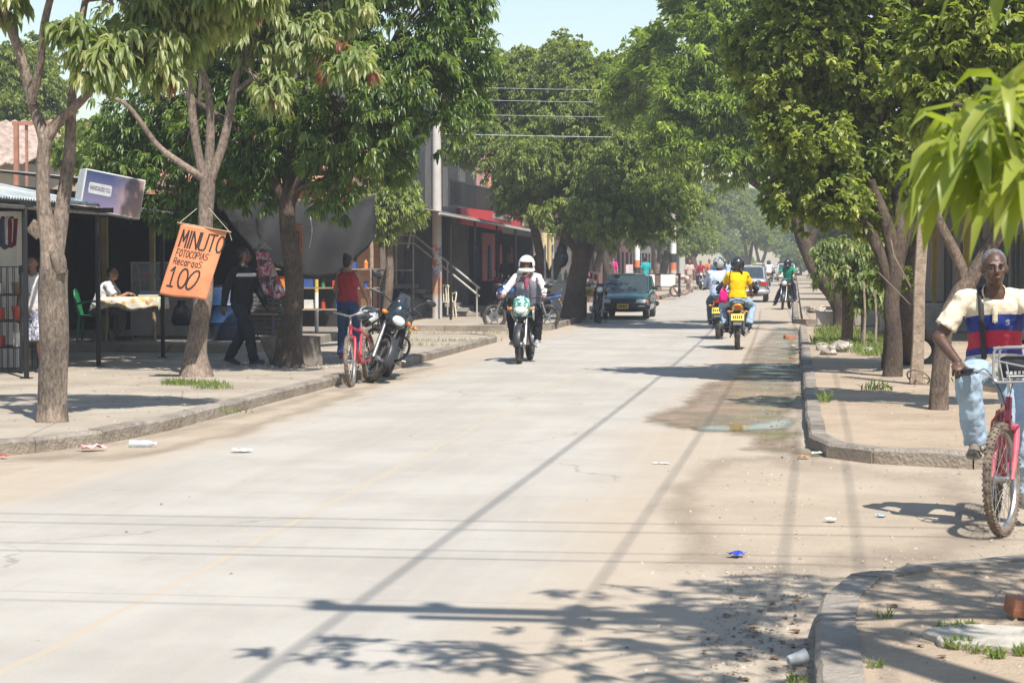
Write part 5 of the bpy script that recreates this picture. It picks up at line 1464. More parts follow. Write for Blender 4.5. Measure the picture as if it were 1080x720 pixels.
# ------------------------------------------------------------ hand painted orange banners
def strokes(parent, S, w, mm_, name='lettering'):
    m = MB()
    for st in S:
        P = [V((x, -.004, z)) for x, z in st]
        for a, b in zip(P, P[1:]):
            t = (b - a).normalized(); n = V((-t.z, 0, t.x)) * w / 2; e = t * w * .4
            m.prism([a - n - e, b - n + e, b + n + e, a + n - e], (0, -.0015, 0))
    return m.build(name, mm_, parent, 0)
def ELL(cx, cz, rx, rz, a0=0, a1=360, n=10): return [(cx + rx * math.cos(R(a0 + (a1 - a0) * i / n)), cz + rz * math.sin(R(a0 + (a1 - a0) * i / n))) for i in range(n + 1)]
def word(txt, x, z, w, h, gap):
    G_ = {'M': [[(0, 0), (.08, 1), (.5, .35), (.92, 1), (1, 0)]], 'I': [[(.5, 0), (.5, 1)]], 'N': [[(0, 0), (0, 1), (1, 0), (1, 1)]], 'U': [[(0, 1), (.02, .12), (.2, 0), (.8, 0), (.98, .12), (1, 1)]],
          'T': [[(0, 1), (1, 1)], [(.5, 1), (.5, 0)]], 'O': [ELL(.5, .5, .5, .5)], 'F': [[(0, 0), (0, 1), (.9, 1)], [(0, .5), (.7, .5)]], 'C': [[(1, .9), (.5, 1), (0, .6), (0, .35), (.5, 0), (1, .1)]],
          'P': [[(0, 0), (0, 1), (.8, .98), (.95, .75), (.8, .5), (0, .48)]], 'A': [[(0, 0), (.5, 1), (1, 0)], [(.2, .35), (.8, .35)]], 'S': [[(1, .9), (.5, 1), (0, .8), (.2, .55), (.8, .45), (1, .2), (.5, 0), (0, .1)]],
          'R': [[(0, 0), (0, 1), (.8, .98), (.95, .75), (.8, .5), (0, .48)], [(.4, .48), (1, 0)]], 'e': [[(0, .35), (.95, .42), (.8, .68), (.4, .72), (.05, .45), (.15, .08), (.6, 0), (1, .12)]], 'E': [[(1, 0), (0, 0), (0, 1), (1, 1)], [(0, .5), (.8, .5)]], 'G': [[(1, .85), (.5, 1), (0, .6), (0, .3), (.5, 0), (1, .15), (1, .45), (.6, .45)]],
          '1': [[(.1, .78), (.55, 1), (.55, 0)], [(.1, 0), (1, 0)]], '0': [ELL(.5, .5, .5, .5, n=14)], 'r': [[(.1, 0), (.1, .7)], [(.1, .5), (.5, .7), (.9, .6)]], 'g': [[(.9, .6), (.4, .7), (.05, .35), (.4, 0), (.9, .15), (.9, .7), (.9, -.15)]], 'a': [[(.9, .6), (.4, .7), (.05, .35), (.4, 0), (.9, .15)], [(.9, .7), (.95, 0)]], 'c': [[(1, .6), (.5, .7), (.05, .35), (.5, 0), (1, .1)]], 's': [[(.9, .62), (.4, .7), (.1, .5), (.8, .22), (.5, 0), (.05, .08)]]}
    out = []
    for i, ch in enumerate(txt):
        ww = w * (.25 if ch == 'I' else 1)
        for st in G_.get(ch, []): out.append([(x + a * ww, z + b * h) for a, b in st])
        x += ww + gap
    return out
ORC = mat('orange_cloth', (.70, .245, .11), .85, var=.13, scale=4, dirt=.18, bump=.2, bscale=8)
bp = A(191, 236, 24.35)
bn = thing('cloth_banner', 'orange cloth banner hand painted MINUTO FOTOCOPIAS RECARGAS 100, tied to the second tree', 'banner', bp)
bn.rotation_euler = (R(-1), R(9.5), R(0))
W_, H_ = .60, .92
def shear(x, z): return (x + z * .155, z)
def wav(x, z): return -.018 * math.sin(x * 9 + z * 2.2) - .01 * math.sin(z * 7)
m = MB(); m.grid(lambda u, v: V((shear(u * W_ * (1 + .03 * v), -v * H_)[0], wav(u * W_, -v * H_), -v * H_ * (1 - .02 * u) - .01 * math.sin(u * 6) * v)), 24, 30); m.build('cloth', ORC, bn, 60, solid=.0025)
S1 = word('MINUTO', .055, -.285, .085, .215, .022); S2 = word('FOTOCOPIAS', .055, -.405, .034, .085, .011); S3 = word('RecargaS', .055, -.512, .036, .082, .012); S4 = word('1', .055, -.80, .085, .25, .02) + word('00', .19, -.80, .115, .25, .015)
S4[-1] = [(x + (z + .68) * .22, z) for x, z in S4[-1]]
def place(mo_S, w):
    m = MB()
    for st in mo_S:
        pts = []
        for a, b in zip(st, st[1:]):
            k = 3
            for i in range(k): pts.append((a[0] + (b[0] - a[0]) * i / k, a[1] + (b[1] - a[1]) * i / k))
        pts.append(st[-1])
        for a, b in zip(pts, pts[1:]):
            t = V((b[0] - a[0], 0, b[1] - a[1])); 
            if t.length < 1e-6: continue
            t.normalize(); n = V((-t.z, 0, t.x)) * w / 2; e = t * w * .35
            q = []
            for c_, sgn, es in ((a, -1, -1), (b, -1, 1), (b, 1, 1), (a, 1, -1)):
                pp = V((c_[0], 0, c_[1])) + n * sgn + e * es; sx, sz = shear(pp.x, pp.z); q.append(V((sx, wav(pp.x, pp.z) - .0032, sz)))
            m.prism(q, (0, -.0012, 0))
    return m
place(S1, .021).build('large_lettering', INK, bn, 0); place(S2 + S3, .010).build('small_lettering', INK, bn, 0); place(S4, .022).build('number_lettering', INK, bn, 0)
m = MB(); m.cyl((-.05, 0, .005), (W_ + .06, 0, -.0), .011, None, 8); m.build('stick', WOODL, bn)
m = MB(); m.tube([(-.02, 0, .01), (.14, .10, .22)], .003, 4); m.tube([(W_ + .03, 0, .01), (.28, .12, .26)], .003, 4); m.tube([(W_ + .03, 0, .01), (W_ + .08, .02, -.10)], .003, 4); m.build('string', WHITEPL, bn)
# second banner seen edge-on behind the dark tree
b2 = thing('cloth_banner', 'second orange banner with black painted letters, half hidden behind the dark tree', 'banner', A(318, 236, 29.2)); b2.rotation_euler = (0, R(4), R(-62))
m = MB(); m.grid(lambda u, v: V((-.62 * u, .02 * math.sin(v * 5), -v * .92)), 8, 14); m.build('cloth', ORC, b2, 60, solid=.003)
m = MB()
for S_ in word('SI', -.20, -.34, .10, .22, .05):
    for a, b in zip(S_, S_[1:]):
        t = V((b[0] - a[0], 0, b[1] - a[1])).normalized(); n = V((-t.z, 0, t.x)) * .013; m.prism([V((a[0], -.03, a[1])) - n, V((b[0], -.03, b[1])) - n, V((b[0], -.03, b[1])) + n, V((a[0], -.03, a[1])) + n], (0, -.002, 0))
m.build('lettering', INK, b2, 0)

# tub of broken concrete at the foot of the dark tree
pb = G(303, 387, .112)
tb2 = thing('tree_tub', 'squat flared concrete tub with weeds around the foot of the dark tree', 'planter', (pb.x - .05, pb.y + .42, .112))
m = MB(); rings = []
for z, r, dx in ((0, .40, .06), (.10, .405, .05), (.22, .43, .0), (.36, .45, -.03), (.42, .455, -.03), (.42, .36, -.03), (.34, .33, -.03)):
    rings.append([V((dx + r * (1 + .06 * math.sin(k * 2.4)) * math.cos(2 * PI * k / 9 + .2), r * .85 * math.sin(2 * PI * k / 9 + .2), z)) for k in range(9)])
m.loft(rings); m.build('tub', mat('tub_concrete', (.15, .125, .10), .95, var=.35, scale=4, bump=.8, bscale=12), tb2, 25, bevel=.012)
m = MB(); m.lathe([(0, .34), (.34, .35)], (-.03, 0, 0), (0, 0, 1), 12); m.build('soil', DIRTM, tb2)

# ------------------------------------------------------------ buildings behind, left
def tiled_roof(mb, p0, p1, p2, p3, pitch=.22):
    corr_roof(mb, p0, p1, p2, p3, pitch, .035)
ch = thing('house', 'cream house with a clay tile roof and a yellow number on its wall, far left', 'house', (-20, 42, 0))
m = MB(); m.box((-21.0, 45, 1.85), (9.4, 9, 3.7)); m.build('wall', CREAMW, ch, 0, world=True)
m = MB(); tiled_roof(m, (-26, 40.1, 3.65), (-16.0, 40.1, 3.65), (-16.0, 45, 4.9), (-26, 45, 4.9)); m.build('roof', mat('pale_tiles', (.33, .25, .20), .9, var=.3, scale=4), ch, 0, world=True, solid=.03)
p = A(46, 198, 40.48); m = MB(); m.lathe([(.16, 0), (.24, 0), (.24, .02), (.16, .02)], (0, 0, 0), (0, -1, 0), 20); m.bm.transform(Matrix.Translation((p.x, 40.48, p.z)) @ Matrix.Diagonal((.55, 1, 1.6, 1))); m.build('wall_number', YELP, ch, 0, world=True)
m = MB(); a = A(17, 130, 39.6); b = A(17, 222, 39.6); m.box((a.x, 39.6, (a.z + b.z) / 2), (.09, .09, a.z - b.z)); c = A(26, 140, 39.6); m.box((c.x, 39.7, (a.z + b.z) / 2), (.05, .05, a.z - b.z)); m.box((a.x + .9, 39.65, a.z), (2.0, .06, .08)); m.build('porch_frame', mat('rust_frame', (.34, .16, .10), .8), ch, 0, world=True)
bh = thing('house', 'orange brick house wall showing between the mango trees, left', 'house', (-15.5, 43.5, 0))
m = MB(); m.box((-13.5, 48, 2.3), (5.6, 6, 4.6)); 
def brickm():
    t = NT('brick_wall'); b = t.N.new('ShaderNodeTexBrick'); b.inputs['Scale'].default_value = 4; b.inputs['Color1'].default_value = (.42, .19, .11, 1); b.inputs['Color2'].default_value = (.34, .14, .08, 1); b.inputs['Mortar'].default_value = (.36, .30, .25, 1)
    mp = t.N.new('ShaderNodeMapping'); mp.inputs['Rotation'].default_value = (PI / 2, 0, 0); t.L.new(t.tc, mp.inputs[0]); t.L.new(mp.outputs[0], b.inputs[0]); return t.fin(b.outputs[0])
BRICKW = brickm(); m.build('wall', BRICKW, bh, 0, world=True)
m = MB(); e0 = A(365, 187, 41.5); e1 = A(432, 197, 44.5); m.hexa([V(e0) + V(q) for q in ((-5, 0, -.12), (0, 0, -.12), (0, 8, .5), (-5, 8, .5), (-5, 0, 0), (0, 0, 0), (0, 8, .62), (-5, 8, .62))])
m.build('roof', TILE, bh, 0, world=True)
# eave with pale fascia to the right of the shade cloth
ev = thing('porch_roof', 'pale tiled porch eave over an orange wall, right of the shade cloth', 'roof', (-9.6, 43, 0))
a = A(366, 186, 42.3); b = A(430, 199, 46.8)
m = MB(); m.prism([a, b, b + V((0, 0, -.14)), a + V((0, 0, -.14))], (-.12, .1, .0)); m.build('fascia', mat('pale_fascia', (.55, .46, .38), .8), ev, 0, world=True)
m = MB(); corr_roof(m, a + V((0, 0, .02)), b + V((0, 0, .02)), b + V((-3, 0, .9)), a + V((-3, 0, .9)), .2, .03); m.build('tiles', TILE, ev, 0, world=True, solid=.02)
m = MB(); m.box((a.x - 2.2, 44.3, 2.95), (3.9, .2, 1.1)); m.build('wall', ORANGEW, ev, 0, world=True)
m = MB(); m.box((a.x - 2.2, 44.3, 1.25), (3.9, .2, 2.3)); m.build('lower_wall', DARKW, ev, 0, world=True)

# grey two-storey building with balcony and stair
gb = thing('two_storey_building', 'grey two storey building with a dark balcony and a salmon end wall', 'building', (-13, 62, 0))
X = -11.0
m = MB(); m.box((X - 3, 64, 3.6), (6, 16, 7.2)); m.build('wall', mat('dark_render', (.10, .095, .09), .92, var=.25, scale=1.5, dirt=.2), gb, 0, world=True)
m = MB(); m.box((X + .02, 70.1, 4.0), (.06, 2.6, 3.6)); m.box((X + .3, 71.2, 3.9), (.6, .25, 3.8)); m.build('end_wall', SALMONW, gb, 0, world=True)
for y0, y1 in ((57, 58.6), (60, 61.6), (63, 64.6), (66.4, 68)):
    m = MB(); m.box((X + .03, (y0 + y1) / 2, 4.6), (.05, y1 - y0, 2.6)); m.build('shutter', mat('dark_shutter', (.035, .035, .038), .6), gb, 0, world=True)
for y0, y1 in ((58.6, 60.0), (61.6, 63.0), (64.6, 66.4)):
    m = MB(); m.box((X + .06, (y0 + y1) / 2 - .3, 4.6), (.10, .16, 2.9)); m.build('pilaster', mat('pilaster', (.11, .105, .10), .8), gb, 0, world=True)
m = MB(); m.box((X + .6, 63, 3.1), (1.2, 13, .16)); m.build('balcony_slab', GREYW, gb, 0, world=True)
m = MB(); m.box((X + 1.18, 63, 3.95), (.03, 12.8, .05)); m.box((X + 1.18, 63, 3.25), (.03, 12.8, .04))
for i in range(60): m.box((X + 1.18, 56.7 + i * .214, 3.6), (.018, .09, .7))
m.build('balcony_railing', BLACKM, gb, 0, world=True)
m = MB(); m.box((X - 3, 55.98, 2.2), (5.9, .06, 4.2)); m.build('ground_floor_front', mat('dull_brown_wall', (.15, .13, .11), .9, var=.3, scale=1.5, dirt=.4), gb, 0, world=True)
for x, w_, h_, c in ((-8.0 - 4.3, .9, 2.1, DARKOPEN), (-14.2, 1.0, 2.1, DARKOPEN)):
    m = MB(); m.box((x, 55.93, .11 + h_ / 2), (w_, .05, h_)); m.build('door', c, gb, 0, world=True)
# concrete stair and railing
st_ = thing('outside_stair', 'concrete stair with a pale metal railing and landing, behind the utility pole', 'stair', (-10, 54, .112))
Ys = 53.8
la, lb = A(398, 300, Ys), A(437, 300, Ys); zt = la.z
m = MB(); m.box(((la.x + lb.x) / 2, Ys, zt - .05), (lb.x - la.x + .1, .9, .10)); m.build('landing', GREYW, st_, 0, world=True)
end = A(505, 336, Ys); n = 6; m = MB()
for i in range(n):
    z1 = zt - (i + 1) * (zt - .112) / (n + 1); xx = lb.x + .05 + (i + .5) * (end.x - lb.x) / n; m.box((xx, Ys, z1 - .06), ((end.x - lb.x) / n + .04, .85, .10))
m.tube([(lb.x, Ys + .3, zt - .15), (end.x, Ys + .3, .14)], .05, 6); m.tube([(lb.x, Ys - .3, zt - .15), (end.x, Ys - .3, .14)], .05, 6); m.build('step', GREYW, st_, 0, world=True)
m = MB(); RL = mat('pale_railing', (.42, .40, .36), .6, dirt=.4)
for dz in (0, -.22):
    m.tube([A(397, 248, Ys - .42) + V((0, 0, dz)), A(437, 248, Ys - .42) + V((0, 0, dz)), A(506, 304, Ys - .42) + V((0, 0, dz))], .028, 8)
m.tube([A(397, 285, Ys - .42), A(436, 285, Ys - .42)], .02, 6)
for u, v0, v1 in ((398, 248, 300), (418, 248, 300), (436, 248, 332), (472, 276, 332), (503, 302, 336)): m.tube([A(u, v0, Ys - .42), A(u, v1, Ys - .42)], .024, 6)
m.build('railing', RL, st_, world=True)
# leaning ladder-like pale pole at the landing
m = MB(); m.tube([A(430, 262, 53.0), A(440, 215, 53.2)], .035, 6); m.build('prop', mat('flaking_white', (.5, .48, .44), .8, dirt=.6, scale=18), st_, world=True)

# shop front with awning and red fascia
sf = thing('shop_row', 'row of small shops under a sloping awning with a red fascia board', 'shop', (-9.5, 57, .112))
m = MB(); corr_roof(m, (-8.7, 48.6, 2.84), (-8.7, 67, 2.66), (-11.0, 67, 3.05), (-11.0, 48.6, 3.22), .1, .015); m.build('awning', RUSTZ, sf, 0, world=True, solid=.003)
m = MB(); m.tube([(-8.7, 48.6, 2.79), (-8.7, 67, 2.61)], .035, 6)
ra = A(487, 219, 60); rb = A(552, 238, 73)
m.build('awning_edge', mat('awning_edge', (.45, .43, .40), .7), sf, world=True)
REDP = mat('red_fascia_paint', (.62, .02, .035), .5, dirt=.15)
m = MB(); m.prism([A(486, 219, 57.5), A(551, 226, 73), A(551, 247, 73), A(486, 236, 57.5)], (-.10, .0, .0)); m.build('fascia_board', REDP, sf, 0, world=True)
for y in (50.5, 54.4, 58.5, 62.5, 66.6): m = MB(); m.cyl((-8.75, y, .112), (-8.75, y, 2.8 - (y - 48.6) * .0098), .035, None, 8); m.build('post', BLACKM, sf, world=True)
for y0, y1 in ((59.2, 61.6), (63.2, 65.8)):
    m = MB()
    for i in range(17): yy = y0 + (y1 - y0) * i / 16; m.cyl((-8.9, yy, .2), (-8.9, yy, 1.3), .012, None, 5)
    m.box((-8.9, (y0 + y1) / 2, 1.3), (.03, y1 - y0, .03)); m.box((-8.9, (y0 + y1) / 2, .25), (.03, y1 - y0, .03))
    m.build('grille', RL, sf, world=True)
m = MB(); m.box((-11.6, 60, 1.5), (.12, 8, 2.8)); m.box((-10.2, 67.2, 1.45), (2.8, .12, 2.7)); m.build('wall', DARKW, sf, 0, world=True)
m = MB(); m.box((-9.6, 62.3, 1.75), (.06, 2.6, 1.5)); m.build('red_curtain', mat('cloth_redbrown', (.20, .05, .05), .9, var=.3), sf, 0, world=True)
for y in (68.5, 70.5): m = MB(); m.cyl((-8.6, y, .112), (-8.6, y, 2.6), .12, None, 14); m.build('column', mat('yellow_column', (.52, .42, .22), .8), sf, world=True)
m = MB(); m.box((-9.4, 73.5, 1.3), (2.4, .1, 2.2)); m.build('pale_wall', WHITEW, sf, 0, world=True)
# clothes hanging in the shop
for i, (y, z, c, l) in enumerate(((57.6, 2.2, (.03, .035, .05), 'dark bundle of clothes hanging at the shop corner by the post'), (60.0, 2.1, (.06, .07, .10), 'navy dress hanging second in the shop row'), (62.2, 2.15, (.25, .05, .06), 'dark red dress hanging in the middle of the shop row'), (64.6, 2.1, (.10, .03, .04), 'maroon dress hanging last in the shop row'))):
    m = MB(); m.grid(lambda u, v: V((-9.2 + .02 * math.sin(u * 9), y + (u - .5) * .5 * (.6 + .5 * v), z - v * 1.05)), 8, 8); tag(m.build('hanging_dress', cloth('dress%d' % i, c), None, 60, solid=.05), l, 'dress', 'dresses hanging in the shop row')

# utility pole with graffiti
def grafm():
    t = NT('graffiti_concrete'); c = t.mix(t.map(t.noise(3, 5), .3, .7), (.44, .41, .37), (.52, .49, .45))
    msk = t.op('MULTIPLY', t.map(t.z, .55, .9), t.map(t.z, 2.15, 1.8)); n = t.noise(5, 3)
    g = t.mix(t.map(n, .48, .52), c, (.16, .24, .42)); g = t.mix(t.map(t.noise(6, 3, None, .6, 3), .54, .57), g, (.50, .14, .08)); g = t.mix(t.map(t.noise(7, 3, None, .6, 8), .56, .6), g, (.55, .52, .5))
    c = t.mix(msk, c, g); c = t.mix(t.op('MULTIPLY', t.map(t.z, .5, .7), t.map(t.z, 1.2, .95)), c, t.mix(t.noise(4, 4), (.40, .17, .10), (.45, .32, .24))); return t.fin(c, t.noise(20, 4), .2)
pp = G(461, 336, .112)
up = thing('utility_pole', 'round concrete utility pole with faded graffiti beside the cream chair', 'utility pole', (pp.x, pp.y, .112))
m = MB(); m.cyl((0, 0, 0), (0, 0, 8.3), .135, .09, 24); m.build('shaft', grafm(), up)
m = MB(); m.box((0, 0, 7.9), (1.6, .09, .1))
for x in (-.7, -.3, .3, .7): m.lathe([(0, 0), (.03, 0), (.05, .05), (.03, .09), (.045, .13), (0, .16)], (x, 0, 7.95), (0, 0, 1), 12)
m.build('crossarm', STEEL, up)
plastic_chair('cream plastic chair behind the graffiti covered pole', (pp.x + .02, pp.y + 1.3, .112), R(200), WHITEPL)
m = MB(); m.lathe([(0, 0), (.30, 0), (.38, .25), (.34, .5), (.10, .62), (.04, .7), (0, .7)], (0, 0, 0), (0, 0, 1), 18)
o = m.build('sack', mat('grey_sack', (.35, .34, .33), .8, bump=.6, bscale=9), None, 60); p = G(436, 333, .112); o.location = (p.x, p.y, .112); tag(o, 'grey tied sack on the ground beside the stair', 'sack')

# wires across the street from that pole
m0 = thing('power_lines', 'bundle of power lines spanning the street from the graffiti pole', 'power lines', (pp.x, pp.y, 5))
for zz in (4.93, 5.45, 5.83, 6.15):
    m = MB(); P = []
    for i in range(25):
        t = i / 24; P.append((pp.x + 14.5 * t, pp.y + 1.5 * t, zz - .12 * math.sin(PI * t)))
    m.tube(P, .007 if zz > 5 else .012, 5); m.build('wire', mat('wire_grey', (.30, .31, .32), .6) , m0, world=True)
m = MB(); m.tube([(pp.x, pp.y, 5.0), (pp.x - 1.7, pp.y + 2, 3.4)], .012, 5); m.tube([(pp.x, pp.y, 4.95), (pp.x - 3.2, pp.y + 3, 5.2)], .012, 5); m.build('service_drop', mat('wire_grey', (.30, .31, .32), .6), m0, world=True)
# ------------------------------------------------------------ right side
HX = 4.6
hs = thing('house', 'low cream house with dark doorways and porch behind the right hand trees', 'house', (HX + 2, 52, 0))
m = MB(); m.box((HX + 3, 56, 1.9), (6, 40, 3.8)); m.build('wall', mat('grey_cream_wall', (.33, .30, .25), .9, var=.15, scale=1.5, dirt=.3), hs, 0, world=True)
for y0, y1, z0, z1, nm in ((38.3, 40.4, .3, 2.4, 'door'), (44.5, 47.5, .3, 2.5, 'door'), (50.5, 52.4, .3, 2.5, 'door'), (60, 62, .3, 2.4, 'door')):
    m = MB(); m.box((HX - .01, (y0 + y1) / 2, (z0 + z1) / 2), (.06, y1 - y0, z1 - z0)); d = m.build(nm, mat('dark_brown_door', (.035, .022, .016), .7, var=.3), hs, 0, world=True)
    m = MB()
    for y in (y0 - .05, y1 + .05): m.box((HX - .03, y, (z0 + z1) / 2), (.10, .1, z1 - z0))
    m.box((HX - .03, (y0 + y1) / 2, z1 + .05), (.10, y1 - y0 + .2, .1)); m.build('door_frame', GREYW, d, 0, world=True)
for y0, y1 in ((41.4, 43.2), (48.4, 49.6), (54.5, 56.2)): window(hs, HX - .005, y0, y1, 1.0, 2.2, GREYW, -1)
m = MB(); m.box((HX - .5, 50, .28), (1.0, 26, .2)); m.build('porch_floor', SLAB2, hs, 0, world=True)
m = MB(); m.box((HX - .9, 56, 3.0), (2.4, 39, .12)); m.build('porch_roof', GREYW, hs, 0, world=True)
for y in (43.8, 53.6): m = MB(); m.box((HX - .95, y, 1.65), (.12, .12, 2.6)); m.build('porch_post', YELP, hs, 0, world=True)
# long low wall and rubble in the far right yard
for (x0, x1, y, h, lb) in ((.5, 3.6, 46.6, .34, 'low concrete bench wall beyond the grass patch, right'), (1.8, 4.4, 42.8, .62, 'low broken wall behind the saplings, right')):
    w = MB(); w.box(((x0 + x1) / 2, y, .11 + h / 2), (x1 - x0, .3, h), None, .03); tag(w.build('low_wall', CONC, None, 20), lb, 'wall')
# timber post
p = G(966, 405, .112)
tp2 = thing('timber_post', 'weathered squared timber post with a loop of wire at its foot, right pavement', 'post', (p.x, p.y, .112)); tp2.rotation_euler = (0, R(1.8), 0)
m = MB(); m.loft([[(x * w + dx, y * w, z) for x, y in ((-1, -1), (1, -1), (1, 1), (-1, 1))] for z, w, dx in ((0, .078, 0), (.5, .07, .01), (1.2, .066, -.008), (1.9, .068, .006), (2.7, .062, .012))]); m.build('post', WOODG, tp2, 20, bevel=.01)
m = MB(); m.torus((.02, -.08, .09), (.3, .6, .8), .14, .010, 18, 6); m.torus((.10, -.10, .05), (.1, -.3, 1), .11, .009, 18, 6); m.build('wire_loop', mat('old_wire', (.16, .12, .09), .8), tp2)
m = MB(); m.tube([(-.09, 0, 1.15), (-.32, .1, 1.55), (-.36, .2, 1.75)], .010, 6); m.tube([(-.09, 0, .95), (-.5, .2, 1.35)], .007, 6); m.build('stay_wire', MATS['old_wire'], tp2)
# stakes beside the saplings
for u, v, h, l in ((911, 367, 1.15, 'thin pale stake beside the second sapling'), (923, 366, .95, 'short thin stake, the last one on the grass patch')):
    p = G(u, v, .112); m = MB(); m.tube([(0, 0, 0), (.02, 0, h * .5), (-.01, 0, h)], [.022, .02, .017], 6, wob=.3); o = m.build('stake', WOODG, None); o.location = (p.x, p.y, .112); tag(o, l, 'stake', 'stakes on the grass patch')
# black tyre behind the leaning trunk
p = G(983, 392, .112); m = MB(); m.torus((0, 0, .2), (.2, -.9, .35), .24, .085, 28, 10); o = m.build('old_tyre', RUBBER, None, 60); o.location = (p.x, p.y + 2.4, .112); tag(o, 'old black tyre lying behind the leaning trunk on the right pavement', 'tyre')

# rubble blocks
def rock(u, v, z, s, label, m_=STONE, flat=.55, seed=0, grp=None, name='stone'):
    p = G(u, v, z); m = MB(); rnd = random.Random(seed)
    r = bmesh.ops.create_icosphere(m.bm, subdivisions=4, radius=1)
    for w in m.bm.verts:
        q = w.co.copy(); f = 1 + .28 * mnoise.noise(q * 1.3 + V((seed * 3.1, 0, 0))) + .22 * mnoise.cell(q * 1.6 + V((0, seed, 0))) + .12 * mnoise.noise(q * 5 + V((0, seed, 0)))
        w.co = V((q.x * s * f * rnd.uniform(.99, 1.01), q.y * s * .8 * f, q.z * s * flat * f))
    m.bm.transform(Matrix.Rotation(rnd.uniform(0, 6), 4, 'Z'))
    o = m.build(name, m_, None, 45); o.location = (p.x, p.y, z + s * flat * .55); tag(o, label, 'stone', grp); return o
RG = 'loose stones by the right hand kerb'
for i, (u, v, z, s, l) in enumerate(((1008, 487.5, 0, .055, 'pinkish stone lying against the far kerb face, just left of the cyclist shoe'), (1016, 489, 0, .045, 'small grey stone at the kerb foot under the cyclist shoe'), (999, 486, 0, .04, 'smallest stone at the foot of the far kerb, left of the pinkish one'), (993, 485, 0, .028, 'little flat stone farthest left along the kerb return'),
        (874, 374, .112, .16, 'rough rubble block left of the thick sapling'), (886, 371, .112, .19, 'largest pale rubble block at the foot of the thick sapling'), (868, 369, .112, .13, 'flat rubble piece at the grass edge next to the kerb'), (914, 373, .112, .12, 'small pale slab on the grass before the stakes'), (862, 330, .112, .25, 'dark rounded boulder on the far right pavement'), (1030, 412, .112, .07, 'brown stone on the right pavement between trunk and cyclist'),
        (840, 387, 0, .05, 'white stone in the gutter beside the puddle'), (846, 395, 0, .055, 'broken concrete lump in the gutter beside the kerb'), (837, 366, 0, .06, 'grey chunk in the gutter at the far end of the damp ground'), (846, 372, 0, .07, 'pale chunk of concrete against the right kerb'), (835, 378, 0, .04, 'reddish stone in the gutter'), (843, 421, 0, .045, 'white rubble piece in the gutter above the puddle'))):
    rock(u, v, z, s, l, seed=i, grp=RG, m_=BRICK if 'reddish' in l else STONE)
m = MB(); m.box((0, 0, .04), (.24, .11, .075), (.1, .1, .3), .008, 2); o = m.build('brick', BRICK, None, 30); p = G(1077, 651, .112); o.location = (p.x + .06, p.y, .115); tag(o, 'single red brick at the right edge of the near pavement', 'brick')
p = G(833, 357.5, 0); m = MB(); m.box((0, 0, .035), (.24, .12, .07), (0, .1, .5), .008, 2); o = m.build('brick', BRICK, None, 30); o.location = p; tag(o, 'broken red brick in the gutter beyond the puddle', 'brick')
# round flagstone with grass
p = G(1052, 677, .112)
m = MB(); P = [(.27 * (1 + .10 * math.sin(3 * a + 1) + .05 * math.sin(7 * a)) * math.cos(a) * 1.15, .20 * (1 + .08 * math.sin(4 * a)) * math.sin(a) * 1.1) for a in [2 * PI * k / 28 for k in range(28)]]
m.prism([(x, y, 0) for x, y in P], (0, 0, .035)); o = m.build('flagstone', mat('flag_concrete', (.36, .33, .27), .9, var=.2, scale=7, bump=.5), None, 30, bevel=.008); o.location = (p.x + .02, p.y, .108); tag(o, 'flat round concrete slab with grass round its rim on the near right pavement', 'slab')

# litter
def scrap(u, v, z, sx, sy, m_, label, cat, name, h=.03, seed=0, grp=None):
    p = G(u, v, z); m = MB(); r = random.Random(seed)
    m.grid(lambda a, b: V(((a - .5) * sx * (1 - .2 * math.sin(b * 5 + seed)), (b - .5) * sy * (1 + .2 * math.sin(a * 6 + seed)), h * (.5 + .5 * mnoise.noise(V((a * 4, b * 4, seed)))) + h * .3)), 10, 8)
    o = m.build(name, m_, None, 20, solid=.0015); o.location = p; o.rotation_euler = (0, 0, r.uniform(-1, 1)); tag(o, label, cat, grp)
scrap(777, 588, 0, .085, .075, mat('blue_wrapper', (.02, .05, .42), .35, var=.2), 'crumpled blue wrapper lying alone on the road', 'wrapper', 'wrapper', .035, 2)
scrap(876, 551, 0, .06, .07, WHITEP, 'torn white scrap lying on the dirt of the side street', 'paper scrap', 'paper_scrap', .03, 3)
scrap(929, 545.5, 0, .06, .06, mat('paleblue_scrap', (.3, .45, .55), .5), 'pale blue scrap on the dirt of the side street', 'plastic scrap', 'plastic_scrap', .02, 4)
scrap(255, 477, 0, .17, .10, WHITEP, 'flattened white paper in the road beside the left kerb, left of the bottle', 'paper scrap', 'paper_scrap', .03, 5)
if 0: scrap(232, 477, 0, .12, .12, mat('pink_scrap', (.62, .42, .38), .7), 'small pinkish scrap beside the flattened white paper, left kerb', 'paper scrap', 'paper_scrap', .03, 15)
scrap(98, 476, 0, .22, .12, mat('pink_bag', (.60, .33, .32), .5), 'pale pink plastic bag lying along the left kerb corner', 'plastic bag', 'plastic_bag', .06, 6)
if 0: scrap(56, 480, 0, .13, .10, WHITEP, 'white paper crumpled at the left kerb corner, beside the pink bag', 'paper scrap', 'paper_scrap', .05, 7)
scrap(3, 483, 0, .08, .06, mat('red_scrap', (.55, .03, .04), .5), 'small bright red scrap at the left edge of the picture', 'plastic scrap', 'plastic_scrap', .03, 8)
scrap(697, 489, 0, .12, .05, WHITEP, 'thin white paper strip on the open road', 'paper scrap', 'paper_scrap', .01, 9)
scrap(847, 484, 0, .10, .07, mat('orange_peel', (.50, .22, .08), .7), 'orange brown litter in the gutter at the kerb corner', 'litter scrap', 'litter_scrap', .03, 11)
scrap(862, 480, 0, .09, .07, WHITEP, 'white litter scrap in the gutter at the far kerb corner', 'litter scrap', 'litter_scrap', .03, 12)
p = G(150, 472, 0); o = thing('plastic_bottle', 'clear plastic bottle lying in the road by the left kerb', 'bottle', (p.x, p.y, .035), R(10))
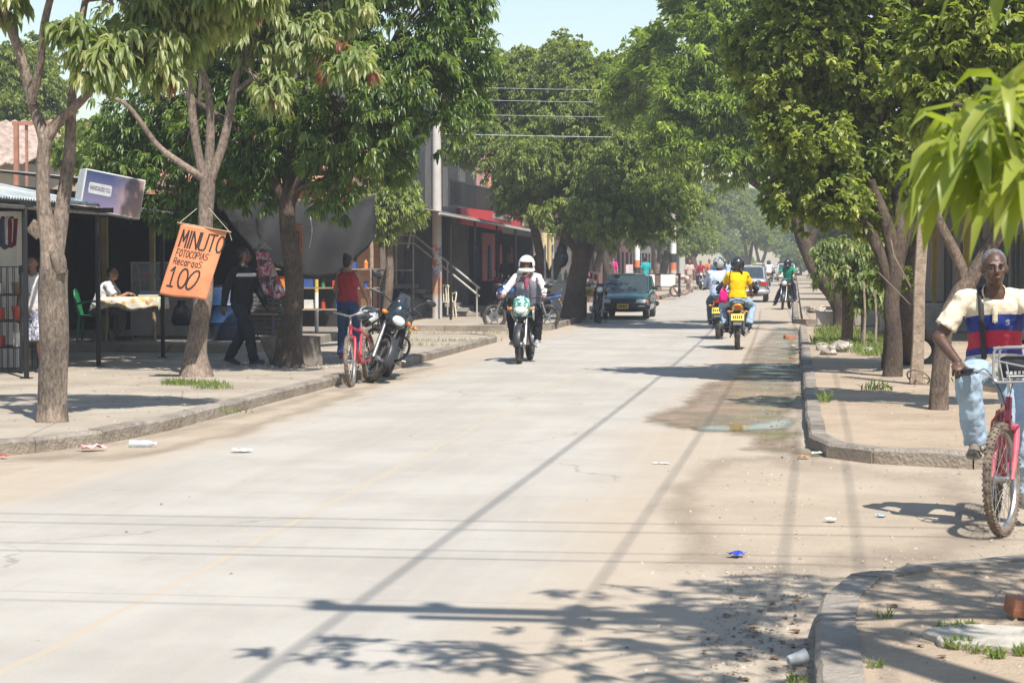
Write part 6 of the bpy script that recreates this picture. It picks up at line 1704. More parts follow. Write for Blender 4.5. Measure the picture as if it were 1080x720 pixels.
m = MB(); m.lathe([(0, -.11), (.033, -.11), (.035, -.06), (.031, -.02), (.035, .03), (.03, .07), (.013, .095), (.013, .11)], (0, 0, 0), (1, 0, 0), 16); m.build('body', mat('clear_plastic', (.75, .78, .78), .1, trans=.6, spec=.8), o)
m = MB(); m.cyl((.108, 0, 0), (.125, 0, 0), .016, None, 12); m.build('cap', mat('cap_white', (.7, .7, .7), .5), o)
p = G(841, 703, 0); o = thing('plastic_cup', 'crushed clear plastic cup lying at the near right kerb', 'cup', (p.x, p.y, .035), R(30)); o.rotation_euler = (0, R(78), R(25))
m = MB(); m.lathe([(0, -.04), (.020, -.04), (.024, -.0), (.029, .035), (.031, .037)], (0, 0, 0), (0, 0, 1), 18); m.build('cup', mat('cup_plastic', (.66, .68, .67), .15, trans=.35, spec=.8), o, 50, solid=.001)

# countless small stuff: gravel, dead leaves, grass
def scatter(name, pts, size, m_, seed, flat=.5, stuff=None, jitter=.5):
    rs = np.random.RandomState(seed); n = len(pts)
    base = np.array([[1, 0, -.3], [-.4, .9, -.3], [-.5, -.8, -.3], [0, .1, .8], [.1, -.2, .5]]); fc = np.array([0, 1, 3, 1, 2, 3, 2, 0, 3])
    base = base[:4]; v = np.repeat(base[None], n, 0) * (1 + rs.uniform(-jitter, jitter, (n, 4, 3)))
    a = rs.uniform(0, 6.28, n); c, s = np.cos(a), np.sin(a); sz = size * (.4 + rs.rand(n) ** 2 * 1.4)
    x = v[..., 0] * c[:, None] - v[..., 1] * s[:, None]; y = v[..., 0] * s[:, None] + v[..., 1] * c[:, None]
    v = np.stack([x, y, v[..., 2] * flat], -1) * sz[:, None, None] + pts[:, None, :]
    me = bpy.data.meshes.new(name); v = v.reshape(-1, 3); me.vertices.add(len(v)); me.vertices.foreach_set('co', v.ravel().astype(np.float32))
    lp = (fc[None] + (np.arange(n) * 4)[:, None]).ravel().astype(np.int32); me.loops.add(len(lp)); me.loops.foreach_set('vertex_index', lp)
    me.polygons.add(len(lp) // 3); me.polygons.foreach_set('loop_start', np.arange(0, len(lp), 3).astype(np.int32)); me.update(calc_edges=True)
    o = bpy.data.objects.new(name, me); C.objects.link(o); o.data.materials.append(m_); tag(o, stuff[0], stuff[1], kind='stuff'); return o
rs = np.random.RandomState(3)
def region(n, x, y, z, f=None):
    q = np.stack([rs.uniform(*x, n), rs.uniform(*y, n), np.full(n, z)], 1)
    if f is not None: q = q[f(q)]
    return q
grv = np.concatenate([
    region(2600, (-1.1, .07), (6.5, 16.5), .002, lambda q: rs.rand(len(q)) < np.clip((q[:, 0] + 1.1) / 1.1, 0, 1) ** 2.2), region(1500, (.1, 3.2), (10.6, 15.6), .002, lambda q: (q[:, 1] > 10.4 + q[:, 0] * .6) & (rs.rand(len(q)) < .55)),
    region(700, (-.35, .08), (7, 10.5), .002), region(900, (-.45, .1), (17, 60), .004), region(700, (-5.84, -5.2), (17, 60), .002, lambda q: rs.rand(len(q)) < np.clip((-5.2 - q[:, 0]) / .6, 0, 1)), region(900, (-5.8, 0), (7, 40), .002, lambda q: rs.rand(len(q)) < .25)])
scatter('gravel', grv, .011, mat('gravel_stone', (.30, .25, .19), .9, var=.6, scale=30), 5, .7, ('fine gravel and grit scattered over the road edges', 'gravel'))
gr2 = np.concatenate([region(1200, (.3, 3.5), (7, 11), .113, lambda q: q[:, 1] < 9.6 + q[:, 0] * .6), region(2200, (.3, 4.5), (16.3, 46), .113), region(2600, (-12, -6.05), (16.5, 39), .113, lambda q: (q[:, 1] < 31.3) | (q[:, 0] > -8.4))])
scatter('pavement_grit', gr2, .013, MATS['gravel_stone'], 6, .7, ('loose grit scattered over the sandy pavements', 'gravel'))
lf = np.concatenate([region(260, (-.55, .06), (6.8, 9.6), .012, lambda q: rs.rand(len(q)) < np.clip((q[:, 0] + .6) / .6, 0, 1) ** 1.5), region(60, (.3, 2.4), (7.3, 9.4), .122), region(240, (-9, -6.1), (16.8, 31), .122), region(150, (-.3, .05), (16, 46), .012), region(160, (.4, 4), (17, 40), .122)])
scatter('dead_leaves', lf, .017, mat('dead_leaf', (.17, .095, .05), .8, var=.5, scale=12), 7, .22, ('small brown dead leaves lying in the gutters and under the trees', 'dead leaves'))

def grass(name, spots, label, seed, hgt=.09, w=.006):
    rs = np.random.RandomState(seed); P = []; D = []
    for x, y, z, rx, ry, n in spots:
        a = rs.uniform(0, 6.28, n); r = rs.rand(n) ** .6; q = np.stack([x + rx * r * np.cos(a), y + ry * r * np.sin(a), np.full(n, z)], 1); P.append(q)
        d = rs.normal(size=(n, 3)) * .42; d[:, 2] = 1; D.append(norm(d))
    P = np.concatenate(P); D = np.concatenate(D); n = len(P)
    me = leaf_mesh(name, P, D, hgt * (.5 + rs.rand(n)), np.full(n, w) * (.7 + .6 * rs.rand(n)), rs.rand(n) * .35, np.clip(rs.rand(n), 0, .95), True, seed)
    o = bpy.data.objects.new(name, me); C.objects.link(o); o.data.materials.append(GRASSM); tag(o, label, 'grass', kind='stuff'); return o
def gs(u, v, rx, ry, n, z=.112): p = G(u, v, z); return (p.x, p.y, z, rx, ry, n)
grass('grass_patch', [gs(905, 362, .85, 4.2, 3800), gs(885, 352, .5, 3, 1300), gs(925, 374, .35, 1.0, 400), gs(1045, 405, .8, .6, 120), gs(925, 412, .20, .3, 60), gs(870, 424, .06, .2, 40)], 'green grass growing round the saplings on the right pavement', 1, .12, .008)
grass('grass_tufts', [gs(1003, 667, .06, .03, 120), gs(1020, 664, .06, .02, 80), gs(1009, 683, .05, .05, 170), gs(1052, 694, .03, .02, 80), gs(1078, 690, .03, .05, 110), gs(1030, 689, .04, .02, 30), gs(922, 704, .04, .01, 30), gs(936, 652, .04, .02, 26), (.02, 7.55, .0, .04, .10, 70)], 'tufts of grass round the flat slab on the near right pavement', 2, .042, .0035)
grass('pavement_weeds', [gs(205, 406, .42, .22, 520), gs(225, 410, .3, .12, 150), gs(185, 404, .15, .1, 90), gs(300, 352, .16, .12, 200, .5), gs(468, 360, 1.3, .35, 220), gs(435, 365, .8, .25, 110), gs(500, 352, 1.6, .4, 200), gs(250, 436, .25, .08, 26), gs(388, 375, .6, .15, 70)], 'weeds growing at the tree feet and in the sand on the left pavement', 3, .07, .0045)

# rubble round the feet of the dark tree
rp = np.concatenate([np.stack([pb.x + rs.normal(0, .42, 90), pb.y - .15 + rs.normal(0, .16, 90), np.full(90, .125)], 1)]); scatter('rubble', rp, .03, STONE, 9, .8, ('small rubble pieces heaped round the foot of the dark tree', 'rubble'))
# ------------------------------------------------------------ the motorcyclist coming towards us
def face_to(x, y): return PI + math.atan2(-x, y) * 0      # towards the camera along the street
CL = cloth
p = G(548, 383.5); 
A1 = moto('teal and white motorcycle ridden towards the camera by the man in a white helmet', (p.x, p.y + .66, 0), PI, mat('teal_paint', (.012, .10, .095), .25, coat=.6), mat('white_body_paint', (.60, .62, .60), .3), steer=0, style='cowl', facep=mat('teal_cowl', (.03, .24, .20), .25, coat=.5, col2=(.55, .62, .56), scale=7, thr=(.47, .53)))
r_, J = person('man in white full face helmet, grey waistcoat and white sleeves riding towards the camera', A1.location, PI, {**RIDE, 'hyaw': 0},
    dict(skin='brown', top=CL('white_shirt', (.58, .56, .60)), sleeve='long', bottom=CL('black_trousers', (.02, .02, .024)), helmet=(mat('white_helmet', (.75, .75, .74), .2, coat=.6), 'full'), shoe=mat('shoe_grey', (.30, .30, .32), .6), sole=mat('sole_white', (.6, .6, .58), .7), fat=1.05))
def vest(root, J, mm_, rat=1.0, name='waistcoat', op=.25, bottom=.14):
    """open fronted sleeveless waistcoat over the shirt"""
    m = MB(); X1, f, u = J['X1'], J['f2'], J['u2']; a0, a1 = PI / 2 + op, PI / 2 + 2 * PI - op
    def fn(a, b):
        t = a0 + (a1 - a0) * a; c = J['pel'].lerp(J['neck'], .02 + .93 * b) if True else 0
        ch = J['pel'] - J['u1'] * bottom * (1 - b); c = ch.lerp(J['neck'], .95 * b)
        w = .212 if b < .75 else .212 - (b - .75) * .42; d = .162 if b < .75 else .162 - (b - .75) * .28
        opn = .10 * (b ** 2) * max(0, math.sin(t)) 
        return c + X1 * w * math.cos(t) + f * (d * math.sin(t)) + u * 0
    m.grid(fn, 30, 12); return m.build(name, mm_, root, 60, solid=.008)
vest(r_, J, CL('grey_vest', (.16, .15, .18)), op=.30)
m = MB(); X1, f, u = J['X1'], J['f2'], J['u2']
m.grid(lambda a, b: J['chest'] + u * (-.10 + .26 * b) + X1 * (a - .5) * (.06 + .10 * b) + f * (.158 - .02 * b - .25 * (a - .5) ** 2), 8, 8); m.build('shirt_front', CL('pink_shirt', (.40, .10, .16)), r_, 60, solid=.004)

# ------------------------------------------------------------ two motorcycles riding away
pB = G(774.6, 368.5)
B1 = moto('yellow and black motorcycle carrying the woman in a yellow blouse', (pB.x + .03, pB.y + .60, 0), R(2), mat('yellow_bodywork', (.55, .42, .02), .3, coat=.4), None, style='naked', rimc=DARKP)
YB = CL('yellow_blouse', (.72, .44, .005), var=.08)
r_, J = person('woman in a bright yellow blouse, jeans and black helmet on the rear of a motorcycle', B1.location, R(2), {**RIDE, 'pel': (0, -.46, .93), 'lean': 5, 'lean2': 9, 'handR': (.27, -.02, .98), 'handL': (-.27, -.02, .98), 'footR': (.22, -.34, .47), 'footL': (-.22, -.34, .47), 'kneeR': (.45, 1, .3), 'kneeL': (-.45, 1, .3), 'curl': 40},
    dict(female=True, skin='mid', top=YB, sleeve='wide', topname='blouse', bottom=CL('light_jeans', (.27, .36, .45)), helmet=(mat('black_helmet', (.02, .02, .022), .25, coat=.5), 'full'), hair=(mat('black_hair', (.012, .010, .009), .55, var=.3, bump=.5, bscale=70), 'tail'), shoe=DARKP, inf=.022, tuck=1), height=1.62)
m = MB(); c = J['pel'] + V((-.26, -.05, .03)); m.box(c, (.15, .13, .22), (0, .1, 0), .035, 2); m.box(c + V((0, -.08, -.03)), (.11, .05, .10), (0, .1, 0), .02, 2); m.torus(c + V((0, 0, .12)), (0, 1, 0), .04, .008, 14, 6); bag = m.build('handbag', CL('magenta_bag', (.55, .01, .15)), r_, 60)
m = MB(); m.tube(curve([c + V((-.02, 0, .1)), J['waist'] + V((-.17, -.13, .02)), J['sh']['L'] + V((.02, -.08, .02)), J['sh']['L'] + V((.03, 0, .07)), J['waist'] + V((-.12, .14, .08)), c + V((.04, .05, .1))], 6), .008, 6); m.build('strap', CL('strap_brown', (.10, .03, .02)), bag)
# the rider in front of her, mostly hidden
r_, J = person('rider in dark clothes hidden in front of the woman in yellow', B1.location, R(2), {**RIDE, 'pel': (0, -.14, .87), 'lean': 10, 'lean2': 14}, dict(skin='brown', top=CL('dark_top', (.03, .03, .035)), sleeve='long', bottom=CL('dark_jeans', (.05, .065, .10)), hair=(MATS['black_hair'], 'short'), shoe=DARKP), voxel=.02, height=1.58)
pA = G(757, 357.5)
B2 = moto('dark red and black motorcycle ridden away by the man in a pale blue shirt', (pA.x + .02, pA.y + .60, 0), R(-1), mat('darkred_paint', (.14, .01, .01), .3, coat=.4), None, style='naked')
r_, J = person('broad man in a pale blue shirt and dark helmet riding away on the left motorcycle', B2.location, R(-1), {**RIDE, 'pel': (0, -.38, .91), 'lean': 10, 'lean2': 16, 'sidelean': 0}, dict(skin='brown', top=CL('paleblue_shirt', (.42, .49, .62)), sleeve='long', bottom=CL('teal_jeans', (.06, .11, .13)), helmet=(mat('grey_helmet', (.05, .055, .055), .25, coat=.5, col2=(.35, .35, .33), scale=9, thr=(.5, .56)), 'full'), shoe=DARKP, inf=.03, fat=1.2), height=1.72)
# ------------------------------------------------------------ green shirted rider waiting at the right
pG = G(832, 326.5)
B3 = moto('black motorcycle stopped at the right kerb under the man in green', (pG.x - .08, pG.y + .64, 0), R(180 - 10), mat('black_paint', (.02, .02, .022), .25, coat=.5), None, steer=10, style='round', rimc=ALU)
person('man in a green shirt and black helmet stopped on his motorcycle at the right kerb', B3.location, R(180 - 10), {**RIDE, 'footL': (-.28, .02, .37), 'footR': (.42, .22, .10), 'kneeR': (.6, 1, .2), 'hyaw': -10}, dict(skin='brown', top=CL('green_shirt', (.01, .20, .115)), sleeve='short', bottom=CL('navy_jeans', (.025, .035, .06)), helmet=(mat('black_helmet', (.02, .02, .022), .25, coat=.5), 'visor'), shoe=DARKP), voxel=.02)
# distant riders
pW = G(811, 302.0)
B4 = moto('small dark motorcycle far up the street beyond the silver car', (pW.x, pW.y, 0), R(-4), mat('black_paint', (.02, .02, .022)), None, style='naked')
person('rider in a white shirt far up the street, right of the silver car', B4.location, R(-4), {**RIDE}, dict(skin='brown', top=CL('white_tee', (.66, .65, .64)), sleeve='short', bottom=CL('navy_jeans', (.025, .035, .06)), helmet=(mat('black_helmet', (.02, .02, .022)), 'full'), shoe=DARKP, inf=.03), voxel=.024)
pO = G(739, 305.5)
B5 = moto('red motorcycle parked with three people round it, left of the blue shirted rider', (pO.x, pO.y, 0), R(185), mat('red_paint', (.35, .02, .02), .3, coat=.4), None, style='round')
person('rider in a dark red shirt facing the camera far up the street', B5.location, R(185), {**RIDE}, dict(skin='brown', top=CL('red_shirt', (.32, .02, .03)), sleeve='short', bottom=CL('dark_jeans', (.05, .065, .10)), hair=(MATS['black_hair'], 'short'), shoe=DARKP), voxel=.024)
def stander(label, u, v, z, yaw, look, pose=None, h=1.7, vox=.022, y=None):
    q = G(u, v, z); return person(label, (q.x, q.y, z), R(yaw), {**(pose or {})}, look, voxel=vox, height=h)
stander('person in an orange shirt standing far off beside the red motorcycle', 748, 304, 0, 190, dict(skin='brown', top=CL('orange_shirt', (.68, .20, .05)), sleeve='short', bottom=CL('dark_jeans', (.05, .065, .10)), hair=(MATS['black_hair'], 'short')), h=1.78)
stander('person in a bright blue shirt standing far off, right of the orange shirt', 753.5, 305, 0, 200, dict(skin='brown', top=CL('blue_shirt', (.03, .16, .42)), sleeve='short', bottom=CL('dark_jeans', (.05, .065, .10)), cap=mat('blue_cap', (.05, .15, .35), .8)), h=1.72)
pX = G(772, 303)
B6 = moto('dark motorcycle far off, just left of the silver car', (pX.x - .2, pX.y, 0), 0, mat('black_paint', (.02, .02, .022)), None, style='naked')
person('rider in a light blue shirt far off, just left of the silver car', B6.location, 0, {**RIDE}, dict(skin='brown', top=CL('sky_shirt', (.30, .42, .55)), sleeve='short', bottom=CL('dark_jeans', (.05, .065, .10)), hair=(MATS['black_hair'], 'short'), shoe=DARKP, inf=.03), voxel=.024)
stander('person in a turquoise shirt standing beyond the green car', 681, 309.5, .112, 30, dict(skin='brown', top=CL('turquoise_shirt', (.02, .30, .33)), sleeve='short', bottom=CL('dark_jeans', (.05, .065, .10)), hair=(MATS['black_hair'], 'short')), h=1.72)
stander('person in a magenta blouse standing in the shade beyond the green car', 647, 309, .112, 150, dict(female=True, skin='mid', top=CL('magenta_blouse', (.60, .03, .20)), sleeve='short', bottom=CL('dark_jeans', (.05, .065, .10)), hair=(MATS['black_hair'], 'long')), h=1.75)
stander('person in a pale top far off beside the painted posts', 727, 308, .112, 200, dict(skin='brown', top=CL('pale_top', (.50, .36, .32)), sleeve='short', bottom=CL('khaki', (.22, .17, .11)), hair=(MATS['black_hair'], 'short')), h=1.6)
# cars
pS = G(792, 318.8)
car('silver sedan with red tail lights driving away up the street', (-1.85, pS.y + 2.0, 0), R(0), mat('silver_paint', (.36, .37, .38), .3, .15, coat=.5), 'sedan', L=4.3, W=1.66, H=1.42, plate=PLATEY)
pC = G(683, 336.3)
gc = car('dark green hatchback parked at the left kerb facing the camera', (-4.70, pC.y + 1.25, 0), PI, mat('green_car_paint', (.008, .058, .048), .25, .1, coat=.6), 'hatch', L=3.75, W=1.50, H=1.36); gc.scale = (.94, 1, .88)
pT = G(808, 296.0); car('yellow taxi far up the street', (pT.x - .6, pT.y, 0), R(180), mat('taxi_yellow', (.62, .44, .03), .3, coat=.5), 'sedan', L=4.1, W=1.65, taxi=True, cat='taxi')
pT = G(829, 296.5); car('small white car beyond the rider in white, far right of the street', (pT.x + .0, pT.y + 4, 0), R(180), mat('white_body_paint', (.60, .62, .60), .3), 'sedan', L=4.1, W=1.65)

# ------------------------------------------------------------ parked two-wheelers on the left
pP = G(390, 403)
A2 = moto('black motorcycle leaning on its stand at the left kerb with a helmet on it', (pP.x + .0, pP.y + .62, 0), R(180), mat('black_gloss', (.012, .016, .02), .2, coat=.6), None, steer=30, lean=R(-7), style='cowl', crash=True, facep=mat('bluegrey_cowl', (.012, .02, .026), .2, coat=.5), tyre=RUBBER)
A2.rotation_euler = (0, R(-17), R(180 + 4)); A2.scale = (1.1, 1.05, 1.06)
hc = A(405, 292, pP.y + .05)
hl = thing('helmet', 'black and white patterned helmet hanging from the parked black motorcycle', 'helmet', A(410, 331, pP.y + .0)); hl.rotation_euler = (R(-15), R(30), R(150))
hl.location = A(388, 334, pP.y + .1); hl.scale = (1, 1, 1)
m = MB(); m.ell((0, 0, 0), (.128, .152, .138), None, 32)
dele = [f for f in m.bm.faces if (lambda c: c.z < -.10 or (c.y > .04 and -.055 < c.z < .05 and abs(c.x) < .108))(f.calc_center_median())]
bmesh.ops.delete(m.bm, geom=dele, context='FACES'); m.build('shell', mat('patterned_helmet', (.025, .03, .03), .2, coat=.6, col2=(.45, .47, .46), scale=7, thr=(.49, .52), detail=2), hl, 60, solid=.02)
m = MB(); m.grid(lambda uu, vv: V((.134 * math.sin(R(-60 + 120 * uu)), .158 * math.cos(R(-60 + 120 * uu)), .05 - .09 * vv)), 12, 4); m.build('visor', mat('smoked_visor', (.03, .03, .035), .08, spec=.8), hl, 60, solid=.003)
# parked red bicycle beside it
pb1 = G(369, 408)
bk, SMp = bicycle('red bicycle with pale handlebars leaning at the left kerb beside the black motorcycle', (pb1.x + .03, pb1.y + .60, 0), PI + R(-1), mat('red_bike_paint', (.42, .03, .05), .4, dirt=.3), steer=4, lean=R(4))
# blue motorcycle behind the rider
pb2 = G(551, 347)
moto('blue motorcycle parked side-on behind the white helmeted rider', (pb2.x, pb2.y, 0), R(96), mat('blue_paint', (.02, .09, .26), .25, coat=.5), None, style='naked', rimc=STEEL, lean=0, steer=-12)
pb3 = G(627, 341)
A3 = moto('dark motorcycle parked in front of the green car', (pb3.x, pb3.y + .6, 0), R(180 - 20), mat('black_paint', (.02, .02, .022)), None, steer=-15, style='dark')
A3.rotation_euler = (0, R(-6), R(180 + 8))

# ------------------------------------------------------------ people on the left pavement
WALK = dict(pel=(0, 0, .915), lean=3, footR=(.07, .27, .10), footL=(-.07, -.27, .12), toeL=(-.1, 1, -.25), toeR=(.1, 1, .1), handR=(.26, -.14, .82), handL=(-.27, .22, .88))
stander('man in a black jacket with a white chest band walking in the shade', 255, 385, .112, -112, dict(skin='dark', top=CL('black_jacket', (.015, .016, .02)), sleeve='long', bottom=CL('charcoal_trousers', (.022, .027, .030)), hair=(MATS['black_hair'], 'short'), shoe=DARKP, inf=.03), {**WALK, 'hyaw': 15}, h=1.72, vox=.014)
mn = C.objects[-1]
rt = [o for o in C.objects if o.get('label', '').startswith('man in a black jacket')][0]
m = MB(); m.lathe([(.192, 0), (.198, .015), (.196, .045), (.19, .05)], (0, 0, 0), (0, 0, 1), 28); m.bm.transform(Matrix.Translation((0, .055, 1.275)) @ Matrix.Diagonal((1.02, .77, 1, 1)) ); m.build('chest_band', CL('white_band', (.5, .5, .5)), rt, 60)
rtw, Jw = stander('woman in a red ribbed camisole and jeans seen from behind beside the red bicycle', 367, 383, .112, -8, dict(female=True, skin='mid', top=CL('red_camisole', (.28, .035, .04)), sleeve='tank', topname='camisole', bottom=CL('blue_jeans', (.03, .055, .12)), hair=(MATS['black_hair'], 'bun'), shoe=CL('red_shoe', (.3, .03, .03)), fat=1.05), dict(pel=(0, 0, .90), handR=(.20, .28, .92), handL=(-.18, .25, .95), lean=1, hyaw=-12), h=1.53, vox=.013)
# seated man at the table
sp = stand(106, 359)
rt, J = person('man in a white shirt seated on the green chair leaning over the stall table', (sp[0], sp[1], ZP), R(-82), dict(pel=(0, .0, .53), lean=24, lean2=30, handR=(.05, .52, .80), handL=(-.12, .50, .80), hdirR=(-.3, 1, 0), hdirL=(.3, 1, 0), palmR=(0, 0, -1), palmL=(0, 0, -1), footR=(.12, .42, .09), footL=(-.12, .36, .09), kneeR=(.1, 1, .8), kneeL=(-.1, 1, .8), elbR=(.7, -.3, -.6), elbL=(-.7, -.3, -.6), hyaw=-25, hpitch=-6),
    dict(skin='mid', top=CL('white_polo', (.62, .62, .64)), sleeve='short', bottom=CL('grey_trousers', (.12, .115, .11)), hair=(MATS['black_hair'], 'short'), shoe=DARKP, fat=1.15), voxel=.015, height=1.72)
rt.location.x -= .05
q = stand(140, 345)
person('man in a red cap and striped shirt standing behind the display case', (q[0] + .02, q[1] + 1.2, ZP), R(200), dict(handR=(.25, .2, 1.0), handL=(-.25, .2, 1.0)), dict(skin='dark', top=mat('striped_shirt', (.02, .07, .05), .9), sleeve='short', bottom=CL('dark_jeans', (.05, .065, .10)), cap=mat('red_cap', (.35, .02, .03), .8)), voxel=.018, height=1.72)
# stripes in the shirt material
t = MATS['striped_shirt'].node_tree; w = t.nodes.new('ShaderNodeTexWave'); w.bands_direction = 'Z'; w.inputs['Scale'].default_value = 5.5
tc = t.nodes.new('ShaderNodeTexCoord'); t.links.new(tc.outputs['Object'], w.inputs['Vector']); rr = t.nodes.new('ShaderNodeValToRGB'); rr.color_ramp.interpolation = 'CONSTANT'; rr.color_ramp.elements[0].color = (.015, .045, .035, 1); rr.color_ramp.elements[1].color = (.42, .45, .42, 1); rr.color_ramp.elements[1].position = .62
t.links.new(w.outputs['Fac'], rr.inputs[0]); t.links.new(rr.outputs[0], t.nodes['Principled BSDF'].inputs['Base Color'])
stander('person in a white printed shirt and checked shorts standing behind the first tree trunk', 37, 392, .112, 170, dict(skin='brown', top=mat('printed_white', (.62, .60, .60), .9, col2=(.35, .05, .06), scale=7, thr=(.60, .62)), sleeve='short', bottom=mat('checked_shorts', (.20, .20, .30), .9, col2=(.55, .55, .6), scale=22, thr=(.48, .52)), leg='shorts', hair=(MATS['black_hair'], 'short'), inf=.03), dict(), h=1.58, vox=.018)
# by the far shops
stander('person in dark clothes standing at the shop posts behind the white helmeted rider', 536, 331, .112, 160, dict(skin='dark', top=CL('dark_top', (.03, .03, .035)), sleeve='short', bottom=CL('dark_jeans', (.05, .065, .10)), hair=(MATS['black_hair'], 'short')), h=1.72)
stander('child in a red and pink dress standing by the shop grilles', 527, 329, .112, 190, dict(female=True, skin='mid', top=CL('pinkred_top', (.50, .06, .12)), sleeve='short', bottom=CL('pinkred_shorts', (.40, .05, .12)), leg='shorts', hair=(MATS['black_hair'], 'short')), h=1.25)
stander('person in dark clothes seated below the stair landing', 421, 331, .112, 170, dict(skin='dark', top=CL('slate_top', (.08, .09, .13)), sleeve='short', bottom=CL('dark_jeans', (.05, .065, .10)), hair=(MATS['black_hair'], 'short')), dict(pel=(0, 0, .50), lean=8, footR=(.14, .42, .09), footL=(-.14, .42, .09), kneeR=(0, 1, 1), kneeL=(0, 1, 1), handR=(.15, .3, .62), handL=(-.15, .3, .62)), h=1.65)
p = G(421, 331, .112); plastic_chair('dark plastic chair in the shade below the stair landing', (p.x, p.y + .02, .112), R(170), DARKP)
stander('person in a red vest standing behind the street stall', 566, 330, .112, 150, dict(skin='dark', top=CL('vest_red', (.42, .05, .05)), sleeve='short', bottom=CL('dark_jeans', (.05, .065, .10)), hair=(MATS['black_hair'], 'short')), h=1.7)

# ------------------------------------------------------------ street stall and boards
q = G(592, 334, .112)
sc = thing('street_stall', 'pale grey street stall with a white box and a yellow tray', 'stall', (q.x, q.y, .112))
PG = mat('pale_grey_paint', (.46, .48, .48), .6, dirt=.25)
m = MB(); m.box((0, 0, .52), (.52, .5, .86), None, .01); m.box((0, 0, .97), (.60, .56, .04)); m.build('cabinet', PG, sc, 20)
for s in (-1, 1):
    m = MB(); m.box((s * .22, 0, .05), (.05, .4, .12)); m.build('leg', PG, sc, 0)
m = MB()
for x in (-.22, -.42): m.box((x, -.2, 1.45), (.05, .05, 1.0))
m.build('upright', PG, sc, 0)
m = MB(); m.box((-.55, 0, .92), (.55, .42, .24), None, .05, 2); m.build('white_box', WHITEP, sc, 30)
m = MB(); m.box((-.50, -.02, .74), (.60, .45, .10), None, .02); m.build('yellow_tray', YELP, sc, 20)
m = MB(); m.box((-.50, .1, .4), (.05, .05, .6)); m.box((-.75, .1, .4), (.05, .05, .6)); m.build('prop', PG, sc, 0)
for i, (dx, h, c, l) in enumerate(((-.18, .26, GOODS[1], 'green bottle standing first on the street stall top'), (-.04, .22, GOODS[2], 'white jar standing in the middle of the street stall top'), (.12, .28, mat('bottle_glass', (.20, .30, .20), .1), 'pale green bottle standing last on the street stall top'))):
    m = MB(); m.lathe([(0, 0), (.05, 0), (.05, h * .65), (.02, h * .8), (.02, h), (0, h)], (0, 0, 0), (0, 0, 1), 12); o = m.build('bottle', c, None, 40); o.location = (q.x + dx, q.y, .112 + .99); tag(o, l, 'bottle', 'bottles on the street stall')
# helmets / bundle hung on the dark tree
p = A(592, 272, 52.2); m = MB(); m.ell((0, 0, 0), (.19, .16, .26)); m.ell((.02, -.05, .22), (.14, .13, .14)); tag(m.build('hanging_bundle', mat('black_bag2', (.02, .02, .025), .4, col2=(.25, .27, .28), scale=5, thr=(.6, .66)), None, 60), 'black plastic bundle hanging on the dark tree above the stall', 'bundle').location = p
def sign_board(label, u0, v0, u1, v1, y, mats_, legs=True, marks=None, frame=None, zg=.112):
    a, b = A(u0, v1, y), A(u1, v0, y); t = thing('sign_board', label, 'sign', ((a.x + b.x) / 2, y, zg)); w = b.x - a.x; z0, z1 = a.z, b.z
    m = MB(); m.box(((a.x + b.x) / 2, y, (z0 + z1) / 2), (w, .03, z1 - z0), None, .004); m.build('panel', mats_, t, 0, world=True)
    if legs:
        m = MB()
        for s in (a.x + .03, b.x - .03): m.box((s, y + .04, (zg + z1) / 2), (.035, .035, z1 - zg))
        m.build('leg', frame or STEEL, t, 0, world=True)
    if marks:
        for nm, mm_, L_ in marks:
            m = MB()
            for x0, x1, q0, q1 in L_: m.box((a.x + w * (x0 + x1) / 2, y - .018, z0 + (z1 - z0) * (q0 + q1) / 2), (w * (x1 - x0), .005, (z1 - z0) * (q1 - q0)))
            m.build(nm, mm_, t, 0, world=True)
    return t
REDL2 = mat('red_lettering', (.50, .03, .03), .7)
sign_board('white and yellow board with red lettering leaning by the dark tree', 608.5, 297, 627, 313, 52.4, WHITEP, True, [('painted_field', YELP, [(.04, .96, .04, .52)]), ('red_lettering', REDL2, [(.15, .28, .66, .86), (.32, .42, .66, .86), (.46, .60, .66, .86), (.65, .80, .66, .86)]), ('dark_drawing', INK, [(.2, .75, .20, .26), (.3, .8, .34, .40)])])
sign_board('dark framed board with white ground and red shapes, behind the yellow board', 617, 286.5, 631.5, 296.5, 53.6, WHITEP, True, [('red_lettering', REDL2, [(.05, .25, .2, .8), (.35, .55, .3, .9), (.65, .9, .15, .7)])], BLACKM)
bb = sign_board('narrow orange placard on a stick at the dark tree', 609.5, 289, 617, 296, 52.6, ORC, True, None, ORC)
m = MB(); a = A(616.5, 266, 52.7); m.box((a.x, 52.7, (a.z + .9) / 2), (.06, .05, a.z - .9)); m.box((a.x + .05, 52.7, a.z - .35), (.05, .04, .3)); m.build('orange_stick', ORC, bb, 0, world=True)
for i, (u, c, l) in enumerate(((599.5, WOODL, 'pale wooden box on the kerb at the foot of the dark tree'), (608, mat('redbrown_box', (.32, .10, .06), .8), 'reddish box on the kerb right of the pale one'))):
    p = G(u, 331.5, .112); m = MB(); m.box((0, 0, .14), (.24, .22, .28), (0, 0, .2 * i), .01)
    for s in (-1, 1): m.box((0, 0, .285), (.25, .03, .012), (0, 0, .2 * i))
    o = m.build('small_box', c, None, 20); o.location = (p.x, p.y, .112); tag(o, l, 'box', 'boxes at the dark tree')

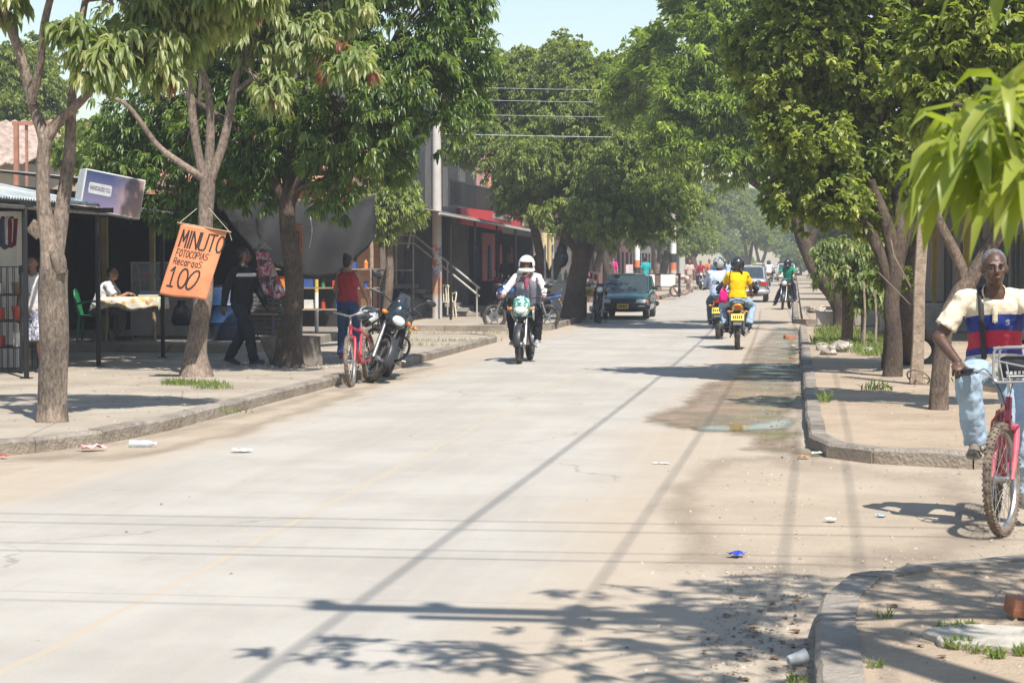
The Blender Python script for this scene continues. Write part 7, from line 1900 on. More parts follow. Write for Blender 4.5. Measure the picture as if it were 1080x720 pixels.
# far left details beyond the green car
p = G(672, 313.5, .112); banded('round pole banded white, orange and black beyond the green car', 'banded_pole', (p.x, p.y, .112), 8, .115, .10, [(.0, .9, ORANGEP), (.9, 1.25, mat('band_black', (.03, .03, .03), .7)), (1.25, 1.55, ORANGEP), (1.55, 3.4, WHITEP)], 'pole')
p = G(710, 311, .112); banded('second banded pole, pale below with an orange ring, beside the standing tyre', 'banded_pole', (p.x, p.y, .112), 7, .14, .12, [(.0, 1.1, mat('beige_paint', (.50, .38, .30), .8)), (1.1, 1.45, ORANGEP), (1.45, 1.85, mat('band_black', (.03, .03, .03), .7)), (1.85, 2.3, WHITEP)], 'pole')
p = G(720, 311.5, .112); m = MB(); m.torus((0, 0, .46), (.25, 1, 0), .36, .11, 36, 12); o = m.build('standing_tyre', mat('pinkish_tyre', (.33, .25, .22), .9, var=.5, scale=4, thr=(.45, .55)), None, 60); o.location = (p.x, p.y, .112); tag(o, 'big faded tyre stood upright beside the banded pole as a shop sign', 'tyre')
for (u, v, w_, h_, c, l) in ((664, 312, .8, 1.15, BLACKM, 'dark framed cart with a white panel beyond the green car'), (689, 311, .0, 0, None, '')):
    if not w_: continue
    p = G(694, 313, .112); t = thing('handcart', l, 'cart', (p.x, p.y, .112)); m = MB(); m.box((0, 0, .95), (1.9, .8, .06)); m.box((0, 0, .45), (1.9, .8, .05)); m.build('deck', BLACKM, t, 0)
    m = MB(); m.box((-.42, -.41, .7), (.62, .03, .5)); m.box((.45, -.41, .7), (.62, .03, .5)); m.build('panel', WHITEP, t, 0)
    for x in (-.9, .9):
        for y in (-.38, .38):
            m = MB(); m.box((x, y, .5), (.06, .06, 1.0)); m.build('leg', BLACKM, t, 0)
    for x in (-.75, .75):
        m = MB(); m.torus((x, -.46, .26), (0, 1, 0), .22, .035, 20, 6); m.build('wheel', RUBBER, t)
sign_board('small pinkish white board standing in the shade beyond the green car', 660, 279, 667.5, 289, 72, mat('pinkish_white', (.55, .46, .47), .7), True)

# ------------------------------------------------------------ the cyclist in the foreground
pk = G(1058, 565)
YK = R(180 - 3)
fx, fy = -math.sin(YK), math.cos(YK)
bx = pk.x - .60 * fx; by = pk.y - .60 * fy
KB, SMk = bicycle('dusty pink-red mountain bicycle ridden by the man in a striped polo shirt, right edge', (bx, by, 0), YK, mat('cherry_paint', (.38, .03, .055), .35, dirt=.3, coat=.3), steer=-19, lean=R(-2.5), fork_paint=mat('pink_fork_paint', (.55, .09, .13), .35, dirt=.25, coat=.3), tyre=DUSTY, handle=mat('bright_alloy', (.72, .72, .72), .3, .7), wide=1.2)
# wire carrier on the handlebar with a black pouch
WW = mat('grey_wire', (.38, .38, .38), .35, .5)
m = MB(SMk)
def rail(z, w, y): return rounded([V((-w, y, z)), V((w, y, z))], .01)
fr_ = [(-.02, .53, .93), (-.02, .56, 1.17), (.30, .56, 1.20), (.30, .53, .93)]
for y_ in (.50, .62):
    m.tube(rounded([V((-.22, y_, .90)), V((-.21, y_, 1.06)), V((-.17, y_, 1.10)), V((.02, y_, 1.10)), V((.03, y_, .90))], .04, 4), .008, 8, closed=True)
    m.tube([V((-.22, y_, .975)), V((.03, y_, 1.03))], .0055, 6)
    for k in range(3): m.tube([V((-.07 + .04 * k, y_, .90)), V((-.05 + .04 * k, y_, 1.02))], .005, 6)
for x, z in ((-.22, .9), (.03, .9), (-.21, 1.06), (.02, 1.10), (-.12, .9)): m.tube([(x, .50, z), (x, .62, z)], .0065, 6)
m.build('wire_carrier', WW, KB)
m = MB(SMk); m.box((-.10, .56, .985), (.20, .09, .13), None, .03, 2); po = m.build('pouch', mat('black_pouch', (.02, .02, .022), .6, bump=.4), KB, 40)
m = MB(SMk)
for i in range(6): m.box((-.17 + .024 * i, .606, .955), (.015, .004, .018))
m.box((-.11, .606, .935), (.13, .004, .008)); m.build('pale_lettering', WHITEP, po, 0)

def polo():
    t = NT('striped_polo', .9); z = t.op('ADD', t.op('ADD', t.z, t.op('MULTIPLY', t.y, -.18)), t.op('MULTIPLY', t.x, .04))
    r = t.N.new('ShaderNodeValToRGB'); r.color_ramp.interpolation = 'CONSTANT'; e = r.color_ramp.elements
    t.L.new(t.map(z, .7, 1.6, 0, 1, False), r.inputs[0])
    CR = (.66, .57, .43); BL = (.025, .045, .22); RD = (.42, .025, .06)
    S_ = [(0, CR), ((ZS[0] - .7) / .9, BL), ((ZS[1] - .7) / .9, RD), ((ZS[2] - .7) / .9, BL), ((ZS[3] - .7) / .9, CR)]
    e[0].position = 0; e[0].color = (*CR, 1); e[1].position = S_[1][0]; e[1].color = (*S_[1][1], 1)
    for q, c in S_[2:]: x = e.new(q); x.color = (*c, 1)
    sl = t.op('ABSOLUTE', t.x); arm = t.map(sl, .222, .228)
    c = t.mix(arm, r.outputs[0], CR); c = t.mix(t.map(t.noise(5, 4), .4, .7, 0, .12), c, (.3, .25, .2))
    return t.fin(c, t.noise(9, 4), .35, .02)
ZS = (1.045, 1.085, 1.18, 1.27)
POLO = polo()
hR = (.285, .28, .985); hL = (-.285, .28, .985)
TL4 = Matrix.Translation(V((0, 0, 0)))
def onbar(x):      # grip position in the bicycle's frame after steering
    q = SMk @ V((x, .312, .965)); return q
gR, gL = onbar(.285), onbar(-.285)
rt, J = person('older man in a cream, blue and red striped polo shirt riding a bicycle', (bx, by, 0), YK,
    dict(pel=(.02, -.23, .965), lean=21, lean2=31, sidelean=2, twist=0, handR=tuple(gR + V((0, -.075, .045))), handL=tuple(gL + V((0, -.075, .045))), hdirR=(.05, 1, -.55), hdirL=(-.05, 1, -.55), palmR=(0, -.55, -1), palmL=(0, -.55, -1), thumbR=(-1, 0, 0), thumbL=(1, 0, 0), curl=58,
         elbR=(1, -.5, -.35), elbL=(-1, -.5, -.35), footR=(.145, .04, .51), footL=(-.145, -.03, .205), kneeR=(.28, 1, .7), kneeL=(-.1, 1, .6), toeR=(.1, 1, -.12), toeL=(-.1, 1, -.12), hyaw=6, hpitch=-3),
    dict(skin='dark', top=POLO, sleeve='short', collar=CL('polo_collar', (.66, .55, .38)), bottom=CL('faded_jeans', (.30, .385, .46), var=.14, scale=9), shoe=mat('dusty_shoe', (.13, .11, .09), .8, dirt=.5), sole=mat('shoe_sole', (.25, .22, .18), .8), hair=(mat('grey_hair', (.12, .12, .12), .8, var=.5, scale=80, bump=.6, bscale=90), 'short'), inf=.020, ginf=.020, bodyvox=.0075, tail=.06, fat=1.0), voxel=.011, height=1.69)
X1, f, u = J['X1'], J['f2'], J['u2']
# placket, badge letter, strap and sleeve piping
m = MB(); m.grid(lambda a, b: J['neck'] + u * (-.03 - .10 * b) + X1 * (a - .5) * .032 + f * (.085 + .055 * b ** .6), 3, 8); m.build('placket', CL('polo_collar', (.66, .55, .38)), rt, 60, solid=.004)
m = MB()
for q in range(2): m.ell(J['neck'] + u * (-.06 - .07 * q) + f * (.125 + .014 * q), (.006, .004, .006))
m.build('button', CL('button_pale', (.6, .55, .45)), rt)
m = MB(); sp_ = []
for i in range(26):
    t = i / 25; a = math.sin(t * PI)
    q = J['neck'] + X1 * (.085 - .02 * t) + u * (.03 - .44 * t) + f * (-.01 + .175 * min(1, (t * 3.2)) ** .7 * (1 - .12 * t)); sp_.append(q)
m.grid(lambda a, b: sp_[min(25, int(b * 25))] + X1 * (a - .5) * .034, 2, 25)
m.build('shoulder_strap', mat('black_strap', (.018, .018, .02), .7), rt, 60, solid=.004)
m = MB(); bc = J['chest'] - X1 * .075 + u * .045 + f * .152
S_ = [(.9, .9), (.5, 1), (.1, .8), (.2, .55), (.8, .45), (.9, .2), (.5, 0), (.1, .1)]
for a, b in zip(S_, S_[1:]): m.tube([bc - X1 * (.022 * (a[0] - .5)) + u * .034 * (a[1] - .5), bc - X1 * (.022 * (b[0] - .5)) + u * .034 * (b[1] - .5)], .0025, 5)
m.build('embroidered_letter', CL('badge_thread', (.62, .58, .45)), rt)
# ------------------------------------------------------------ trees
def B(u, v, y, ru, rv, ry=None):
    """crown lobe: centre seen at (u,v), real radii in metres from its size at that distance"""
    c = A(u, v, y); s = y / FPX; return (c.x, c.y, c.z, ru * s, (ry if ry else (ru + rv) / 2 * s), rv * s)
def PT(*L): return [A(u, v, y) for u, v, y in L]
KW = dict(Ln=.20, Wd=.042, per=10, droop=.8, fine=True)

# first tree, left edge
b = G(55, 446, .10); y = b.y
tree('mango_tree', 'twin stemmed mango tree with a burl on its trunk, nearest on the left pavement', b,
     [([b, *PT((55, 400, y), (56, 340, y), (56, 285, y), (53, 255, y))], [.145, .13, .128, .125, .10]),
      (PT((53, 262, y), (46, 215, y), (46, 165, y), (47, 145, y), (34, 108, y + .1), (22, 60, y + .1), (6, 15, y), (-10, -40, y)), [.095, .066, .064, .066, .052, .043, .038, .028]),
      (PT((58, 268, y + .05), (66, 215, y + .1), (73, 165, y + .15), (75, 120, y + .15), (80, 60, y + .2), (90, 0, y + .3)), [.085, .066, .062, .048, .04, .03]),
      (PT((47, 148, y), (62, 128, y), (84, 108, y - .1), (104, 86, y - .2)), [.07, .05, .04, .03]),
      (PT((33, 108, y), (42, 70, y - .1), (47, 25, y - .2), (58, -20, y - .3)), [.05, .04, .035, .03])],
     [B(120, 5, y, 52, 42), B(190, 10, y + .6, 50, 45), B(60, -25, y, 60, 45), B(240, -25, y + .5, 60, 45), B(-10, -30, y, 60, 50), B(105, 62, y - .3, 24, 24), B(168, 55, y + .2, 30, 28), B(85, 35, y - .2, 26, 20),
      B(60, -130, y, 110, 75), B(180, -130, y, 110, 80), B(-40, -120, y, 90, 70)],
     1250, LEAF_PALE, dict(Ln=.23, Wd=.05, per=11, droop=1.35, fine=True, red=.02, thr=-.45, tb=.12), BARK_P, 'street trees on the left pavement', 11, .03, flare=.12)
# lump where the old trunk was cut
r1 = [o for o in C.objects if o.get('label', '').startswith('twin stemmed')][0]
m = MB(); m.tube(curve(PT((63, 285, y - .04), (60, 272, y - .07), (57, 266, y - .02)), 4), [.09, .09, .09, .085, .08, .075, .07, .07, .06], 12, wob=.9); m.tube(PT((44, 246, y), (35, 238, y - .05), (32, 236, y - .06)), [.07, .062, .045], 10, wob=.6); m.build('burl', BARK_G, r1, 70, world=True)
m = MB(); c = [b + V((0, 0, -.02)), *PT((55, 400, y), (56, 340, y), (57, 284, y))]; c = curve(c, 5); m.tube(c, lerpl([.15, .136, .133, .14], len(c)), 16, wob=.22); m.build('lower_trunk', BARK_G, r1, 70, world=True)

# second tree, carrying the banner
b = G(206, 398, .10); y = b.y
tree('mango_tree', 'mango tree with pale drooping and red young leaves, carrying the orange banner', b,
     [([b, *PT((206, 370, y), (214, 320, y), (217, 270, y), (217, 225, y), (219, 188, y))], [.20, .14, .115, .10, .096, .10]),
      (PT((217, 190, y), (190, 172, y - .1), (165, 152, y - .15), (135, 112, y - .3), (112, 102, y - .4)), [.06, .045, .04, .03, .02]),
      (PT((215, 190, y), (207, 150, y), (199, 90, y), (190, 45, y), (185, 0, y)), [.065, .055, .05, .04, .03]),
      (PT((219, 190, y), (222, 140, y + .1), (220, 100, y + .1), (210, 55, y + .2), (208, 0, y)), [.065, .058, .05, .04, .03]),
      (PT((222, 190, y), (237, 145, y), (246, 98, y), (256, 50, y), (262, 0, y)), [.065, .058, .052, .04, .03]),
      (PT((246, 98, y), (285, 70, y + .1), (340, 45, y + .2), (385, 55, y + .3)), [.035, .028, .022, .015])],
     [B(215, 25, y, 42, 32), B(272, 62, y, 36, 34), B(325, 38, y, 40, 34), B(290, 12, y, 50, 34), B(372, 70, y - .3, 26, 24), B(250, -20, y, 60, 45), B(150, -10, y, 55, 45), B(340, -10, y, 55, 42), B(288, 95, y - .3, 20, 18), B(178, 48, y - .3, 26, 22), B(230, -110, y, 110, 70), B(330, -100, y, 80, 60)],
     1350, LEAF_PALE, dict(Ln=.23, Wd=.05, per=11, droop=1.3, fine=True, red=.07, thr=-.40, tb=.16), BARK_P, 'street trees on the left pavement', 12, .03, flare=.15)

# third, the dark dense one
b = G(304, 388, .10); y = b.y
tree('mango_tree', 'dense dark green mango tree spreading over the stall and the grey shade cloth', b,
     [([b, *PT((305, 350, y), (311, 300, y), (305, 250, y), (303, 222, y), (303, 210, y))], [.19, .15, .125, .115, .115, .12]),
      (PT((302, 215, y), (285, 185, y), (255, 140, y + .3), (210, 110, y + .5)), [.085, .07, .055, .04]),
      (PT((305, 214, y), (320, 185, y - .1), (350, 140, y), (400, 90, y + .2)), [.09, .075, .06, .04]),
      (PT((304, 212, y), (306, 160, y + .2), (300, 90, y + .4), (320, 30, y + .5)), [.10, .08, .06, .04])],
     [B(205, 185, y + 1.2, 62, 50), B(135, 165, y + 1.8, 46, 48), B(300, 140, y + .6, 70, 55), B(375, 120, y - .2, 70, 70), B(435, 95, y + .3, 62, 62), B(472, 120, y + .8, 42, 45), B(340, 60, y + .8, 90, 60), B(430, 25, y + .6, 80, 60), B(245, 120, y + 1.2, 70, 60), B(170, 120, y + 1.8, 62, 55),
      B(345, 205, y - .3, 40, 22), B(268, 185, y + .2, 40, 34), B(400, 165, y + .2, 42, 34), B(490, 60, y + 1, 36, 50), B(350, -60, y + .6, 120, 80), B(470, -20, y + 1, 62, 50), B(240, 30, y + 1.5, 80, 70), B(185, 225, y + .9, 34, 20)],
     5600, LEAF_DARK, dict(Ln=.19, Wd=.038, per=10, droop=.95, fine=True, red=.004, thr=-.32, shell=.6, lump=.28, freq=2.2), BARK_D, 'street trees on the left pavement', 13, .05, wob=.3, flare=.25)

# round light green tree behind the shade cloth
b = G(414, 336, .10)
b = V((A(412, 330, 45).x, 44.3, .1)); y = 44.3
tree('mango_tree', 'small round light green mango tree behind the timber post of the shade cloth', b, [([b, *PT((411, 290, y), (409, 250, y))], [.11, .09, .07])],
     [B(408, 208, y, 34, 30), B(392, 222, y - .3, 22, 24), B(424, 222, y, 22, 22), B(402, 240, y, 24, 16)], 1100, LEAF_MID, dict(Ln=.18, Wd=.04, per=9, droop=1.0, fine=False, thr=-.8, tb=.15), BARK_M, None, 14)
# bushes between the stall roof and the crowns
b = A(105, 330, 36); b.z = .1; y = 36
tree('mango_tree', 'young pale leaved mango tree showing above the light box sign', b, [([b, *PT((104, 240, y), (103, 200, y))], [.09, .07, .05])],
     [B(95, 165, y, 40, 28), B(125, 185, y, 34, 22), B(75, 150, y + 1, 30, 26), B(118, 150, y + 1, 40, 30)], 700, LEAF_MID, dict(Ln=.20, Wd=.045, per=10, droop=1.0, fine=False, thr=-.6, tb=.1), BARK_M, None, 15)

# the two big mangos in the middle distance
b = G(577, 333, .10); y = b.y
TM = tree('mango_tree', 'forked mango tree with a wide grey green crown above the red fascia', b,
     [([b, *PT((577, 310, y), (578, 292, y))], [.30, .24, .22]), (PT((577, 300, y), (570, 270, y), (563, 240, y), (545, 200, y)), [.15, .13, .12, .07]), (PT((579, 300, y), (590, 272, y), (600, 235, y), (610, 190, y)), [.16, .14, .12, .07])],
     [B(528, 155, y, 42, 36), B(500, 120, y + 1, 36, 36), B(570, 120, y + 1, 70, 55), B(562, 190, y - 1, 50, 30), B(545, 213, y - .5, 26, 18), B(610, 170, y, 50, 45), B(545, 80, y + 1, 45, 32), B(595, 72, y + 1, 34, 34), B(485, 152, y + 1, 20, 24), B(596, 216, y - 1, 36, 22)],
     5600, LEAF_MID, dict(Ln=.20, Wd=.045, per=10, droop=.9, fine=False, thr=-.30, shell=.6, lump=.3, freq=2.4), BARK_M, 'street trees on the left pavement', 16, .08)
b = G(604, 336, .10); y = b.y
TM2 = tree('mango_tree', 'mango tree with a thick dark leaning trunk between the stall and the green car', b,
     [([b, *PT((606, 310, y), (612, 282, y), (620, 250, y), (630, 215, y))], [.34, .27, .25, .23, .15]), (PT((614, 275, y), (598, 250, y), (585, 225, y)), [.10, .09, .06]), (PT((620, 250, y), (645, 225, y), (670, 200, y)), [.14, .11, .07])],
     [B(650, 175, y, 60, 50), B(690, 215, y - 1, 50, 34), B(640, 232, y - 1, 60, 26), B(620, 120, y + 1, 60, 50), B(670, 120, y + 1, 50, 45), B(600, 75, y + 2, 36, 34), B(645, 85, y + 2, 40, 30), B(700, 170, y, 46, 40), B(590, 228, y - 1, 34, 18), B(560, 170, y, 40, 34)],
     5600, LEAF_MID, dict(Ln=.20, Wd=.045, per=10, droop=.9, fine=False, thr=-.30, shell=.6, lump=.3, freq=2.4), BARK_D, 'street trees on the left pavement', 17, .08)

# right side: the big olive crowned tree of many stems
b = G(941, 398, .10); y = b.y
tree('shade_tree', 'many stemmed broad leaved tree with a huge crown, beside the timber post on the right', b,
     [([b, *PT((943, 360, y), (940, 320, y), (944, 280, y), (936, 240, y), (918, 190, y))], [.13, .11, .105, .10, .09, .06]),
      ([G(935, 389, .1), *PT((938, 350, y + 1), (944, 310, y + .8), (950, 270, y + .5), (962, 225, y + .4), (970, 180, y))], [.075, .07, .065, .065, .06, .04]),
      (PT((940, 305, y), (928, 268, y), (912, 235, y), (888, 200, y), (862, 170, y)), [.085, .08, .075, .06, .035]),
      (PT((944, 285, y), (950, 250, y), (945, 205, y + .3), (930, 150, y + .3), (930, 90, y)), [.08, .07, .065, .05, .03]),
      ([G(957, 384, .1), *PT((957, 350, y + 2), (955, 300, y + 2), (972, 240, y + 2), (1000, 180, y + 2))], [.15, .13, .12, .09, .05])],
     [B(858, 60, y, 66, 60), B(925, 70, y + .5, 75, 70), B(862, 150, y, 60, 52), B(925, 170, y + .5, 64, 50), B(822, 110, y, 36, 46), B(990, 60, y + 1, 70, 70), B(995, 160, y + 1, 56, 50), B(880, 212, y - .2, 46, 30), B(842, 205, y, 34, 36), B(800, 50, y + .6, 34, 42), B(870, -40, y, 100, 70), B(980, -50, y + 1, 100, 70), B(930, 235, y + 1, 30, 20), B(1050, 110, y + 2, 60, 70)],
     8600, LEAF_OLIVE, dict(Ln=.12, Wd=.062, per=8, droop=.5, fine=True, thr=-.25, shell=.55, splay=(.5, 1.5), lump=.3, freq=2.4), BARK_D, 'street trees on the right pavement', 18, .05, wob=.2)
# leaning tree behind the cyclist
b = G(990, 433, .10); y = b.y
tree('shade_tree', 'smooth grey tree leaning right with a low fork, directly behind the cyclist', b,
     [([b, *PT((991, 400, y), (994, 365, y), (998, 338, y), (1012, 312, y), (1022, 296, y))], [.105, .092, .088, .09, .095, .09]),
      (PT((1020, 300, y), (1008, 268, y), (990, 232, y), (980, 190, y)), [.065, .055, .05, .035]), (PT((1022, 298, y), (1040, 268, y), (1060, 235, y), (1085, 190, y)), [.08, .072, .065, .045])],
     [B(1010, 120, y, 56, 52), B(1075, 110, y, 60, 60), B(1050, 40, y, 80, 60), B(1100, 180, y, 60, 40), B(990, 60, y, 50, 50), B(1030, -50, y, 90, 60)],
     1700, LEAF_OLIVE, dict(Ln=.14, Wd=.062, per=8, droop=.6, fine=True, thr=-.5, shell=.6), BARK_M, 'street trees on the right pavement', 19, .04)
# feathery tree leaning over the street
b = G(890, 345, .10); y = b.y
tree('acacia_tree', 'feathery bright green tree leaning over the street from a dark slanting trunk', b,
     [([b, *PT((888, 325, y), (876, 305, y), (862, 288, y), (850, 260, y), (835, 215, y), (810, 165, y))], [.26, .22, .2, .18, .17, .15, .09]), (PT((852, 262, y), (868, 225, y), (880, 180, y)), [.11, .09, .06]), (PT((838, 220, y), (790, 190, y), (745, 150, y)), [.09, .07, .04])],
     [B(742, 45, y, 52, 42), B(790, 20, y, 60, 46), B(708, 100, y, 40, 42), B(760, 105, y, 52, 46), B(800, 85, y, 50, 50), B(720, 150, y, 46, 32), B(768, 160, y, 44, 34), B(690, 62, y + 2, 28, 34), B(812, 150, y, 40, 40), B(770, -40, y, 80, 50), B(730, 8, y + 1, 28, 22), B(660, 100, y + 3, 26, 34), B(850, 120, y + 4, 60, 60)],
     5600, LEAF_LIGHT, dict(Ln=.26, Wd=.036, per=11, droop=.55, fine=False, thr=-.25, shell=.55, lump=.3, freq=2.0, splay=(.3, 1.3), up=.6), BARK_D, 'street trees on the right pavement', 20, .06)

# saplings on the grass patch
def sap(label, u, v, top, blobs, n, r, seed, kw=None, leaf=None):
    b = G(u, v, .10); y = b.y; return tree('sapling', label, b, [([b, *PT((u + 1, (v + top) / 2, y), (u - 1, top, y))], r)], [B(q[0], q[1], y + q[4] if len(q) > 4 else y, q[2], q[3]) for q in blobs], n, leaf or LEAF_PALE, kw or dict(Ln=.17, Wd=.045, per=9, droop=1.1, fine=True, thr=-.9, tb=.08), BARK_M, 'saplings on the grass patch', seed, .02, wob=.1)
sap('thickest sapling with pale drooping leaves and a dark straight stem, at the rubble', 893, 365, 296, [(880, 292, 22, 16), (900, 282, 26, 20), (872, 275, 18, 16), (905, 305, 16, 14), (893, 262, 26, 16), (920, 268, 18, 18)], 260, [.11, .10, .08], 21)
sap('slim second sapling with sparse leaves behind the stakes', 909, 366, 310, [(922, 312, 16, 14), (935, 318, 12, 10), (914, 298, 14, 12), (905, 322, 8, 8)], 110, [.04, .035, .025], 22)
sap('leafy young shoot in front of the many stemmed trunk', 937, 392, 300, [(938, 286, 18, 12), (952, 294, 14, 10), (928, 292, 12, 10), (944, 305, 10, 6)], 90, [.03, .025, .02], 23, dict(Ln=.10, Wd=.05, per=8, droop=.6, fine=True, thr=-.9, tb=.1), LEAF_OLIVE)

# the near mango whose branch hangs into the picture at the top right
rs = np.random.RandomState(2); EP = []
for u, v, y in ((1008, 106, 4.3), (1040, 92, 4.1), (1045, 92, 4.0), (1070, 100, 4.2), (1022, 140, 4.2), (1030, 150, 4.0), (1062, 150, 4.3), (1012, 172, 4.3), (1050, 165, 4.1), (1085, 185, 4.0), (1095, 120, 4.2), (1100, 170, 4.0), (1040, 120, 4.5), (1110, 70, 4.1), (1150, 130, 4.2), (1140, 200, 4.4), (1078, -48, 3.8)):
    EP.append(A(u - 2, v + 22, y))
EP = np.array([tuple(p) for p in EP]); EO = norm(np.array([[-.25, -.35, .35]] * len(EP)) + rs.normal(size=EP.shape) * .35)
b = V((2.75, 6.4, .10))
tree('mango_tree', 'near mango tree whose fresh green branch hangs into the top right corner', b,
     [([b, V((2.7, 6.4, 1.3)), V((2.55, 6.5, 2.4)), V((2.2, 6.7, 3.4))], [.19, .15, .14, .10]), ([V((2.6, 6.45, 2.2)), V((2.0, 5.6, 3.0)), V((1.3, 4.7, 2.9)), A(1100, 90, 4.3), A(1060, 120, 4.2), A(1035, 150, 4.2)], [.07, .05, .03, .014, .009, .005]), ([A(1100, 90, 4.3), A(1085, 180, 4.2)], [.008, .005]), ([A(1060, 120, 4.2), A(1005, 110, 4.2)], [.008, .004])],
     [(1.0, 5.6, 4.3, 1.0, .7, .5), (2.2, 6.4, 4.6, 1.0, .9, .7), (2.6, 6.8, 4.8, 1.0, 1.0, .8), (1.55, 6.2, 5.2, .9, .9, .7), (.2, 5.4, 4.5, .8, .5, .5), (3.2, 7.0, 4.6, 1, 1, .8), (3.4, 6.2, 4.4, .9, 1, .7), (2.2, 6.4, 5.4, 1, 1, .6)],
     420, LEAF_NEAR, dict(Ln=.20, Wd=.036, per=11, droop=1.05, fine=True, thr=-.4, extra=(EP, EO), splay=(.5, 1.5)), BARK_M, None, 24, .03)

# the pole and wires beside the photographer, overhead and out of the picture: their shadows cross the road
np_ = thing('utility_pole', 'near utility pole with a crossarm, whose shadow falls on the near pavement', 'utility pole', (2.05, 4.9, .1))
m = MB(); m.cyl((0, 0, 0), (0, 0, 7.7), .15, .11, 18); m.build('shaft', CONC, np_)
m = MB(); m.box((-.7, 0, 7.3), (2.1, .11, .12)); m.box((-.6, 0, 6.95), (1.5, .07, .08))
m.build('crossarm', STEEL, np_)
m = MB()
for x in (-1.65, -1.1, -.45, .2): m.lathe([(0, 0), (.05, 0), (.07, .08), (.05, .14), (.065, .2), (0, .24)], (x, 0, 7.36), (0, 0, 1), 12)
m.build('insulators', WHITEPL, np_)
ln = thing('power_lines', 'overhead power lines running up the street, seen only by their shadows', 'power lines', (1.5, 8, 7.4))
for x, r in ((.40, .014), (1.45, .010), (2.35, .009), (2.75, .008)):
    m = MB(); m.tube([(x, -4 + 66 * i / 40, 7.5 - .9 * math.sin(PI * i / 40)) for i in range(41)], r, 6); m.build('wire', BLACKM, ln, world=True)
for y0, z, r in ((8.5, 6.4, .009), (8.1, 6.4, .009), (7.3, 6.3, .007), (7.0, 6.3, .009), (5.5, 6.2, .006)):
    m = MB(); m.tube([(-14 + 22 * i / 30, y0 + .25 * math.sin(i * .06), z - .3 * math.sin(PI * i / 30)) for i in range(31)], r, 6); m.build('cross_wire', BLACKM, ln, world=True)

# the rows of trees far up the street: copies of the mid distance trees
far = [(-7.4, 73, 40, .95, TM, 'mango tree just beyond the green car, left side of the street'), (-8.0, 88, 160, .9, TM2, 'fourth mango up the left side, past the banded poles'), (-6.9, 101, 250, .85, TM, 'mango leaning over the far people, left side'), (-7.8, 118, 20, .95, TM2, 'hazy mango tree on the left before the last bend of crowns'),
       (-7.2, 137, 110, 1, TM, 'faded mango tree far off on the left'), (-7.8, 160, 200, 1.05, TM2, 'very distant mango on the left side'), (2.9, 62, 300, .8, TM, 'mango tree beyond the leaning dark trunk, right side'), (3.3, 77, 80, .9, TM2, 'second far mango tree on the right side'), (2.4, 92, 190, .85, TM, 'right hand mango above the far riders'),
       (3.0, 112, 330, .95, TM2, 'hazy mango over the far cars, right side'), (2.6, 134, 70, 1, TM, 'faded mango tree far off on the right'), (3.2, 158, 140, 1.1, TM2, 'very distant mango on the right side'), (-3.5, 205, 0, 1.2, TM, 'tree closing the street end on the left'), (3.0, 212, 90, 1.25, TM2, 'tree closing the street end on the right'),
       (-11, 215, 50, 1.2, TM2, 'distant tree left of the street end'), (10, 200, 200, 1.2, TM, 'distant tree right of the street end'), (-17, 60, 210, 1.0, TM2, 'tall tree behind the grey two storey building'), (-14.5, 84, 30, 1.05, TM, 'tree in the yard behind the red fascia shops'), (-20.5, 54, 90, 1.0, TM, 'tree crown above the cream house roof, far left'), (-16.2, 56, 300, .95, TM2, 'tree crown above the orange brick house, left'),
       (-13, 105, 140, 1.1, TM2, 'tree standing behind the left row, far off'), (9.5, 76, 260, 1.0, TM, 'tree over the roof of the right hand house'), (11.5, 56, 20, .9, TM2, 'tree at the back of the right hand house'), (8.5, 105, 100, 1.1, TM, 'tree behind the right row, far off'), (-12, 150, 300, 1.2, TM, 'pale distant tree behind the far left row'), (-4.2, 182, 60, 1.15, TM, 'mango near the street end, just left of the road'), (4.4, 176, 150, 1.1, TM2, 'mango near the street end, just right of the road'), (0, 224, 10, 1.3, TM, 'tree in the middle at the very end of the street'), (-6.5, 232, 100, 1.3, TM2, 'low crowned tree at the very end of the street, left of centre'), (6.5, 230, 250, 1.3, TM2, 'low crowned tree at the very end of the street, right of centre'), (9, 150, 10, 1.2, TM2, 'pale distant tree behind the far right row')]
for x, y, rz, s, src, l in far:
    dup(src, (x, y, .1 if y < 223 else -2.6), R(rz), l, 'trees farther up the street', s)
# buildings closing the far sides of the street
for i, (x, y0, y1, h, mm_, l) in enumerate(((-10.6, 78, 98, 3.6, CREAMW, 'pale low house on the left beyond the banded poles'), (-10.6, 100, 135, 3.4, SALMONW, 'long salmon house far up the left side'), (-10.8, 138, 190, 3.8, WHITEW, 'pale house far up the left side'), (6.2, 80, 112, 3.4, WHITEW, 'pale house far up the right side'), (6.2, 116, 180, 3.6, CREAMW, 'long cream house far up the right side'))):
    t = thing('house', l, 'house', (x, (y0 + y1) / 2, 0), 0, 'houses far up the street'); sx = 1 if x < 0 else -1
    m = MB(); m.box((x - sx * 3, (y0 + y1) / 2, h / 2), (6, y1 - y0, h)); m.build('wall', mm_, t, 0, world=True)
    m = MB(); m.box((x - sx * 2.4, (y0 + y1) / 2, h + .09), (7.2, y1 - y0 + .5, .16)); m.build('roof', TILE, t, 0, world=True)
    yy = y0 + 2; k = 0
    while yy < y1 - 2:
        m = MB(); w_ = 1.1 if k % 2 else 1.5; z0, z1 = (.15, 2.2) if k % 2 else (1.0, 2.2); m.box((x + sx * .02, yy, (z0 + z1) / 2), (.08, w_, z1 - z0)); m.build('door' if k % 2 else 'window', DARKOPEN, t, 0, world=True); yy += 3.1; k += 1
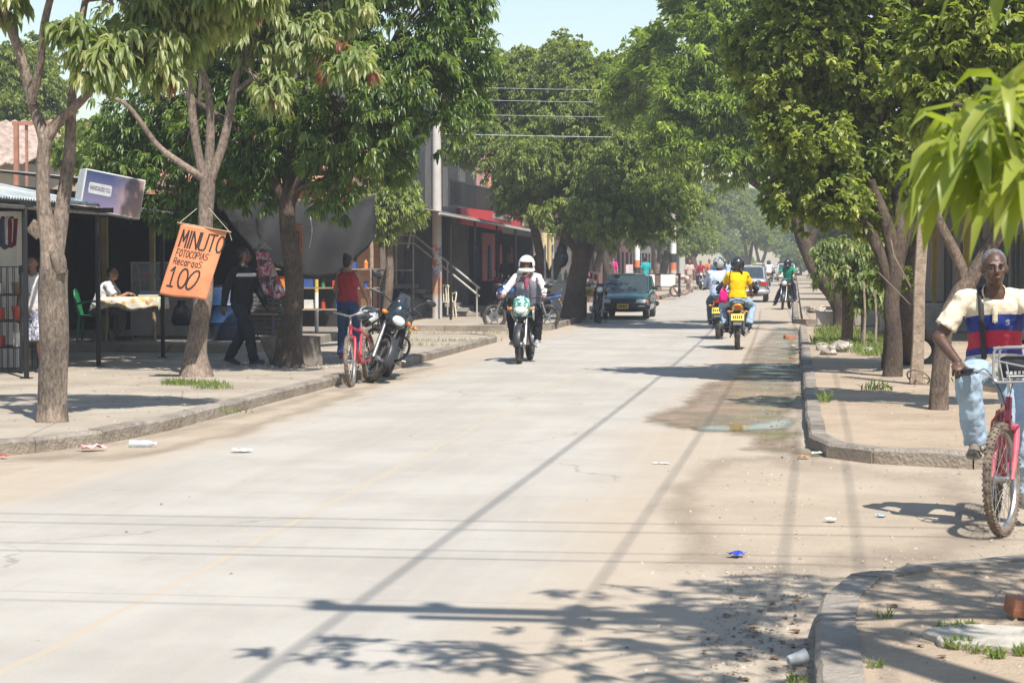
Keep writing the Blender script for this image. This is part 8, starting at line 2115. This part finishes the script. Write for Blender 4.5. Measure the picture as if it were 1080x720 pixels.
# ------------------------------------------------------------ light, sky, air, camera
SUNV = V((-.34, .55, -1.0))      # way the light travels
sun = bpy.data.lights.new('sun', 'SUN'); sun.energy = 4.35; sun.angle = R(.55); sun.color = (1, .955, .895)
so = bpy.data.objects.new('sun', sun); C.objects.link(so); so.rotation_euler = SUNV.to_track_quat('-Z', 'Y').to_euler()
w = bpy.data.worlds.new('World'); scene.world = w; w.use_nodes = True; nt = w.node_tree
sky = nt.nodes.new('ShaderNodeTexSky'); sky.sky_type = 'NISHITA'; sky.sun_disc = False
d = -SUNV.normalized(); el = math.asin(d.z); az = math.atan2(d.x, d.y)
sky.sun_elevation = el; sky.sun_rotation = az; sky.air_density = 1.4; sky.dust_density = .6; sky.ozone_density = 2.0; sky.altitude = 50
bg = nt.nodes['Background']; bg.inputs[1].default_value = .092; nt.links.new(sky.outputs[0], bg.inputs[0])
HAZE = True
if HAZE:
    m = MB(); m.box((0, 190, 14), (500, 500, 31)); hz = m.build('haze', bpy.data.materials.new('haze_air'), None, 0); tag(hz, kind='stuff'); hz['label'] = 'thin pale dusty air over the whole street'; hz['category'] = 'haze'
    hm = hz.data.materials[0]; hm.use_nodes = True; N = hm.node_tree.nodes
    for n in list(N):
        if n.type == 'BSDF_PRINCIPLED': N.remove(n)
    pv = N.new('ShaderNodeVolumePrincipled'); pv.inputs['Color'].default_value = (.93, .95, .98, 1); pv.inputs['Density'].default_value = .0013; pv.inputs['Anisotropy'].default_value = .2
    hm.node_tree.links.new(pv.outputs[0], N['Material Output'].inputs['Volume'])
cam = bpy.data.cameras.new('camera'); co = bpy.data.objects.new('camera', cam); C.objects.link(co); scene.camera = co
co.location = CAMP; co.rotation_euler = CAMROT; cam.sensor_width = 36; cam.lens = FPX / 1080 * 36; cam.clip_end = 6000; cam.clip_start = .1
cam.dof.use_dof = True; cam.dof.focus_distance = 24; cam.dof.aperture_fstop = 12.0
vs = scene.view_settings; vs.view_transform = 'Standard'; vs.look = 'None'; vs.gamma = 1; vs.use_curve_mapping = False; vs.exposure = .90
scene.render.engine = 'CYCLES'
scene.cycles.max_bounces = 7; scene.cycles.diffuse_bounces = 5; scene.cycles.transmission_bounces = 5; scene.cycles.volume_bounces = 0; scene.cycles.transparent_max_bounces = 8
